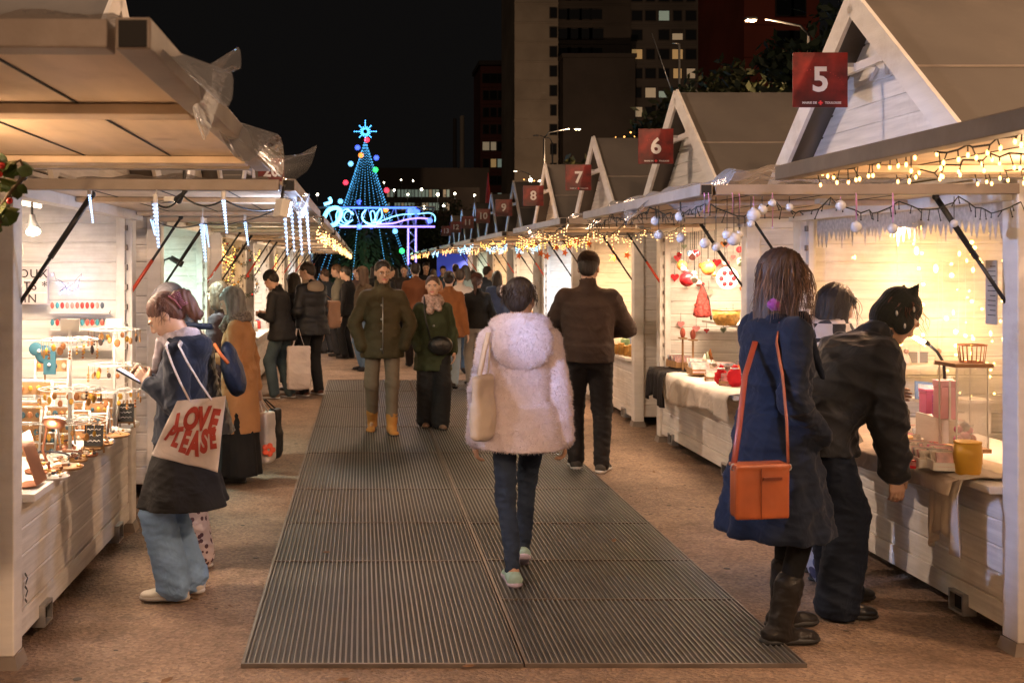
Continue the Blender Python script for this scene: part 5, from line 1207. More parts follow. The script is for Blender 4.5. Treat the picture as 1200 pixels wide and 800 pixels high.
# man in brown jacket
t, b = person('tall man in brown fleece jacket and beanie seen from behind', 1.86, 9.1, 1.83, -14, lean=3, head=(-6,12,0), tone='mid', wide=1.12, feet=((-.10,.06,0),(.11,-.05,0)), toes=(10,-12), hands=((-.10,.30,.30,(-.9,-.5,-.4)),(.12,.32,.28,(1,-.5,-.4))))
trousers(b, t, CL('charcoal_trouser', (.020,.017,.017)), b.r, .105, .080, .066, wr=.014); shoes(b, t, CL('grey_runner', (.06,.055,.05)), m_solew, .009, bulk=1.1, soleh=.034)
coat(b, t, CL('brown_fleece', (.055,.036,.028), bscale=120, bump=.5), b.r, hem=.90, thick=.052, sleeve=.076, flare=-.01, collar=.05, seed=51, wr=.011, wrsc=.8); hair(b, t, (.02,.014,.01), .009, 'short'); beanie(b, t, CL('brown_knit', (.035,.022,.017), bscale=140), .009)

# blue coat woman, right foreground
t5, b5 = person('woman with long light brown hair in a dark blue coat and black boots', 1.89, 5.05, 1.80, -76, lean=1, head=(-8,6,4), feet=((-.09,.10,0),(.10,-.05,0)), toes=(4,-4), hands=((-.20,.16,.02,(-1,-.4,0)),(.17,.12,.10,(.5,-1,-.2))), hands_mode=('no','no'))
trousers(b5, t5, CL('black_tights', (.010,.010,.011), rough=.8), b5.r, .074, .052, .042, name='tights', wr=.003, low=.15)
shoes(b5, t5, CL('black_boot_leather', (.020,.017,.016), rough=.46, sheen=0, bump=.5, bscale=45, dist=.004, coat=.12), m_soleb, .0065, shaft=.20, bulk=1.15, soleh=.036)
def lapel(S, b):
    k = b.k; S.ell(b.tor((0,-.075,.455)), (.105,.06,.055), b.T, .03)
coat(b5, t5, CL('royal_blue_wool', (.006,.011,.026), bscale=240, sheen=.25), b5.r, hem=.47, thick=.038, sleeve=.064, flare=.075, folds=.075, fn=6, seed=61, wr=.012, extra=lapel)
S = SDF(b5.tor((0,0,.4))-.36, b5.tor((0,0,.4))+.3, .009)
for sx in (-1,1): S.cap(b5.tor((sx*.05,.10,.50)), b5.tor((sx*.10,.175,.24)), .040, .016, .02); S.cap(b5.tor((sx*.075,.03,.49)), b5.tor((sx*.07,-.05,.49)), .036, .038, .02)
S.cap(b5.tor((.07,-.05,.49)), b5.tor((-.07,-.05,.49)), .038, .038, .03); V, Q = S.mesh(); V = push(V, Q, wrinkle(V, .010, 1, 9)); mesh_from('collar', V, Q, [CL('royal_blue_wool', (0,0,0))], t5)
hair(b5, t5, (.055,.032,.024), .0058, 'long', length=.21, seed=2, fringe=False); strands(b5, t5, (.10,.055,.036), 240, .27, 4, .026); strands(b5, t5, (.26,.15,.09), 60, .29, 9, .04, name='light_ends')
S = SDF(b5.tor((0,0,.5))-.25, b5.tor((0,0,.5))+.25, .007); S.ell(b5.tor((.075,-.070,.565)), (.036,.034,.034), b5.T, .02); V, Q = S.mesh(); V = push(V, Q, wrinkle(V, .022, 2.4, 9)); mesh_from('scrunchie', V, Q, [CL('violet_velvet', (.26,.05,.24), sheen=1)], t5)
# orange leather satchel
m_or = mat('orange_leather', (.36,.085,.024), .42, var=.22, vscale=7, bump=.15, bscale=90, dist=.001, coat=.15)
bag = thing('satchel', 'orange leather flap bag hanging at the hip of the blue coat woman', 'bag', tuple(at(890, 607, 4.70)))
c0 = at(890, 575, 4.70); rot = rotm('Z', R(8))
S = SDF(np.array(c0)-.2, np.array(c0)+.2, .006); S.box(c0, (.118,.045,.112), rot, .018, 0); V, Q = S.mesh(); V = relax(V, Q, 1); mesh_from('bag_body', V, Q, [m_or], bag)
S = SDF(np.array(c0)-.2, np.array(c0)+.2, .006); S.box(c0+Vector((-.004,-.040,.004)), (.122,.012,.116), rot, .010, 0); S.box(c0+Vector((0,.0,.112)), (.120,.050,.010), rot, .008, .01); V, Q = S.mesh(); V = push(relax(V, Q, 1), *(Q,), wrinkle(V, .002, 1, 3)); fl_ = mesh_from('flap', V, Q, [m_or], bag)
Mr = Matrix(rot.tolist()); m = MB(); m.obox(c0+Mr@Vector((.03,-.056,.062)), (.085,.004,.012), Mr); m.build('slot', mat('dark_leather', (.16,.03,.01), .4), bag); m = MB(); m.obox(c0+Mr@Vector((-.02,-.0555,0)), (.002,.003,.215), Mr); m.build('seam', mat('dark_leather2', (.2,.04,.012), .4), bag)
m = MB(); m.tube([c0+Vector((.115,-.02,.10)), c0+Vector((.105,-.03,.30)), at(917, 440, 4.80), at(910, 402, 4.88), Vector(b5.tor((.05,-.02,.56)))], .014, 8, flat=.25); m.build('strap', m_or, bag)
m = MB(); m.tube([c0+Vector((-.115,-.01,.10)), at(866, 500, 4.78), at(873, 440, 4.86), at(885, 400, 4.95)], .013, 8, flat=.25); m.build('strap', mat('brown_strap', (.28,.05,.02), .4), bag)
for sx in (.117,-.117): m = MB(); m.tube([c0+Vector((sx, -.02, .105))+Vector((.012*math.cos(a), 0, .014*math.sin(a))) for a in np.linspace(0, 6.28, 9)], .003, 5); m.build('buckle', M_['steel'], bag)

# her friend with the scarf
t, b = person('woman with dark bob and checked scarf behind the blue coat woman', 2.50, 5.98, 1.63, -88, lean=3, head=(8,18,0), feet=((-.09,0,0),(.09,-.04,0)), hands=((-.1,.28,.30),(.1,.26,.30)))
pj = CL('pale_print_trouser', (.38,.40,.48), rough=.4); dots_on(pj, (.05,.06,.12), 14, .45); trousers(b, t, pj, b.r, .095, .085, .085, wide_hem=.02); shoes(b, t, CL('black_shoe', (.015,.015,.015)), m_soleb, .009)
coat(b, t, CL('cream_coat', (.50,.46,.43)), b.r, hem=.75, thick=.04, seed=71); hair(b, t, (.018,.013,.012), .0065, 'bob', length=.13); strands(b, t, (.018,.013,.012), 40, .16, 11, .02)
sc_m = CL('checked_scarf', (.5,.46,.45), sheen=.4)
def checks(m, c2):
    nt = m.node_tree; N = nt.nodes; L = nt.links; b_ = N['Principled BSDF']; src = b_.inputs['Base Color'].links[0].from_socket
    tc = N.new('ShaderNodeTexCoord'); w = N.new('ShaderNodeTexChecker'); w.inputs['Scale'].default_value = 13; L.new(tc.outputs['Object'], w.inputs[0]); mx = N.new('ShaderNodeMix'); mx.data_type = 'RGBA'; L.new(w.outputs['Fac'], mx.inputs[0]); L.new(src, mx.inputs[6]); mx.inputs[7].default_value = (*c2, 1); L.new(mx.outputs[2], b_.inputs['Base Color'])
checks(sc_m, (.03,.03,.035)); scarf(b, t, sc_m, .009, drop=.28, r_=.06, bulky=1.1)

# bending person with cat-ear hood
t6, b6 = person('person in black jacket and cat eared hood bending over the stall', 2.27, 5.42, 1.76, -82, lean=40, head=(-4,0,0), shift=-.06, wide=1.08, tone='fair', feet=((-.11,.16,0),(.12,.0,0)), toes=(6,-8), hands=((-.1,.36,.22),(.24,.22,-.13,(.3,-1,0))), curl=(.6,.7))
trousers(b6, t6, CL('indigo_wide_denim', (.014,.02,.036), var=.2), b6.r, .102, .095, .105, wr=.012, wide_hem=.01, low=.035); shoes(b6, t6, CL('black_shoe', (.015,.015,.015)), m_soleb, .008, bulk=1.15)
coat(b6, t6, CL('black_velvet_puffer', (.016,.018,.024), rough=.6, sheen=.5), b6.r, hem=.78, thick=.066, sleeve=.082, flare=-.0, collar=.05, seed=81, wr=.020, wrsc=.8)
hair(b6, t6, (.09,.035,.02), .006, 'short'); strands(b6, t6, (.10,.035,.02), 30, .10, 5, .02, name='fringe'); fl6 = CL('black_fleece', (.012,.014,.012), bscale=90, bump=.8, dist=.004, sheen=.6); beanie(b6, t6, fl6, .0058, ears=True, name='cat_ear_hood')
A = lambda p: Vector(b6.hc+b6.Hm@np.array(p)); m = MB()
for p_ in ((.088,-.0,.05), (.086,-.055,-.02), (.092,.012,-.045)): m.ball(A(p_), .010, 8, sc=(.5,1,1.4))
m.build('embroidered_patch', mat('white_thread', (.55,.53,.5), .7), t6); m = MB()
for sx in (-.012, .012): m.ball(Vector(b6.tor((.16+.0,-.055+sx,.40))), .020, 10, sc=(.6,.8,1.3))
m.ball(Vector(b6.tor((.165,-.055,.375))), .018, 10, sc=(.6,1,1)); m.build('heart_patch', mat('white_thread2', (.55,.53,.5), .7), t6)

# the crowd further down the aisle
def extra_person(label, px, yfeet, H, heading, top, topc, legc, hairc, hairst, hem=.78, lean=2, head=(0,8,0), Y=None, hands=None, hat=None, feet=None, scarfc=None, tone='fair', thick=.045, wide=1.0):
    Y = Y or 2193/(yfeet-310); X = (px-425)*Y/F
    kw = dict(lean=lean, head=head, wide=wide)
    if hands: kw['hands'] = hands
    if feet: kw['feet'] = feet
    t, b = person(label, X, Y, H, heading, tone=tone, **kw)
    trousers(b, t, CL('legs_%.3f_%.3f_%.3f' % legc, legc), b.r, .092, .075, .068); shoes(b, t, CL('dark_shoe', (.03,.025,.025)), m_solew if hem < .6 else m_soleb, b.r)
    coat(b, t, CL('top_%.3f_%.3f_%.3f' % topc, topc), b.r, hem=hem, thick=thick, collar=.04, seed=int(px)); 
    if hairst: hair(b, t, hairc, b.hr*1.1, hairst, length=.2)
    if hat: beanie(b, t, CL('hat_%.3f_%.3f_%.3f' % hat, hat), b.hr*1.1)
    if scarfc: scarf(b, t, CL('scarf_%.3f' % scarfc[0], scarfc), b.r, drop=.05)
    return t, b
W2 = ((-.08,.16,0),(.08,-.14,.02,15))
extra_person('young man in pale grey green jacket beyond the black quilted jacket', 398, 417, 1.74, 80, 0, (.16,.15,.12), (.03,.03,.035), (.10,.055,.03), 'short', head=(0,14,0), hem=.85)
extra_person('young man in dark top half hidden left of the grey green jacket', 384, 414, 1.66, 60, 0, (.04,.05,.07), (.05,.05,.06), (.08,.045,.03), 'short', head=(0,25,0), hem=.85)
extra_person('person all in black just right of the grey green jacket', 408, 420, 1.70, 70, 0, (.012,.012,.014), (.012,.012,.014), (.02,.015,.012), 'short', head=(0,15,0))
extra_person('woman with long brown hair and blue jeans left of the glasses man', 427, 434, 1.70, 120, 0, (.10,.07,.045), (.13,.20,.30), (.09,.055,.035), 'long', head=(-45,4,0), hem=.80)
extra_person('person in rust brown leather jacket seen from behind beyond the couple', 487, 430, 1.76, 5, 0, (.17,.065,.03), (.03,.022,.02), (.02,.014,.012), 'short', feet=W2, hem=.80)
extra_person('woman with a black bun in a rust suede coat right behind the green parka woman', 526, 455, 1.64, -8, 0, (.24,.095,.035), (.22,.28,.34), (.018,.013,.012), 'bun', feet=W2, hem=.70)
extra_person('person in white jacket walking just behind the rust suede coat', 539, 437, 1.66, -10, 0, (.42,.38,.36), (.05,.09,.16), (.03,.02,.015), 'short', feet=W2)
extra_person('person in grey blue hooded coat far down the aisle near the blue panel', 546, 417, 1.72, 10, 0, (.17,.22,.23), (.03,.04,.06), (.02,.015,.012), 'bob')
t, b = extra_person('person in cropped black jacket, brown cap and grey jeans', 559, 452, 1.60, 12, 0, (.012,.012,.012), (.26,.25,.25), (.07,.035,.025), 'tail', hem=.95, head=(-30,6,0), hands=((-.16,.2,.22),(.16,.2,.22)))
hk = b.hk; A = lambda p: b.hc+b.Hm@np.array(p); S = SDF(b.hc-.2, b.hc+.2, .013); S.ell(A((0,-.015,.06)), (.088,.10,.07), b.Hm, .01); S.ell(A((0,.11,.035)), (.07,.07,.012), b.Hm, .02); V, Q = S.mesh(); mesh_from('cap', V, Q, [CL('brown_cap', (.07,.03,.02))], t)
crowd = [(455,405,1.70,(.03,.03,.035),'short'),(463,398,1.66,(.30,.20,.12),'bob'),(474,400,1.72,(.05,.04,.035),'short'),(499,398,1.78,(.02,.02,.025),'short'),(508,392,1.62,(.25,.09,.05),'bob'),(519,388,1.70,(.04,.05,.07),'short'),(534,395,1.74,(.03,.025,.025),'short'),(555,396,1.60,(.33,.14,.08),'bob'),(569,410,1.70,(.05,.06,.08),'short'),(437,396,1.70,(.02,.02,.02),'bob'),(418,402,1.68,(.08,.05,.04),'short'),(446,388,1.66,(.12,.10,.08),'short'),(583,425,1.62,(.05,.07,.14),'long')]
lab = ['in dark grey, first head right of the man with glasses', 'in tan coat between the couple, far away', 'in dark brown coat just left of the rust leather jacket', 'tall and in black directly right of the rust leather jacket', 'in rust red with a bob, under the blue panel', 'in slate blue coat under the blue panel, right side', 'in near black coat beyond the rust suede coat', 'in orange red coat beyond the cropped black jacket', 'in blue grey at the right edge of the far crowd', 'in black behind the left shoulder of the man with glasses', 'in brown left of the man with glasses, far away', 'in beige coat straight behind the head of the man with glasses', 'in navy with long hair just left of the pink fur coat']
for (px, yf, H, c_, hs), l_ in zip(crowd, lab):
    extra_person('visitor '+l_, px, yf, H, rnd.choice((0, 180, 60, -60, 170, 20)), 0, c_, rnd.choice(((.02,.02,.025),(.05,.07,.11),(.04,.035,.03))), (.03,.02,.015), hs, feet=W2, hem=rnd.choice((.5,.78,.8)))
# ================================================================ lamps, garlands and goods
def sun_():
    d = bpy.data.lights.new('sky_glow', 'SUN'); d.energy = .10; d.color = (1,.74,.52); d.angle = R(14); o = bpy.data.objects.new('sky_glow', d); COL.objects.link(o); o.rotation_euler = Vector((.35, 1, -.62)).to_track_quat('-Z', 'Y').to_euler()
sun_()
for i, l in enumerate(LAMPS):
    add_light('spot', l[1], l[2], l[3], l[4], l[5], l[6])
    if l[1][1] < 0:
        x, y, z = l[1]; t = thing('street_lamp', 'tall street lamp behind the photographer', 'street lamp', (x+1.6, y, 0))
        m = MB(); m.tube([(x+1.6,y,0),(x+1.6,y,z),(x+1.2,y,z+.35),(x+.2,y,z+.3)], [.09,.06,.04,.03], 8); m.build('pole', M_['steel'], t); m = MB(); m.obox((x,y,z+.28), (.6,.25,.12)); m.build('lamp_head', M_['steel'], t)

# --- a tube lamp inside every stall; interior colour differs
def stall_lamp(xf, y0, s, watts, col, label, tilt=.35, u=.42):
    x = xf+s*u; z = 2.045; t = thing('tube_lamp', label, 'lamp', (x, y0+1.25, z), group='tube lamps under the stall ceilings')
    m = MB(); m.box((x-.03, y0+.55, z+.012), (x+.03, y0+1.95, z+.052)); m.build('housing', M_['white'], t)
    m = MB(); m.tube([(x, y0+.57, z), (x, y0+1.93, z)], .011, 8); m.build('tube', emit_mat('tube_glow', col, 6), t)
    add_light('area', (x, y0+1.25, z-.02), (x+s*tilt, y0+1.25, z-1), watts*2.6, col, .10, name='stall_light', sy=1.3)
WW = (1,.71,.47); OR = (1,.60,.30); GR = (.72,1,.86); CW = (.86,.92,1)
rc = [(26,WW),(14,(1,.56,.30)),(34,WW),(30,OR),(26,CW),(24,WW),(22,OR),(20,(.8,1,.8)),(18,WW),(18,WW)]
lc = [(22,WW),(31,(1,.74,.52)),(26,GR),(14,OR),(20,(1,.85,.7)),(20,WW),(18,CW),(18,WW),(16,WW)]
for i, (w, c) in enumerate(rc): stall_lamp(SX, RY[i], 1, w, c, 'tube lamp in the stall '+r_names[i].split(',')[0])
for i, (w, c) in enumerate(lc): stall_lamp(LX, LY[i], -1, w, c, 'tube lamp in the stall '+l_names[i])
# outward spill of every lit stall mouth: small work spots clamped beneath the awning
def clamp_spot(p, aim, watts, col, label, r=.045, L=.11, light=True, angle=100, mt=None):
    p = Vector(p); d = (Vector(aim)-p).normalized(); t = thing('clamp_spotlight', label, 'spotlight', tuple(p)); Mz = d.to_track_quat('Z', 'Y').to_matrix()
    m = MB(); m.lathe(p-d*L*.5, [(r*.45,0),(r*.5,L*.35),(r,L*.95),(r*1.02,L)], 14, M=Mz); m.build('shade', mt or M_['black'], t)
    m = MB(); m.lathe(p-d*L*.5, [(r*.88,L+.0015),(r*.88,L+.003)], 14, M=Mz); m.build('bulb', M_['lamp_white'], t)
    m = MB(); m.tube([p-d*L*.2, p-d*L*.3+Vector((0,0,.05)), p-d*L*.3+Vector((0,0,.11))], .007, 6); m.build('clamp', M_['black'], t)
    if light: add_light('spot', tuple(p+d*(L*.5+.012)), aim, watts, col, .03, angle, name='spot_light', blend=.8)
    return t
clamp_spot(at(38,262,6.2), at(60,480,5.6), 16, WW, 'grey clamp spotlight hanging over the earring stands', mt=M_['steel'])
clamp_spot(at(213,229,4.50)+Vector((0,0,0)), (-2.0,6.0,.9), 0, WW, 'small black spotlight clipped under the near rail of the icicle awning', r=.018, L=.075, light=False)
clamp_spot((3.15,5.0,1.95), (3.3,6.2,.8), 10, WW, 'clamp spotlight above the pink gift counter')
clamp_spot((-1.35,2.6,1.85), (-.75,3.0,2.05), 38, OR, 'spotlight shining up at the big plywood awning', angle=150)
# cool flood lamp under the left awnings that throws blue light across the aisle
fl = thing('flood_lamp', 'small cool white flood lamp at the outer corner of the icicle awning', 'flood lamp', (-.30, 4.22, 1.90))
m = MB(); m.obox((-.31,4.215,1.915), (.035,.09,.07), (0,R(12),R(22))); m.build('housing', M_['white'], fl, bevel=.004); m = MB(); m.obox((-.289,4.222,1.911), (.004,.075,.055), (0,R(12),R(22))); m.build('lens', emit_mat('flood_lens', (.6,.75,1), 12), fl); m = MB(); m.tube([(-.31,4.215,1.95),(-.31,4.3,2.0),(-.31,4.4,2.02)], .006, 6); m.build('bracket', M_['black'], fl)
add_light('spot', (-.27,4.23,1.93), (2.7,6.0,1.25), 150, (.45,.58,1), .03, 56, name='flood_light', blend=.35)
add_light('point', (-.27,5.4,1.80), None, 16, ICE, .05, name='cool_glow')
add_light('point', (.0,12.5,2.3), None, 10, ICE, .1, name='cool_glow')  # added cool point light over the mid aisle, no icicle tubes here

# --- icicle tubes
m_ice = mat('frosted_tube', (.7,.78,.9), .15, var=0, emit=(.34,.56,1), es=.5)
ICE_P = [(105,228,262,4.5,4,'leftmost, above the two tiered earring stands'),(182,238,291,4.42,9,'wide one above the grey side wall'),(178,257,276,7.0,5,'short one just behind the wide one'),(262,234,274,4.45,6,'third along the near rail of the awning'),(237,262,307,5.9,9,'long one above the pale green stall'),(287,258,288,6.6,5,'thin one below the far rail'),(333,240,300,5.2,6,'first of the bunch at the awning corner'),(341,238,296,5.0,5,'second of the bunch at the awning corner'),(350,236,300,4.9,7,'third and brightest of the bunch at the awning corner'),(359,243,298,6.0,6,'last of the bunch at the awning corner'),(241,262,290,7.2,4,'tiny one behind the long one')]
for (px, y0_, y1_, Y, w, lab_) in ICE_P:
    a = at(px, y0_, Y); b_ = at(px+4, y1_, Y); t = thing('icicle_light', 'glowing icicle light tube, '+lab_, 'icicle light', tuple(b_), group='icicle light tubes on the left awning')
    w_ = w*Y/F; n = 9; prof = [a.lerp(b_, q/n) for q in range(n+1)]
    m = MB(); m.tube(prof, [w_*.33*(1-.72*q/n)*(1+.10*math.sin(q*4.1)) for q in range(n+1)], 8); m.build('tube', m_ice, t)
    m = MB(); 
    for q in range(12): 
        p = a.lerp(b_, (q+.5)/12); 
        for s_ in (-1,1): m.octa(p+Vector((s_*w_*.30*(1-.7*q/12), -w_*.35*(1-.7*q/12), 0)), .0030)
    m.build('led_row', emit_mat('icicle_led', (.4,.65,1), 3.2), t)
    m = MB(); m.tube([a+Vector((0,0,-.002)), a+Vector((0,0,.035))], .010, 6); m.tube([a+Vector((0,0,.03)), a+Vector((.0,.03,2.0-a.z if a.z < 2 else .03))], .003, 5); m.build('cap', M_['white'], t)
def wire(name, label, pts, sag, r_=.004, mt=None, cat='cable', n=10, parent=None, jit=0, group=None):
    m = MB(); P_ = []; r = random.Random(len(pts)*7+int(abs(pts[0][0])*100))
    for a, b_ in zip(pts[:-1], pts[1:]):
        a = Vector(a); b_ = Vector(b_)
        for q in range(n): f = q/n; P_.append(a.lerp(b_, f)-Vector((r.uniform(-jit,jit), r.uniform(-jit,jit), sag*4*f*(1-f)+r.uniform(-jit,jit))))
    P_.append(Vector(pts[-1])); m.tube(P_, r_, 5)
    o = m.build(name, mt or M_['wire'], parent, label=label, cat=cat, group=group); return P_, o
wire('cable', 'thin wire looped between the icicle lights under the left awning', [at(182,237,4.42), at(213,228,4.45), at(262,234,4.45), at(335,240,5.1), at(237,262,5.9), at(178,257,7.0)], .035)

# --- string lights with their bulbs
def garland(label, pts, sag, col, step=.09, drop=(.02,.10), bulbr=.006, wr=.004, seed=0, group=None, inst=False, mt=None, drops=True, cat='string lights'):
    r = random.Random(seed); t = thing('light_string', label, cat, tuple(pts[0]), group=group); P_ = []
    for a, b_ in zip(pts[:-1], pts[1:]):
        a = Vector(a); b_ = Vector(b_); n = max(4, int((b_-a).length/step))
        for q in range(n): f = q/n; P_.append(a.lerp(b_, f)-Vector((r.uniform(-.012,.012), r.uniform(-.012,.012), sag*4*f*(1-f)+r.uniform(-.01,.01))))
    P_.append(Vector(pts[-1])); m = MB(); m.tube(P_, wr, 4); B_ = []
    for p in P_:
        if drops:
            L = r.uniform(*drop); q = p+Vector((r.uniform(-.015,.015), r.uniform(-.015,.015), -L)); m.tube([p, q], wr*.7, 4); 
            for f in (.35,.7,1.0) if L > .05 else (1.0,): B_.append(p.lerp(q, f))
        else: B_.append(p+Vector((0,0,-.008)))
    m.build('cord', M_['wire'], t)
    if inst and len(B_) <= 100:
        first = None
        for p in B_:
            if first is None: mm = MB(); mm.ball(p, bulbr, 6, sc=(1,1,1.6)); first = mm.build('bulb', mt or M_[col], t); p0 = Vector(p)
            else: c = first.copy(); COL.objects.link(c); c.parent = t; c.location = first.location+(Vector(p)-p0)
    else:
        mm = MB()
        for p in B_: mm.octa(p, bulbr*1.15)
        o = mm.build('bulb', mt or M_[col], t); o['kind'] = 'stuff'
    return t
GG = 'strings of small bulbs under the awnings'
warm_b = emit_mat('amber_bulb', (1,.46,.12), 7)
for j in range(5): garland('drooping string of amber bulbs, row %s, under the top right awning' % ('nearest the aisle','second from the aisle','middle','fourth from the aisle','nearest the stall')[j], [(1.56+.27*j, 2.6, 2.018), (1.56+.27*j, 3.2, 2.018), (1.56+.27*j, 3.78, 2.018)], .015, None, .045, (.01,.045), .0048, .0028, 10+j, GG, True, warm_b)
garland('dark wire with unlit bulbs looped along the near rail of the awning under sign five', [(1.5,4.72,1.965),(1.75,4.70,1.965),(2.0,4.70,1.98),(2.3,4.70,1.965),(2.55,4.70,1.99),(2.84,4.75,1.97)], .05, None, .03, (.01,.05), .004, .003, 20, GG, False, M_['wire'])
garland('dark wire with unlit bulbs looped along the outer rail of the awning under sign five', [(1.47,4.75,1.965),(1.47,5.6,1.99),(1.47,6.5,1.99),(1.47,7.2,1.99)], .04, None, .04, (.01,.05), .004, .003, 21, GG, False, M_['wire'])
for i in range(2, 10):
    y = RY[i]; x0 = SX-1.38
    col = ['warm_bulb','warm_bulb','warm_bulb','gold_bulb','cool_bulb','warm_bulb','cool_bulb','warm_bulb','gold_bulb','warm_bulb'][i]
    for k_, xx in enumerate((x0, x0+.45, x0+.9) if i < 6 else (x0,)):
        garland(('outer','middle','inner')[k_]+' bulb string under the awning of the stall '+r_names[i].split(',')[0], [(xx, y+.05, 2.0), (xx, y+1.2, 2.0), (xx, y+2.4, 2.0)], .05, col, .085 if i < 5 else .12, (.01,.10), .0043+.0004*i, .003, 30+i*3+k_, GG, False)
for i in range(2, 9):
    y = LY[i]; x0 = LX+1.18
    garland('bulb string under the awning '+['','','of the pale green stall','of the wreath stall','behind the two men in black','fifth on the left','sixth on the left','seventh on the left','last on the left'][i], [(x0, y+.0, 2.0), (x0, y+1.2, 2.0), (x0, y+2.4, 2.0)], .05, ['cool_bulb','cool_bulb','warm_bulb','warm_bulb','warm_bulb','gold_bulb','warm_bulb','warm_bulb','warm_bulb'][i], .07, (.01,.10), .0055+.0005*i, .003, 90+i, GG, False)
    if i > 2: garland('gold bulb string inside the stall '+l_names[i], [(LX-.1, y+.1, 1.95), (LX-.1, y+1.2, 1.95), (LX-.1, y+2.4, 1.95)], .10, 'gold_bulb', .07, (.05,.35), .007, .003, 120+i, GG, False)
for i, w in ((2, 5), (3, 7), (4, 7), (5, 6), (6, 5), (7, 4)): add_light('point', (SX-.9, RY[i]+1.2, 1.86), None, w*2.2, OR if i != 5 else (1,.9,.7), .12, name='garland_glow')
for i, w in ((2, 3), (3, 4), (4, 7), (5, 6), (6, 5), (7, 5)): add_light('point', (LX+.7, LY[i]+1.2, 1.86), None, w*2.2, WARM2, .12, name='garland_glow')
add_light('point', (2.1, 3.3, 1.86), None, 16, OR, .10, name='garland_glow')

# --- white and grey baubles hanging along the rails of the awning under sign 5
m_bb = mat('matt_pale_bauble', (.52,.54,.60), .45, var=.1); m_rib = mat('pink_ribbon', (.62,.28,.50), .5, var=0)
def bauble(p, r_, mt, label, group, top=None, ribbon=None, cat='bauble'):
    p = Vector(p); t = thing('bauble', label, cat, tuple(p), group=group); m = MB(); m.ball(p, r_, 14); m.build('ball', mt, t, normals=False); m = MB(); m.lathe(p+Vector((0,0,r_*.96)), [(r_*.22,0),(r_*.2,r_*.22)], 8); m.build('cap', M_['steel'], t)
    zt = top if top else p.z+.15; m = MB(); m.tube([p+Vector((0,0,r_*1.1)), Vector((p.x, p.y, zt))], .0018 if not ribbon else .004, 4, flat=1 if not ribbon else .3); m.build('thread', ribbon or M_['wire'], t)
for k_, (px, py, w) in enumerate([(768,259,11),(772,275,11),(797,254,12),(798,279,11),(826,285,12),(839,289,11),(852,275,11),(860,280,16),(866,275,10),(883,252,16),(893,246,12),(905,238,9),(880,262,9),(1003,266,13),(1046,268,12),(925,243,9),(985,241,12),(1118,262,9)]):
    Y = min(7.0, 1290*1.47/(px-425)) if px < 820 else 4.69
    bauble(at(px, py, Y), w*Y/F*.5, m_bb, 'pale blue grey bauble hanging from the awning under sign five', 'pale baubles hanging from the awning under sign five', 1.99, m_rib if px in (825,905,1003,1046,985,883) else None)
for k_, px in enumerate((858,866,825,830,1003,1046,905)): m = MB(); a = at(px, 226, 4.7); m.tube([a, a+Vector((.004,0,-.04)), a+Vector((0,0,-.085 if k_ < 4 else -.15))], .005, 5, flat=.3); m.build('ribbon', m_rib, label='pink ribbon loop tied to the near rail of the awning under sign five', cat='ribbon', group='pink ribbons on the awning rail')

# --- clear plastic sheeting lying over the awnings
def sheet(label, x0, x1, y0, y1, z, edge, seed=0, amp=.05, side=1):
    t = thing('plastic_sheet', label, 'plastic sheet', ((x0+x1)/2, (y0+y1)/2, z)); r = random.Random(seed); nx, ny = 26, 44; vs = []
    for j in range(ny+1):
        for i in range(nx+1):
            u, v = i/nx, j/ny; x = x0+(x1-x0)*u; y = y0+(y1-y0)*v
            h = amp*(abs(math.sin(7*v+5*u+seed))+.6*abs(math.sin(17*v-9*u+seed*2))+.35*math.sin(31*u+13*v))*(1-.3*u)*.7
            zz = z+h*max(0.1, 1-1.1*u if not edge else 1)
            if u > .82: f = (u-.82)/.18; x = x0+(x1-x0)*.82+(x1-x0)*.18*f*(.55+.4*math.sin(v*9+seed)); zz = z+.03-f*(.10+.05*math.sin(v*23+seed))
            vs.append((x, y, zz))
    fs = [(j*(nx+1)+i, j*(nx+1)+i+1, (j+1)*(nx+1)+i+1, (j+1)*(nx+1)+i) for j in range(ny) for i in range(nx)]
    m = MB(); m.add(vs, fs, 0, True); o = m.build('film', M_['film'], t, normals=False); return t
sheet('crumpled clear plastic sheet over the outer edge of the big plywood awning, top left', -1.2, -.22, 1.8, 3.62, 2.085, True, 1, .035)
sheet('crumpled clear plastic sheet heaped on the awning under sign five', 2.6, 1.40, 4.8, 7.25, 2.05, True, 4, .09)
sheet('clear plastic sheet on the awning behind the icicle lights', -1.2, -.24, 4.6, 7.1, 2.05, True, 6, .03)
sheet('clear plastic sheet on the awning of the stall behind sign six', 2.6, 1.42, 8.2, 10.55, 2.05, True, 9, .05)
def flap(label, c, w, h, seed):
    m = MB(); n = 10; vs = []
    for j in range(n+1):
        for i in range(n+1):
            u, v = i/n-.5, j/n; rr = math.sqrt(max(0, 1-(2*u)**2)); vs.append((c[0]+v*w*(.4+.6*rr), c[1]+u*h*1.2+.05*v, c[2]+h*(u*.6+.4*rr*v)+.02*math.sin(9*u+seed)*v))
    m.add(vs, [(j*(n+1)+i, j*(n+1)+i+1, (j+1)*(n+1)+i+1, (j+1)*(n+1)+i) for j in range(n) for i in range(n)], 0, True); m.build('plastic_flap', M_['film'], label=label, cat='plastic sheet', normals=False)
flap('loose plastic flap blowing off the far corner of the big plywood awning', (-.29,3.80,2.04), .13, .15, 2)
flap('loose plastic flap standing up from the edge of the big plywood awning', (-.36,2.30,2.08), .10, .15, 5)

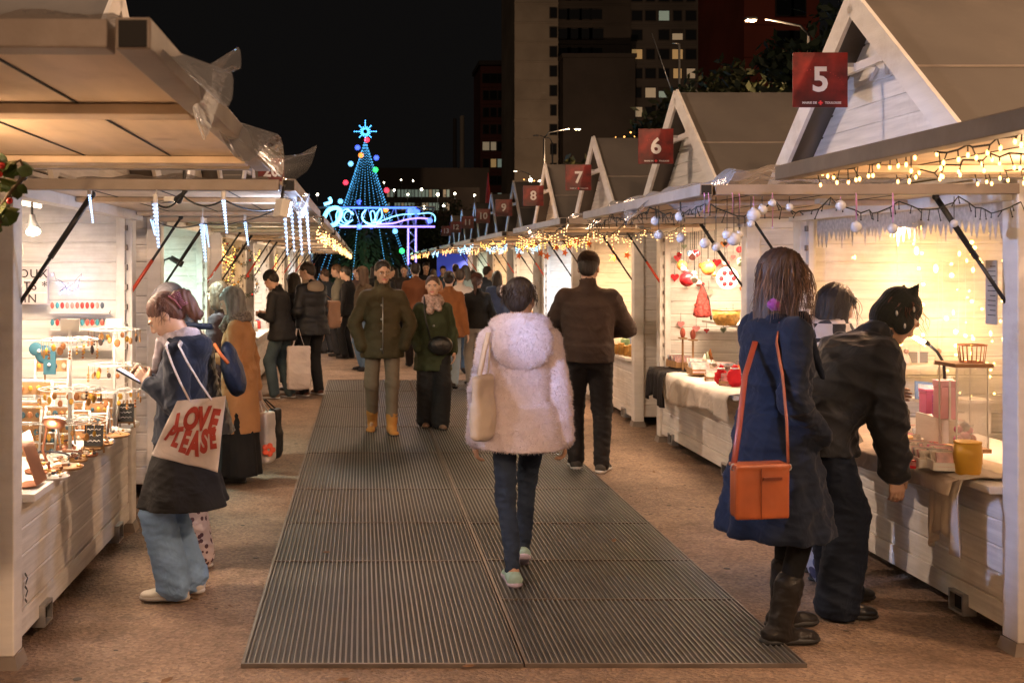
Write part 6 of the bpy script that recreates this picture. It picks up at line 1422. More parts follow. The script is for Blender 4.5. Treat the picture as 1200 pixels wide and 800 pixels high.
# --- small generic goods
def jewel_stand(px, ytop, Y, tiers, label, seed):
    base = at(px, 0, Y); x = base.x; zt = 1.7-(ytop-310)*Y/F; t = thing('jewellery_stand', label, 'earring stand', (x, Y, CT)); r = random.Random(seed)
    m = MB(); m.lathe((x,Y,CT), [(.10,0),(.10,.008),(.03,.016),(.012,.03)], 20); m.tube([(x,Y,CT+.02),(x,Y,zt)], .010, 8); m.build('pole', M_['white'], t)
    cols = [mat('mustard_resin_%d' % seed, (.62,.36,.05), .35, var=0), mat('tan_leather_%d' % seed, (.42,.17,.06), .5, var=0), mat('ochre_wood_%d' % seed, (.50,.26,.09), .5, var=0), mat('dark_resin_%d' % seed, (.06,.035,.03), .3, var=0)]
    for (ty, hw) in tiers:
        z = 1.7-(ty-310)*Y/F; rad = hw*Y/F; m = MB()
        for rr in (rad, rad*.62, rad*.3): m.tube([(x+rr*math.cos(a), Y+rr*math.sin(a), z) for a in np.linspace(0, 2*PI, 21)], .0032, 5)
        for j in range(10): a = j*.628; m.tube([(x,Y,z+.004), (x+rad*.6*math.cos(a+.12), Y+rad*.6*math.sin(a+.12), z+.012), (x+rad*math.cos(a), Y+rad*math.sin(a), z)], .0028, 4)
        rg = m.build('ring', M_['white'], t); n = int(18*rad/.17)
        for j in range(n):
            a = 2*PI*j/n+r.uniform(-.1,.1); px_, py_ = x+rad*math.cos(a), Y+rad*math.sin(a); L = r.uniform(.025,.05); m = MB(); m.tube([(px_,py_,z),(px_,py_,z-L)], .0012, 4); kind = r.random(); w = r.uniform(.011,.019)
            if kind < .6: m.ball((px_,py_,z-L-w*1.2), w, 8, sc=(1,.25,1.35), M=rotm_b(a))
            else:
                for q in range(3): m.ball((px_,py_,z-L-.012-q*.017), w*.45, 6)
            m.build('earring', cols[int(r.random()*3.4)], rg, normals=False)
    MB().box((x-.05,Y-.004,zt-.01),(x+.05,Y+.004,zt+.055)).build('price_card', mat('card_white', (.75,.72,.66), .6, var=0), t)
def rotm_b(a): return Matrix.Rotation(a+PI/2, 3, 'Z')
jewel_stand(82, 386, 5.75, [(398,32),(455,36),(492,44)], 'nearer white tiered stand hung with mustard earrings', 1)
jewel_stand(134, 384, 6.55, [(386,30),(427,30),(457,31)], 'farther white tiered stand hung with tan earrings', 2)
# earring rack on the side wall with coloured studs
t = thing('wall_rack', 'white three row rack of red, teal and coral studs on the side wall', 'wall rack', (-1.78, 6.97, 1.2)); r = random.Random(4)
for k_, (ya, yb) in enumerate(((342,366),(372,386),(392,406))):
    a = at(58,ya,6.95); b_ = at(128,yb,6.95); m = MB(); m.box((a.x,6.965,b_.z),(b_.x,6.985,b_.z+.012)); m.box((a.x,6.94,b_.z-.006),(b_.x,6.985,b_.z-.001)); m.build('shelf_board', M_['white'], t)
    for j in range(11):
        x = a.x+(b_.x-a.x)*(j+.7)/12; c_ = r.choice([(.55,.04,.03),(.60,.12,.08),(.05,.30,.38),(.7,.3,.25),(.08,.10,.14)]); m = MB(); m.ball((x,6.935,b_.z+.045), .016, 8, sc=(.8,.3,1.35)); m.build('stud', mat('stud_%d%d' % (k_,j), c_, .3, var=0), t)
# letter board
lb = thing('letter_board', 'white letter board reading BIJOUX FAITS MAIN on the side wall of the earring stall', 'letter board', tuple(at(30,355,6.9)))
a = at(3,356,6.9); b_ = at(55,312,6.9); MB().box((a.x,6.90,a.z),(b_.x,6.94,b_.z)).build('frame', mat('pink_white', (.66,.56,.54), .5), lb)
for k_, (tx_, off) in enumerate((('BIJOUX',.0),('FAITS *',.0),('MAIN',-.03))): text_mesh(tx_, .075, M_['black'], lb, Matrix.Translation(((a.x+b_.x)/2+.005+off, 6.8985, b_.z-.048-.078*k_)) @ Matrix.Rotation(R(90),4,'X'), .001, bold=.0006, name='lettering', spacing=1.15)
for k_ in (1,2): m = MB(); m.box((a.x+.004,6.895,b_.z-.005-.078*k_-.006),(b_.x-.004,6.8995,b_.z-.078*k_-.006)); m.build('rail', M_['white'], lb)
# gnomes with red hats
for k_, (px, py) in enumerate(((18,292),(19,330))):
    p = at(px, py, 6.3); t = thing('gnome_doll', 'small gnome doll with red hat hanging at the left post, '+('upper one','lower one')[k_], 'doll', tuple(p), group='gnome dolls at the left post')
    m = MB(); m.lathe(p, [(.02,-.05),(.045,-.03),(.04,.02),(.015,.05)], 10); m.build('body', mat('beige_felt%d' % k_, (.5,.40,.32), .9), t); m = MB(); m.lathe(p+Vector((0,0,.04)), [(.035,0),(.025,.03),(.010,.07),(.003,.09)], 10); m.build('hat', mat('red_felt%d' % k_, (.55,.03,.03), .9), t); m = MB(); m.ball(p+Vector((0,-.03,.035)), .012, 8); m.build('nose', skin_mat('fair'), t)
    m = MB(); m.tube([p+Vector((0,0,.12)), p+Vector((0,0,.35))], .0015, 4); m.build('thread', M_['wire'], t)
t = garland('tangle of tiny blue white LEDs on the side wall above the earring rack', [at(62,320,6.95), at(80,330,6.93), at(68,340,6.95), at(95,322,6.93), at(88,342,6.94), at(70,328,6.95)], .02, 'cool_bulb', .028, (.005,.03), .004, .0012, 55, None, True, emit_mat('blue_bulb', (.18,.35,1), 5))
add_light('point', at(80,332,6.80), None, .8, ICE, .03, name='led_tangle_glow')
# counter goods of the earring stall
m_wood = mat('light_wood', (.42,.24,.11), .5, var=.25, vscale=14, stretch=(1,6,1)); m_copper = mat('copper_sheet', (.50,.22,.13), .3, .7, var=.15)
def easel(px, Y, label, txt=('FAIT','MAIN'), h=.16, lean=1):
    p = at(px, 0, Y); p.z = CT; t = thing('chalkboard', label, 'chalkboard', tuple(p)); m = MB()
    for sx in (-1,1): m.tube([p+Vector((sx*.055,-.045,0)), p+Vector((sx*.02,0,h))], .006, 5)
    m.tube([p+Vector((0,.06,0)), p+Vector((0,.0,h))], .006, 5); m.tube([p+Vector((-.05,-.042,.03)), p+Vector((.05,-.042,.03))], .006, 5); m.build('easel', m_wood, t)
    Mx = Matrix.Translation(p+Vector((0,-.040,h*.55))) @ Matrix.Rotation(R(-15),4,'X'); m = MB(); m.obox((0,0,0),(.10,.006,.11)); m.v = [tuple(Mx @ Vector(v)) for v in m.v]; m.build('board', M_['black'], t)
    for q in range(3):
        m = MB(); m.tube([Mx @ Vector((-.036+.008*j, -.0042, .032-.03*q+.004*math.sin(j*2.3+q))) for j in range(10)], .0022, 4); m.build('chalk_scribble', m_signw, t)
easel(149, 6.75, 'little chalkboard on a wooden easel at the far end of the earring counter'); easel(112, 5.85, 'dark leaning chalkboard on an easel in the middle of the earring counter', ('BOIS',''))
rl = thing('ring_lamp', 'bright round desk lamp on a bent copper arm on the earring counter', 'desk lamp', tuple(at(60,540,5.25))); p = at(64,492,5.25)
m = MB(); m.lathe(p, [(.052,0),(.058,.012),(.045,.03),(.02,.038)], 18, M=Matrix.Rotation(R(155),3,'X')); m.build('shade', m_copper, rl); m = MB(); m.lathe(p, [(.048,-.004),(.048,-.001)], 18, M=Matrix.Rotation(R(155),3,'X')); m.build('lens', emit_mat('desk_lens', (1,.88,.6), 18), rl)
q = at(60,548,5.25); q.z = CT; m = MB(); m.tube([q, q+Vector((-.05,.03,.10)), q+Vector((-.03,.04,.22)), p+Vector((0,.02,.02))], .007, 6); m.lathe(q, [(.05,0),(.05,.01),(.01,.016)], 14); m.build('arm', m_copper, rl); add_light('point', p+Vector((0,-.06,-.02)), None, 2.0, WW, .03, name='desk_light')
cs_ = thing('copper_stand', 'folded copper coloured display sheet at the near end of the earring counter', 'display stand', tuple(at(32,552,4.95))); a0 = at(16,556,4.85); a0.z = CT
m = MB(); w = .16
for seg in (((0,0),(.10,.012)),((.10,.012),(.02,.235)),((.02,.235),(-.02,.235))):
    (xa,za),(xb,zb) = seg; m.beam(a0+Vector((xa,.08,za+.004)), a0+Vector((xb,.08,zb+.004)), w, .004, up=(1,0,.01)) if abs(xa-xb) < .09 else m.hexa([a0+Vector((xa,0,za+.002)),a0+Vector((xb,0,zb+.002)),a0+Vector((xb,w,zb+.002)),a0+Vector((xa,w,za+.002)),a0+Vector((xa,0,za+.006)),a0+Vector((xb,0,zb+.006)),a0+Vector((xb,w,zb+.006)),a0+Vector((xa,w,za+.006))])
m.build('sheet', m_copper, cs_)
r = random.Random(12)
def hook_rack(px, Y, h, w, label, seed):
    p = at(px, 0, Y); p.z = CT; t = thing('card_rack', label, 'display rack', tuple(p)); r = random.Random(seed); m = MB()
    for sx in (-1,1): m.tube([p+Vector((sx*w/2,0,0)), p+Vector((sx*w/2,.05,h))], .006, 5); m.tube([p+Vector((sx*w/2,.12,0)), p+Vector((sx*w/2,.05,h))], .006, 5)
    for q in range(3): z = h*(q+1)/3; m.tube([p+Vector((-w/2,.05*z/h,z)), p+Vector((w/2,.05*z/h,z))], .005, 5)
    m.build('frame', M_['white'], t)
    for q in range(3):
        z = h*(q+1)/3; m = MB(); m.box((p.x-w/2+.01, p.y+.05*z/h-.004, p.z+z-.075), (p.x+w/2-.01, p.y+.05*z/h, p.z+z-.008)); cd = m.build('wooden_card', m_wood, t)
        for j in range(4): x = p.x-w/2+w*(j+.5)/4; m = MB(); m.ball((x, p.y+.05*z/h-.012, p.z+z-.04), r.uniform(.010,.016), 8, sc=(1,.4,1.2)); m.build('brooch', mat('brooch_%d%d%d' % (seed,q,j), r.choice([(.6,.36,.06),(.5,.2,.07),(.05,.12,.16),(.55,.5,.4)]), .35, var=0), cd)
hook_rack(38, 6.1, .34, .19, 'wooden card rack of brooches behind the ring lamp', 1); hook_rack(58, 6.6, .42, .20, 'tall card rack of brooches against the side wall', 2); hook_rack(100, 6.75, .22, .17, 'low card rack between the two tiered stands', 3); hook_rack(28, 5.6, .26, .15, 'small card rack beside the copper display sheet', 4)
tb = thing('teal_display', 'teal leaf shaped display card with white buttons', 'display card', tuple(at(50,425,6.3))); p = at(52,415,6.3)
m = MB(); m.ball(p, .055, 12, sc=(1,.15,1)); m.ball(p+Vector((-.05,0,.03)), .04, 12, sc=(1,.15,1)); m.obox(p+Vector((.03,0,-.05)), (.07,.012,.13)); m.build('card', mat('teal_card', (.03,.12,.17), .6), tb); m = MB(); m.ball(p+Vector((.03,-.012,-.06)), .010, 8); m.build('button', M_['white'], tb); m = MB(); m.ball(p+Vector((-.03,-.012,.02)), .010, 8); m.build('button', M_['white'], tb); m = MB(); m.tube([p+Vector((0,.01,-.1)), Vector((p.x,p.y+.05,CT))], .006, 5); m.build('prop', m_wood, tb)
def dish(px, Y, r_, label, mt, z=CT): p = at(px, 0, Y); t = thing('tray', label, 'tray', (p.x, Y, z)); m = MB(); m.lathe((p.x,Y,z), [(r_*.9,0),(r_,.012),(r_*.93,.014),(r_*.88,.006)], 20); m.build('rim', mt, t); return t, Vector((p.x,Y,z))
def pile(t, p, n, rr, s0, cols, seed, hgt=.02, kind='bead', ps='piece'):
    r = random.Random(seed)
    for j in range(n):
        a = r.uniform(0,6.28); q = rr*math.sqrt(r.random()); m = MB(); c = p+Vector((math.cos(a)*q, math.sin(a)*q, s0*.6+.008+hgt*r.random())); k_ = r.random()
        if k_ < .5: m.ball(c, s0*r.uniform(.7,1.2), 8, sc=(1,1,.7))
        else: m.obox(c, (s0*2.2, s0*1.5, s0*.6), (r.uniform(-.4,.4), r.uniform(-.4,.4), r.uniform(0,3)))
        m.build(ps, cols[j % len(cols)], t, normals=False)
pc = [mat('gold_piece', (.55,.33,.08), .3, .3, var=0), mat('brown_piece', (.22,.09,.04), .5, var=0), mat('cream_piece', (.6,.5,.38), .5, var=0), mat('ink_piece', (.05,.05,.07), .4, var=0)]
t, p = dish(135, 6.35, .085, 'round wooden board with trinkets at the far end of the earring counter', m_wood); pile(t, p, 7, .06, .010, pc, 1)
t, p = dish(80, 5.35, .075, 'wooden dish of bracelets by the ring lamp', m_wood); pile(t, p, 12, .06, .012, pc, 2, .04)
t, p = dish(46, 5.25, .07, 'copper dish heaped with cords near the copper display sheet', m_copper); pile(t, p, 12, .05, .012, pc, 3, .05)
t, p = dish(108, 5.9, .06, 'small dish of rings in front of the leaning chalkboard', m_wood); pile(t, p, 9, .05, .009, pc, 4, .02)
# tools / frames laid flat on that counter
for k_, (px, Y, a, lab_) in enumerate(((95,5.6,.6,'thin dark necklace bust lying on the earring counter'),(70,5.5,-.5,'leather strap coiled on the earring counter near the desk lamp'),(118,6.2,.2,'dark sunglasses case on the earring counter'))):
    p = at(px,0,Y); p.z = CT+.012; m = MB(); m.tube([p+Vector((math.cos(a+q*.5)*(.03+.01*q), math.sin(a+q*.5)*(.03+.01*q), .006*q)) for q in range(9)], .006, 6); m.build('leather_cord', pc[(k_*2+1) % 4], label=lab_.replace('necklace bust','leather cord coil').replace('sunglasses case','cord coil beyond the nearer stand').replace('leather strap coiled','brown cord coiled'), cat='cord')
# leafy garland hanging at the top left corner
gl = thing('leaf_garland', 'green leaves with red berries hanging in at the top left corner', 'garland', tuple(at(5,250,2.6))); r = random.Random(9); m = MB(); mb_ = MB(); mst = MB()
stem = [at(-14,180,2.6), at(8,195,2.6), at(24,188,2.6), at(30,205,2.6), at(12,225,2.6), at(-4,250,2.6), at(2,262,2.6)]; mst.tube(stem, .004, 5); mst.tube([stem[0], Vector((stem[0].x, 2.6, 2.03))], .004, 5); mst.build('stem', m_bark, gl)
for j in range(34):
    k_ = r.randrange(len(stem)-1); c = stem[k_].lerp(stem[k_+1], r.random()); d = Vector((r.gauss(0,1), r.gauss(0,.6), r.gauss(-.2,.8))).normalized(); L = r.uniform(.028,.045); s_ = d.orthogonal().normalized(); s_ = Matrix.Rotation(r.uniform(0,6.3),3,d) @ s_; w = L*.42; nn = d.cross(s_)*L*.12
    m.add([c, c+d*L*.35+s_*w+nn, c+d*L*.75+s_*w*.8+nn, c+d*L*1.15, c+d*L*.75-s_*w*.8+nn, c+d*L*.35-s_*w+nn, c+d*L*.6], [(0,1,6),(1,2,6),(2,3,6),(3,4,6),(4,5,6),(5,0,6)], 0, True)
lf = m.build('leaf_spray', mat('holly_green', (.07,.13,.03), .4, var=.4, vscale=30), gl, normals=False)
for j in range(5): c = stem[r.randrange(1, 6)]+Vector((r.uniform(-.02,.02), -.02, r.uniform(-.03,.01))); q = MB(); q.ball(c, .008, 8); q.build('berry', mat('berry_red', (.5,.02,.02), .25, var=0), gl)

# --- goods of stall behind sign six (far wall at Y 10.6)
y6 = RY[2]; fw = y6+2.42
m_redb = mat('red_bauble', (.55,.02,.03), .22, var=.1, coat=.4); m_oran = mat('orange_bauble', (.65,.22,.05), .25, var=.3, vscale=12)
for (px, py, w, mt, lab_) in ((805,327,18,m_redb,'big red bauble hanging in the stall behind sign six'),(830,314,17,m_oran,'orange and red bauble hanging right of the big red one'),(799,311,12,m_oran,'orange bauble just above the big red one'),(816,297,9,m_redb,'small red bauble near the lintel of the stall behind sign six'),(809,297,8,mat('blue_bauble',(.2,.32,.5),.3,var=0),'small pale blue bauble left of the small red one')):
    bauble(at(px, py, 9.7), w*9.7/F*.5, mt, lab_, None, 2.095)
t = thing('wall_plate', 'round white plate painted with red flowers in the stall behind sign six', 'plate', tuple(at(852,325,9.7))); p = at(852,326,9.7); m = MB(); m.lathe(p, [(.0,0),(.09,.003),(.10,.012),(.097,.014),(.06,.006)], 20, M=Matrix.Rotation(R(90),3,'X')); m.build('dish', M_['white'], t)
for j in range(6): a = j*1.05; m = MB(); m.ball(p+Vector((math.cos(a)*.055, -.012, math.sin(a)*.055)), .022, 8, sc=(1,.2,1)); m.build('flower', m_redb, t)
m = MB(); m.tube([p+Vector((0,0,.1)), p+Vector((0,0,.35))], .0015, 4); m.build('thread', M_['wire'], t)
t = thing('cone_bag', 'pointed red patterned fabric bag hanging below the baubles behind sign six', 'fabric bag', tuple(at(825,372,9.9))); p = at(823,372,9.9); mf = mat('red_print_fabric', (.42,.06,.05), .8, var=.9, vscale=40); m = MB(); m.lathe(p, [(.05,0),(.085,.02),(.07,.10),(.035,.22),(.008,.30)], 12, sc=(1,.5)); m.build('fabric', mf, t); m = MB(); m.tube([p+Vector((.08,0,-.02)), p+Vector((.055,0,.16)), p+Vector((.0,0,.30))], .010, 6); m.build('handle', M_['black'], t)
t = thing('gold_basket', 'gold woven basket on the shelf behind sign six', 'basket', tuple(at(851,380,9.5))); p = at(851,381,9.5); m = MB(); m.lathe(p, [(.08,0),(.11,.05),(.12,.13),(.112,.13),(.10,.05)], 22); m.build('weave', mat('gold_weave', (.55,.32,.08), .4, .3, var=.5, vscale=30, bump=1, bscale=40, dist=.01), t); m = MB(); m.lathe(p+Vector((0,0,.125)), [(.118,0),(.124,.006),(.118,.012)], 22); m.build('rim', m_copper, t)
MB().box((3.22, y6+.2, p.z-.022), (3.75, y6+2.3, p.z-.002)).build('shelf_board', M_['paint'], STALL_R[2])
def card_box(x, Y, z, w, d, h, label, seed, n=9, mt=None, cols=None, rotz=0):
    t = thing('card_tray', label, 'tray of cards', (x, Y, z)); r = random.Random(seed); m = MB(); Rz = Matrix.Rotation(rotz,3,'Z'); c = Vector((x,Y,z))
    for (o, s_) in (((0,0,.004),(w,d,.008)),((-w/2,0,h*.3),(.006,d,h*.6)),((w/2,0,h*.3),(.006,d,h*.6)),((0,-d/2,h*.25),(w,.006,h*.5)),((0,d/2,h*.35),(w,.006,h*.7))): m.obox(c+Rz@Vector(o), s_, Rz)
    m.build('tray', mt or m_wood, t)
    for j in range(n):
        f = (j+.5)/n; m = MB(); m.obox(c+Rz@Vector((r.uniform(-.006,.006), -d/2+d*f, .012+h*.5)), (w*.86,.004,h*.9), Rz @ Matrix.Rotation(R(r.uniform(-28,-12)),3,'X')); m.build('card', r.choice(cols or CARDS), t, normals=False)
CARDS = [mat('card_a', (.62,.56,.50), .5, var=.5, vscale=22), mat('card_b', (.55,.25,.25), .5, var=.6, vscale=25), mat('card_c', (.30,.32,.36), .5, var=.6, vscale=25), mat('card_d', (.70,.45,.45), .5, var=.4, vscale=20), mat('card_e', (.20,.13,.12), .5, var=.8, vscale=25)]
pos6 = [(2.98,10.35),(3.2,10.3),(3.05,10.0),(3.28,9.95),(2.95,9.65),(3.15,9.6),(3.38,9.7),(2.98,9.3),(3.22,9.25),(3.0,8.95),(3.3,8.9)]
nm6 = ['at the far corner','second from the far corner','in the middle row, near the black cloth','behind the middle row','over the white cloth, left','over the white cloth, centre','against the stall wall','left of the red sacks','behind the red sacks','at the near end','behind the near end']
for (x, Y), q, j in zip(pos6, nm6, range(20)): card_box(x, Y, CT+(.0 if j % 2 else .03), .17, .20, .10, 'tray of gift cards behind sign six, '+q, j, 8, rotz=.2-.07*j)
def sack(px, py, Y, s_, label, mt):
    p = at(px, py, Y); p.z = CT+s_*.97+.004; t = thing('gift_sack', label, 'sack', (p.x, Y, p.z-s_)); S = SDF(np.array(p)-s_*1.8, np.array(p)+s_*1.8, .012); S.ell(p, (s_*.75,s_*.6,s_), None, .02); S.ell(p+Vector((0,0,s_*1.05)), (s_*.35,s_*.3,s_*.35), None, .03); V, Q = S.mesh(); V = push(V, Q, wrinkle(V, .025, 1.4, int(px))); mesh_from('fabric', V, Q, [mt], t); m = MB(); m.tube([p+Vector((s_*.34*math.cos(a), s_*.3*math.sin(a), s_*.86)) for a in np.linspace(0,6.28,12)], .008, 5); m.build('cord', M_['white'], t)
m_redf = cloth('red_felt_cloth', (.55,.015,.025), .8); sack(845, 428, 9.0, .075, 'left red felt sack on the counter behind sign six', m_redf); sack(861, 425, 8.8, .085, 'right red felt sack beside the blue coat woman', m_redf)
sack(835, 400, 9.6, .07, 'cream cloth pouch standing behind the red sacks', cloth('cream_cloth', (.62,.52,.42), .8))
def drape(label, x, y0, y1, z0, z1, mt, name='cloth', seed=0, out=.05, n=40, top=.5, cat='cloth', sgn=-1, thick=.004):
    """cloth lying on the counter and falling over its front edge"""
    vs = []; m_ = 16; prof = [(.35*top/.5,0.),(.2*top/.5,0.),(.05,0.),(0,-.012)]
    for j in range(n+1):
        v = j/n; y = y0+(y1-y0)*v
        for i in range(m_+1):
            u = i/m_
            if u < .35: xx = x-sgn*(top*(1-u/.35)); zz = z0+.006+.004*math.sin(v*20+u*30+seed)
            else:
                f = (u-.35)/.65; L = (z0-z1)*(.85+.15*math.sin(v*6+seed)); xx = x+sgn*(.012+out*min(1,f*4)*.5+.018*f*math.sin(v*26+seed+2*f)+.01*math.sin(v*61)*f); zz = z0+.006-L*f*f**.1
            vs.append((xx, y, zz))
    fs = [(j*(m_+1)+i, j*(m_+1)+i+1, (j+1)*(m_+1)+i+1, (j+1)*(m_+1)+i) for j in range(n) for i in range(m_)]
    m = MB(); m.add(vs, fs, 0, True); o = m.build(name, mt, label=label, cat=cat, normals=False); s_ = o.modifiers.new('thickness', 'SOLIDIFY'); s_.thickness = thick; return o
m_wcl = cloth('white_table_cloth', (.62,.56,.50), .8); m_bcl = cloth('black_table_cloth', (.02,.018,.02), .8)
drape('black cloth hanging over the far end of the counter behind sign six', SX-.10, 10.05, 10.62, CT+.004, .38, m_bcl, 'black_cloth', 1)
drape('white cloth hanging in folds over the counter behind sign six', SX-.10, 8.3, 10.0, CT+.004, .46, m_wcl, 'white_cloth', 3)
# boots, figures, snow globes on that counter
for k_, (px, py, Y, lab_) in enumerate(((800,390,10.2,'red felt slipper standing on the back shelf, left'),(812,392,10.1,'red felt slipper standing on the back shelf, right'))):
    p = at(px,py,Y); t = thing('felt_slipper', lab_, 'slipper', tuple(p)); m = MB(); m.ball(p, .035, 10, sc=(.7,1,1.4)); m.build('upper', mat('coral_felt%d' % k_, (.55,.14,.10), .9), t); m = MB(); m.box((p.x-.03,Y-.05,p.z-.055),(p.x+.03,Y+.05,p.z-.042)); m.build('sole', m_wood, t); m = MB(); m.box((p.x-.008,Y-.006,CT),(p.x+.008,Y+.006,p.z-.056)); m.build('stand', m_wood, t)

# --- stall behind sign 5: gift counter and curtain of lights
y5 = RY[1]; fw5 = y5+2.40
t = thing('light_curtain', 'curtain of warm yellow bulbs on the wall of the stall under sign five', 'string lights', (3.5, fw5, 1.0)); r = random.Random(31); bpos = []
first = None; m_gb = emit_mat('yellow_globe', (1,.62,.16), 6)
for px in (968,1052,1080,1100,1105,1124,1132,1142):
    x = (px-425)*7.1/F; m = MB(); m.tube([(x,7.12,1.98),(x+.01,7.12,1.5),(x,7.12,.95)], .0015, 4); m.build('cord', M_['white'], t)
    for k_ in range(r.choice((8,10,12,14))):
        z = r.uniform(1.0,1.97); p0_ = (x+r.uniform(-.02,.02), 7.105, z)
        if first is None: mm = MB(); mm.ball(p0_, .013, 8); first = mm.build('bulb', m_gb, t); fp = Vector(p0_)
        else:
            c = first.copy(); COL.objects.link(c); c.parent = t; c.location = first.location+(Vector(p0_)-fp); s_ = r.choice((.5,.6,.8,1,1.3)); c.scale = (s_, s_, s_*r.choice((1,1,1.8)))
for (x, z) in ((3.55,1.6),(3.85,1.35)): add_light('point', (x, 7.0, z), None, 3.0, (1,.56,.22), .04, name='curtain_glow')
m = MB(); r = random.Random(6); y = 4.92; vs = []; 
while y < 7.15:
    d = r.uniform(.03,.075); h = r.uniform(.04,.12); m.prism([(0,0),(d,0),(d*.55,-h),(d*.45,-h)], (SX+.075, y, 1.92), (0,1,0), (0,0,1), (.003,0,0)); y += d
m.box((SX+.072, 4.9, 1.9205), (SX+.079, 7.16, 1.995)); m.build('lace_trim', mat('white_lace', (.62,.58,.55), .8, var=.2, vscale=40), label='jagged white lace trim hanging under the lintel beneath sign five', cat='trim')
# goods
def P5(px, py, Y): return at(px, py, Y)
gp = thing('goose_lamp', 'black gooseneck lamp with a glowing tip over the gift counter', 'desk lamp', tuple(at(1108,440,6.0))); a = at(1078,398,6.0); b_ = at(1107,445,6.0)
m = MB(); m.tube([Vector((b_.x,6.0,CT)), b_, at(1106,425,6.0), at(1098,412,6.0), at(1088,403,6.0)], .008, 6); m.lathe((b_.x,6.0,CT), [(.05,0),(.05,.012),(.012,.02)], 14); m.build('neck', M_['black'], gp); m = MB(); m.tube([at(1088,403,6.0), at(1079,398,6.0)], [.012,.016], 10); m.build('head', M_['black'], gp); m = MB(); m.tube([at(1083,401,5.985), at(1071,395,5.985)], [.013,.009], 8); m.build('bulb', emit_mat('goose_bulb', (1,.93,.8), 25), gp); add_light('point', at(1074,400,5.93), None, 2.2, (1,.86,.68), .03, name='goose_light')
def vase(px, Y, z, prof, mt, label, name='vase', n=24, extra=None): p = at(px,0,Y); p.z = z; t = thing(name, label, name.replace('_',' '), tuple(p)); m = MB(); m.lathe(p, prof, n); m.build('bowl', mt, t); m = MB(); m.lathe(p+Vector((0,0,prof[-1][1]+.001)), [(prof[-1][0]*.80,-.006),(prof[-1][0]*1.03,0),(prof[-1][0]*1.03,.008),(prof[-1][0]*.9,.010)], n); m.build('rim', mt, t); return t, p
m_yel = mat('mustard_glaze', (.58,.32,.03), .45, var=.15); m_pink = mat('pink_gloss', (.75,.22,.42), .35, var=.1); m_cream = mat('cream_ceramic', (.66,.60,.52), .35, var=.05); m_clear = film_mat('glass_like', (.95,.95,.95), .25, .05)
def gbox(px, py0, py1, Y, w, d, mt, label, lidm=None, rz=0, name='gift_box', z0=None):
    p = at((px), py1, Y); z = z0 if z0 is not None else p.z; h = max(.03, at(px,py0,Y).z-z); t = thing(name, label, name.replace('_',' '), (p.x,Y,z)); Rz = Matrix.Rotation(rz,3,'Z'); m = MB(); m.obox((p.x,Y,z+h*.42), (w,d,h*.84), Rz); m.build('box', mt, t, bevel=.003); m = MB(); m.obox((p.x,Y,z+h*.92), (w*1.05,d*1.05,h*.15), Rz); m.build('lid', lidm or mt, t, bevel=.003); m = MB(); m.obox((p.x,Y,z+h*.5), (w*.12,d*1.07,h*1.02), Rz); m.build('ribbon', lidm or M_['white'], t); return t
vase(1134, 5.12, CT, [(.045,0),(.055,.03),(.062,.11),(.058,.16)], m_yel, 'mustard yellow pot at the near end of the gift counter', 'pot')
t, p = vase(1046, 6.4, CT, [(.03,0),(.055,.02),(.06,.10),(.045,.16),(.05,.20)], m_cream, 'ribbed cream vase beside the sleeve of the bending person')
t, p = vase(1048, 5.75, CT, [(.07,0),(.085,.04),(.09,.09),(.086,.09)], mat('beige_bucket', (.55,.36,.18), .6), 'beige bowl near the sleeve of the bending person', 'bowl')
t, p = vase(1113, 6.5, CT+.2, [(.03,0),(.035,.03),(.018,.06),(.025,.09),(.015,.12)], M_['white'], 'white ceramic snowman shaped bottle below the yellow bulbs', 'bottle')
MB().box((p.x-.2, 6.42, CT+.18), (p.x+.22, 6.6, CT+.199)).build('riser_board', M_['paint'], STALL_R[1]); MB().box((p.x-.19, 6.44, CT), (p.x+.21, 6.46, CT+.179)).build('riser_board', M_['paint'], STALL_R[1])
# wire basket
t = thing('wire_basket', 'tall wire basket on top of the glass lantern', 'basket', tuple(at(1139,425,5.45))); p = at(1139,424,5.45); m = MB()
for j in range(18): a = j*.349; m.tube([p+Vector((.055*math.cos(a), .055*math.sin(a), 0)), p+Vector((.065*math.cos(a), .065*math.sin(a), .085))], .0022, 4)
m.build('wires', m_copper, t)
for z, rr in ((0,.055),(.085,.066)): m = MB(); m.tube([p+Vector((rr*math.cos(a), rr*math.sin(a), z)) for a in np.linspace(0,6.2832,19)], .004, 5); m.build('hoop', m_copper, t)
# lantern: glass box with brown lid
t = thing('glass_lantern', 'glass lantern box with a brown wooden lid, pink things inside', 'lantern', tuple(at(1137,490,5.45))); a = at(1118,492,5.4); zt = at(0,430,5.4).z; m = MB()
for sx in (0,.155):
    for sy in (0,.16): m.box((a.x+sx, 5.38+sy, CT+.09), (a.x+sx+.006, 5.386+sy, zt))
m.build('frame', M_['white'], t); m = MB(); m.box((a.x+.006,5.384,CT+.095),(a.x+.155,5.3855,zt-.002)); m.build('pane', m_clear, t); m = MB(); m.box((a.x-.012,5.365,zt),(a.x+.175,5.56,zt+.018)); m.build('lid', mat('brown_lid', (.22,.11,.05), .5), t); m = MB(); m.box((a.x-.005,5.37,CT+.07),(a.x+.168,5.55,CT+.089)); m.build('base', m_wood, t); m = MB(); m.box((a.x+.02,5.40,CT),(a.x+.14,5.52,CT+.0695)); m.build('plinth', m_yel, t)
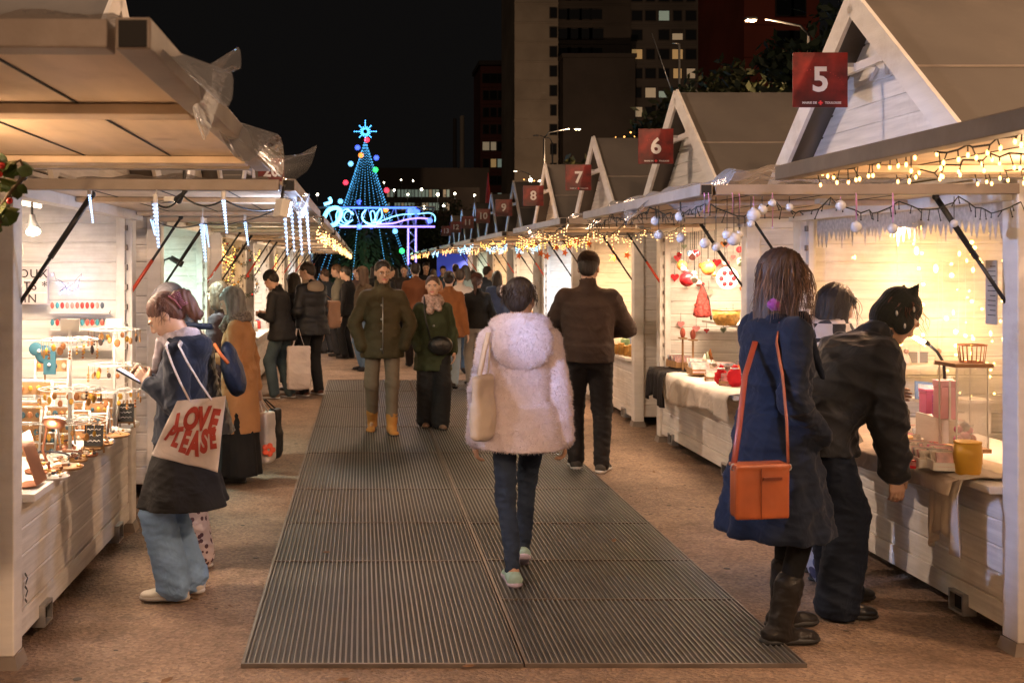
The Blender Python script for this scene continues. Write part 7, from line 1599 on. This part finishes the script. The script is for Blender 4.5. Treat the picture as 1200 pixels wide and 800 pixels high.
for k_, (dx, dz, rr, mt) in enumerate(((.03,.13,.022,m_pink),(.07,.14,.026,m_pink),(.11,.13,.022,m_redb),(.05,.175,.02,m_pink),(.09,.185,.024,mat('grey_pom',(.4,.4,.42),.8)),(.12,.165,.018,m_pink))):
    bauble((a.x+dx, 5.42+.012*k_, CT+dz), rr, mt, 'pink pompom inside the glass lantern' if mt is not m_redb else 'red pompom inside the glass lantern', 'pompoms in the lantern', CT+dz+rr+.01, cat='pompom')
gbox(1092, 455, 480, 5.95, .10, .08, m_pink, 'glossy pink gift bag behind the cards', name='gift_bag', z0=.90); gbox(1108, 445, 490, 5.75, .09, .08, mat('pale_pink', (.75,.42,.50), .4), 'pale pink gift bag beside the glass lantern', name='gift_bag', z0=.90); mbk = MB(); mbk.box((at(1084,0,5.9).x, 5.66, CT), (at(1117,0,5.7).x, 6.0, .899)); mbk.build('riser_block', M_['paint'], STALL_R[1]); gbox(1097, 462, 478, 5.85, .03, .03, mat('violet_gloss', (.5,.08,.35), .3), 'small violet jar in front of the pink bags', name='gift_jar', z0=CT)
fr = thing('picture_frame', 'small blue edged picture frame leaning on the gift counter', 'picture frame', tuple(at(1085,470,6.1))); Mx = Matrix.Translation(at(1085,458,6.1)) @ Matrix.Rotation(R(-14),4,'X') @ Matrix.Rotation(R(6),4,'Y')
m = MB(); m.obox((0,0,0),(.12,.010,.10)); m.v = [tuple(Mx@Vector(v)) for v in m.v]; m.build('frame', mat('blue_frame', (.14,.22,.42), .5), fr); m = MB(); m.obox((0,-.0065,0),(.09,.003,.07)); m.v = [tuple(Mx@Vector(v)) for v in m.v]; m.build('picture', mat('blue_print', (.55,.60,.70), .5, var=.4, vscale=30), fr); m = MB(); q = at(1085,458,6.1); m.tube([q+Vector((0,.01,.02)), Vector((q.x,q.y+.07,CT+.0))], .004, 4); m.build('strut', M_['black'], fr)
k5 = ['left end, by the sleeve','second from the left','in front of the blue frame','below the pink bags','right of the blue frame','front row centre','front row right, near the mustard box','behind the front row','furthest back on the right']
for (px, Y), q, j in zip(((1062,5.9),(1080,5.6),(1072,6.1),(1100,5.45),(1060,5.5),(1085,5.3),(1104,5.2),(1050,6.1),(1118,6.2)), k5, range(20)): x = (px-425)*Y/F; card_box(x, Y, CT+.004+.004*j, .11, .13, .075, 'pink and blue card tray on the gift counter, '+q, 40+j, 6, M_['white'], [CARDS[0], CARDS[3], CARDS[2], m_pink if j % 3 == 0 else CARDS[1]], rotz=.3-.08*j)
gbox(1075, 412, 425, 6.9, .12, .03, mat('grey_card', (.3,.3,.3), .6), 'grey framed print propped on the back shelf of the gift stall', name='framed_print'); MB().box((3.1,6.75,at(0,426,6.9).z-.02),(3.95,7.1,at(0,426,6.9).z-.001)).build('shelf_board', M_['paint'], STALL_R[1])
sack(1093, 440, 6.6, .04, 'dark green velvet pouch behind the pink bags', cloth('green_velvet', (.02,.14,.07), .7))
for k_, (px, py) in enumerate(((1062,418),(1100,420),(1046,415))): p = at(px,py,6.85); t = thing('doll_figure', 'small cream figurine on the back shelf, '+('middle','right','left')[k_]+' of three', 'figurine', tuple(p), group='figurines on the gift stall shelf'); m = MB(); m.lathe(Vector((p.x,p.y,at(0,426,6.9).z)), [(.03,0),(.03,.01),(.022,.04),(.008,.07)], 12); m.build('robe', m_cream, t); m = MB(); m.ball(Vector((p.x,p.y,at(0,426,6.9).z+.082)), .017, 10); m.build('head', skin_mat('fair'), t)
drape('beige plastic cloth rolled over the front edge of the gift counter', SX-.10, 5.05, 6.9, CT+.003, .60, cloth('beige_plastic', (.52,.42,.34), .35, sheen=0), 'table_cover', 5, out=.14, top=.35)
drape('long end of cream cloth hanging down near the right post', SX-.125, 5.02, 5.28, CT+.012, .34, m_wcl, 'hanging_cloth', 8, out=.05, n=14, top=.2)
nt_ = thing('notice', 'paper notice with small print on the shutter strip right of the strut', 'notice', (SX-.02, 4.93, 1.3)); m = MB(); m.box((SX-.04, 4.93, 1.43), (SX-.036, 5.02, 1.72)); m.build('sheet', mat('old_paper', (.55,.5,.44), .7), nt_)
for k_ in range(11): m = MB(); m.box((SX-.0415, 4.94, 1.69-.022*k_), (SX-.0402, 4.94+.06*(1 if k_ % 3 else .7), 1.694-.022*k_)); m.build('print_line', M_['black'], nt_)
# small black stencil mark on the left front panel
p = Vector((LX+.021, 4.80, .28)); 
m = MB()
for k_ in range(5): m.obox((LX+.0225, 4.83+.012*(k_ % 2), .34-.028*k_), (.002,.035,.010), (R(35 if k_ % 2 else -35),0,0))
m.build('stencil_mark', M_['black'], STALL_L[1])
# star shaped board in the gable under sign 5
st = [(.17*(1 if k_ % 2 == 0 else .45)*math.cos(k_*PI/5+.3), .17*(1 if k_ % 2 == 0 else .45)*math.sin(k_*PI/5+.3)) for k_ in range(10)]
m = MB(); m.prism(st, (SX-.045, y5+1.25, 2.86), (0,1,0), (0,0,1), (-.02,0,0)); m.build('star_ornament', M_['paint'], label='white wooden star in the peak of the gable under sign five', cat='star')

# --- wreaths and fairy lights of the left stall D, framed things in the green stall C
def wreath(p, R_, label, seed, mt, group='wreaths on the dark stall wall'):
    t = thing('wreath', label, 'wreath', tuple(p), group=group); r = random.Random(seed); m = MB(); p = Vector(p)
    for _ in range(260):
        a = r.uniform(0,6.28); c = p+Vector((math.cos(a)*R_, 0, math.sin(a)*R_)); d = Vector((r.gauss(0,1), r.gauss(0,1), r.gauss(0,1))).normalized(); L = R_*.30; s_ = d.orthogonal().normalized()*L*.15; c += d*R_*.1; m.add([c-s_, c+s_, c+d*L], [(0,1,2)])
    m.build('needle_ring', mt, t, normals=False)
    for j in range(5): a = j*1.25+seed; q = MB(); q.ball(p+Vector((math.cos(a)*R_, -R_*.3, math.sin(a)*R_)), R_*.13, 8); q.build('berry', m_redb if j % 2 else pc[0], t)
yD = LY[3]
for k_, (px, py, R_) in enumerate(((262,318,.12),(268,345,.14),(285,300,.10),(258,290,.10),(290,335,.12),(278,372,.13))): wreath(at(px,py,yD+2.25-.1*(k_%3)), R_, 'dark green wreath in the orange lit stall, '+('upper left','centre left','upper right','topmost left','centre right','lowest')[k_], k_, m_leafs[2])
wreath((-1.62, LY[3]+.6, .62), .13, 'green sprig hanging at the front of the wreath stall counter', 9, m_leafs[0]); wreath((-1.55, LY[3]+1.6, .85), .16, 'table wreath on the counter of the orange lit stall', 10, m_leafs[2])
for k_ in range(4): garland('vertical fairy light string in the orange lit wreath stall, number %s from the left' % ('first','second','third','fourth')[k_], [(-1.95+.11*k_, yD+2.36, 1.98), (-1.96+.11*k_, yD+2.36, 1.2)], 0, 'gold_bulb', .05, (.0,.01), .006, .002, 70+k_, None, False, drops=False)
yC = LY[2]
for k_, (px, py) in enumerate(((208,290),(222,300),(235,318))): p = at(px, py, yC+2.3); t = thing('bead_garland', 'thin bead garland on the pale green wall, '+('left','middle','right')[k_], 'garland', tuple(p)); m = MB(); ps = [p+Vector((.13*math.cos(a), 0, .10*math.sin(a))) for a in np.linspace(PI,2*PI,12)]; m.tube(ps, .003, 4); m.build('cord', M_['white'], t)
gp = thing('goose_lamp', 'black gooseneck lamp in the pale green stall', 'desk lamp', tuple(at(190,320,8.3))); m = MB(); m.tube([at(184,330,8.3), at(190,318,8.3), at(192,305,8.3), at(200,302,8.3)], .009, 6); m.build('neck', M_['black'], gp); m = MB(); m.tube([at(200,302,8.3), at(214,310,8.3)], [.020,.026], 10); m.build('head', M_['black'], gp); m = MB(); q = at(184,330,8.3); m.tube([q, Vector((q.x,q.y,CT))], .008, 6); m.build('stand', M_['black'], gp)
for k_, (px, py, w, h, c_) in enumerate(((186,395,.10,.20,(.35,.16,.06)),(192,350,.12,.16,(.7,.7,.68)),(184,430,.10,.16,(.3,.14,.06)),(196,372,.06,.22,(.02,.02,.02)))): p = at(px,py,8.25+.15*k_); t = thing('framed_print', ('brown framed picture','white framed picture','small brown frame','narrow black frame')[k_]+' at the mouth of the pale green stall', 'picture frame', tuple(p)); m = MB(); m.obox(p, (w,.012,h), (0,R(8),0)); m.build('frame', mat('frame_%d' % k_, c_, .5), t); m = MB(); m.obox(p+Vector((0,-.0085,0)), (w*.72,.004,h*.78), (0,R(8),0)); m.build('picture', CARDS[k_], t); m = MB(); m.tube([p+Vector((0,.012,0)), Vector((p.x,p.y+.05,CT))], .006, 5); m.build('prop', m_wood, t)

# --- goods on the counters further off, orange paper leaves
r = random.Random(77)
cat_goods = [('candle','candle'),('tin','tin'),('jar','jar'),('toy_block','toy'),('mug','mug'),('soap_bar','soap')]
palette = [(.6,.3,.1,'orange'),(.55,.06,.05,'red'),(.6,.55,.48,'cream'),(.12,.22,.12,'green'),(.1,.14,.25,'blue'),(.35,.16,.07,'brown'),(.6,.42,.1,'mustard'),(.55,.3,.35,'pink')]
MP = [mat('goods_'+q[3], q[:3], .4, var=.2) for q in palette]
def small_good(x, Y, label, k_):
    nm, ct = cat_goods[k_ % 6]; q = r.randrange(8); t = thing(nm, palette[q][3]+' '+ct+' '+label, ct, (x,Y,CT)); h = r.uniform(.10,.22); w = r.uniform(.03,.06); m = MB(); m.lathe((x,Y,CT), [(w*.8,0),(w,.01),(w,h*.8),(w*.55,h*.92)], 12 if k_ % 3 else 6); m.build('body', MP[q], t); m = MB(); m.lathe((x,Y,CT+h*.925), [(w*.6,0),(w*.62,h*.08),(w*.2,h*.12)], 10); m.build('lid', MP[(q+3) % 8], t)
ords = ['at the far end','second from the far end','third from the far end','in the middle','third from the near end','second from the near end','at the near end','behind the middle']
for i in (3,4,5,6,7):
    for k_ in range(8): small_good(SX+.12+.22*(k_ % 2)+r.uniform(0,.05), RY[i]+2.2-.28*k_, ords[k_]+' of the counter under sign '+NW[i+4], k_)
for i in (3,4,5,6):
    for k_ in range(8): small_good(LX-.12-.22*(k_ % 2), LY[i]+2.2-.28*k_, ords[k_].replace('at the ','at ').replace('from the ','from ')+' of '+('the wreath stall counter','the counter behind the two black jackets','the fifth left counter','the sixth left counter')[i-3], k_)
m_leafo = mat('orange_paper', (.70,.16,.03), .7, var=.2)
for k_, (px, py, Y) in enumerate(((600,283,16.5),(612,292,15.6),(622,287,15.3),(634,297,14.6),(641,300,14.4),(652,290,14.2),(662,296,13.8),(676,283,13.4),(690,285,12.9),(719,302,12.8),(735,299,12.7),(608,300,15.9),(628,284,15.0),(668,288,13.6))):
    p = at(px,py,Y); m = MB(); st = [(.055*(1 if q % 2 == 0 else .42)*math.cos(q*PI/5), .055*(1 if q % 2 == 0 else .42)*math.sin(q*PI/5)) for q in range(10)]; Rz = r.uniform(-.6,.6); m.prism(st, p, (math.cos(Rz),math.sin(Rz),0), (0,0,1), (0,.006,0)); m.tube([p+Vector((0,.003,.04)), Vector((p.x,Y+.003,2.0))], .0018, 4); m.build('paper_star', m_leafo, label='orange paper leaf hanging under the awnings of the stalls with signs 7 and 8', cat='paper leaf', group='orange paper leaves under the awnings')
# red sleigh bell etc: brass items behind the brown jacket man
for k_ in range(6): p = at(722+6*k_, 0, 12.2-.12*k_); p.z = CT; t, _ = vase(722+6*k_, 12.2-.12*k_, CT, [(.03,0),(.045,.03),(.03,.07+.015*(k_ % 3)),(.035,.10+.02*(k_ % 2))], mat('brass_%d' % k_, (.5,.28,.08), .3, .6), 'brass candle holder beside the brown jacket man, '+('first','second','third','fourth','fifth','last')[k_]+' from the left', 'candle_holder', 14)

# --- denser stock: hanging ornaments on the far wall behind sign six, trinkets on the counters
r = random.Random(101)
mo = [m_redb, m_oran, mat('cream_ornament', (.66,.58,.48), .5, var=.2), mat('pink_ornament', (.62,.25,.25), .4, var=.2), mat('sage_ornament', (.25,.30,.20), .5, var=.2)]
def heart(p, s_, mt, label, group):
    p = Vector(p); t = thing('wall_ornament', label, 'ornament', tuple(p), group=group); m = MB(); pts = []
    for k_ in range(20): a = 2*PI*k_/20; pts.append((s_*.06*16*math.sin(a)**3, s_*.06*(13*math.cos(a)-5*math.cos(2*a)-2*math.cos(3*a)-math.cos(4*a))))
    m.prism(pts, p, (1,0,0), (0,0,1), (0,.012,0)); m.build('heart', mt, t); m = MB(); m.tube([p+Vector((0,.006,s_*.5)), p+Vector((0,.006,s_*.5+.09))], .0015, 4); m.build('thread', M_['wire'], t)
for k_ in range(26):
    px, py = r.uniform(788,878), r.uniform(285,400); Y = RY[2]+2.40-.02*(k_ % 4); s_ = r.uniform(.022,.045)
    heart(at(px,py,Y), s_, mo[k_ % 5], 'little heart ornament pinned on the wall behind sign six', 'heart ornaments on the wall behind sign six')
for k_ in range(14):
    p = at(r.uniform(790,876), r.uniform(292,335), RY[2]+1.6+r.uniform(-.6,.6)); bauble(p, r.uniform(.018,.032), mo[k_ % 5], 'small coloured bauble hanging inside the stall behind sign six', 'small baubles inside the stall behind sign six', 2.08)
for k_ in range(6):
    x = SX+.15+.12*(k_ % 3); Y = RY[2]+.7+.3*k_; t = thing('mini_tree', 'small felt tree standing on the counter behind sign six', 'ornament', (x,Y,CT), group='felt trees behind sign six'); m = MB(); m.lathe((x,Y,CT+.03), [(.05,0),(.035,.05),(.038,.055),(.018,.11),(.02,.115),(.003,.17)], 10); m.build('cone', mo[(k_*2+1) % 5], t); m = MB(); m.tube([(x,Y,CT),(x,Y,CT+.03)], .008, 6); m.build('stem', m_wood, t)
# small shelf on the earring stall counter, more brooch racks and boxes
for k_, (px, Y) in enumerate(((88,6.2),(110,6.35),(66,5.95),(48,5.75),(122,6.6))): hook_rack(px, Y, .16+.03*(k_ % 3), .14, 'low brooch card rack on the earring counter, '+('left of the farther stand','below the farther stand','left of the nearer stand','behind the copper dish','right behind the farther stand')[k_], 11+k_)
for k_, (px, Y) in enumerate(((92,5.55),(66,5.1),(104,5.7),(120,6.05),(126,6.75),(76,5.9))):
    t, p = dish(px, Y, .05+.012*(k_ % 2), 'shallow tray of small gold pieces on the earring counter, '+('right of the ring lamp','at the near edge','left of the leaning chalkboard','behind the leaning chalkboard','by the farthest post','under the nearer stand')[k_], [m_wood, M_['white'], m_copper][k_ % 3]); pile(t, p, 10, .045, .010, pc, 30+k_, .03)
clr = [m_pink, mat('sky_blue_item',(.25,.45,.6),.4,var=.1), m_cream, mat('peach_item',(.7,.38,.22),.5,var=.1), mat('grey_item',(.25,.25,.27),.5,var=.1), m_redb]
where = ['front row, first','front row, second','front row, third','front row, fourth','front row, fifth','middle row, first','middle row, second','middle row, third','middle row, fourth','middle row, fifth','back row, first','back row, second','back row, third','back row, fourth','back row, fifth']
for k_ in range(15):
    row, c_ = k_//5, k_ % 5; Y = 5.25+.28*row+.05*c_; px = 1052+15*c_+r.uniform(-4,4)-4*row; x = (px-425)*Y/F; h = r.uniform(.03,.07)
    t = thing('gift_packet', ('pink','sky blue','cream','peach','grey','red')[(k_*5+row) % 6]+' little packet with card tag, gift counter '+where[k_], 'packet', (x,Y,CT+.01)); Rz = Matrix.Rotation(r.uniform(-.6,.6),3,'Z'); m = MB(); m.obox((x,Y,CT+.012+h/2), (.055,.04,h), Rz); m.build('packet', clr[(k_*5+row) % 6], t, bevel=.003); m = MB(); m.obox((x,Y-.024,CT+.012+h*.6), (.030,.002,h*.5), Rz); m.build('tag', CARDS[k_ % 5], t)
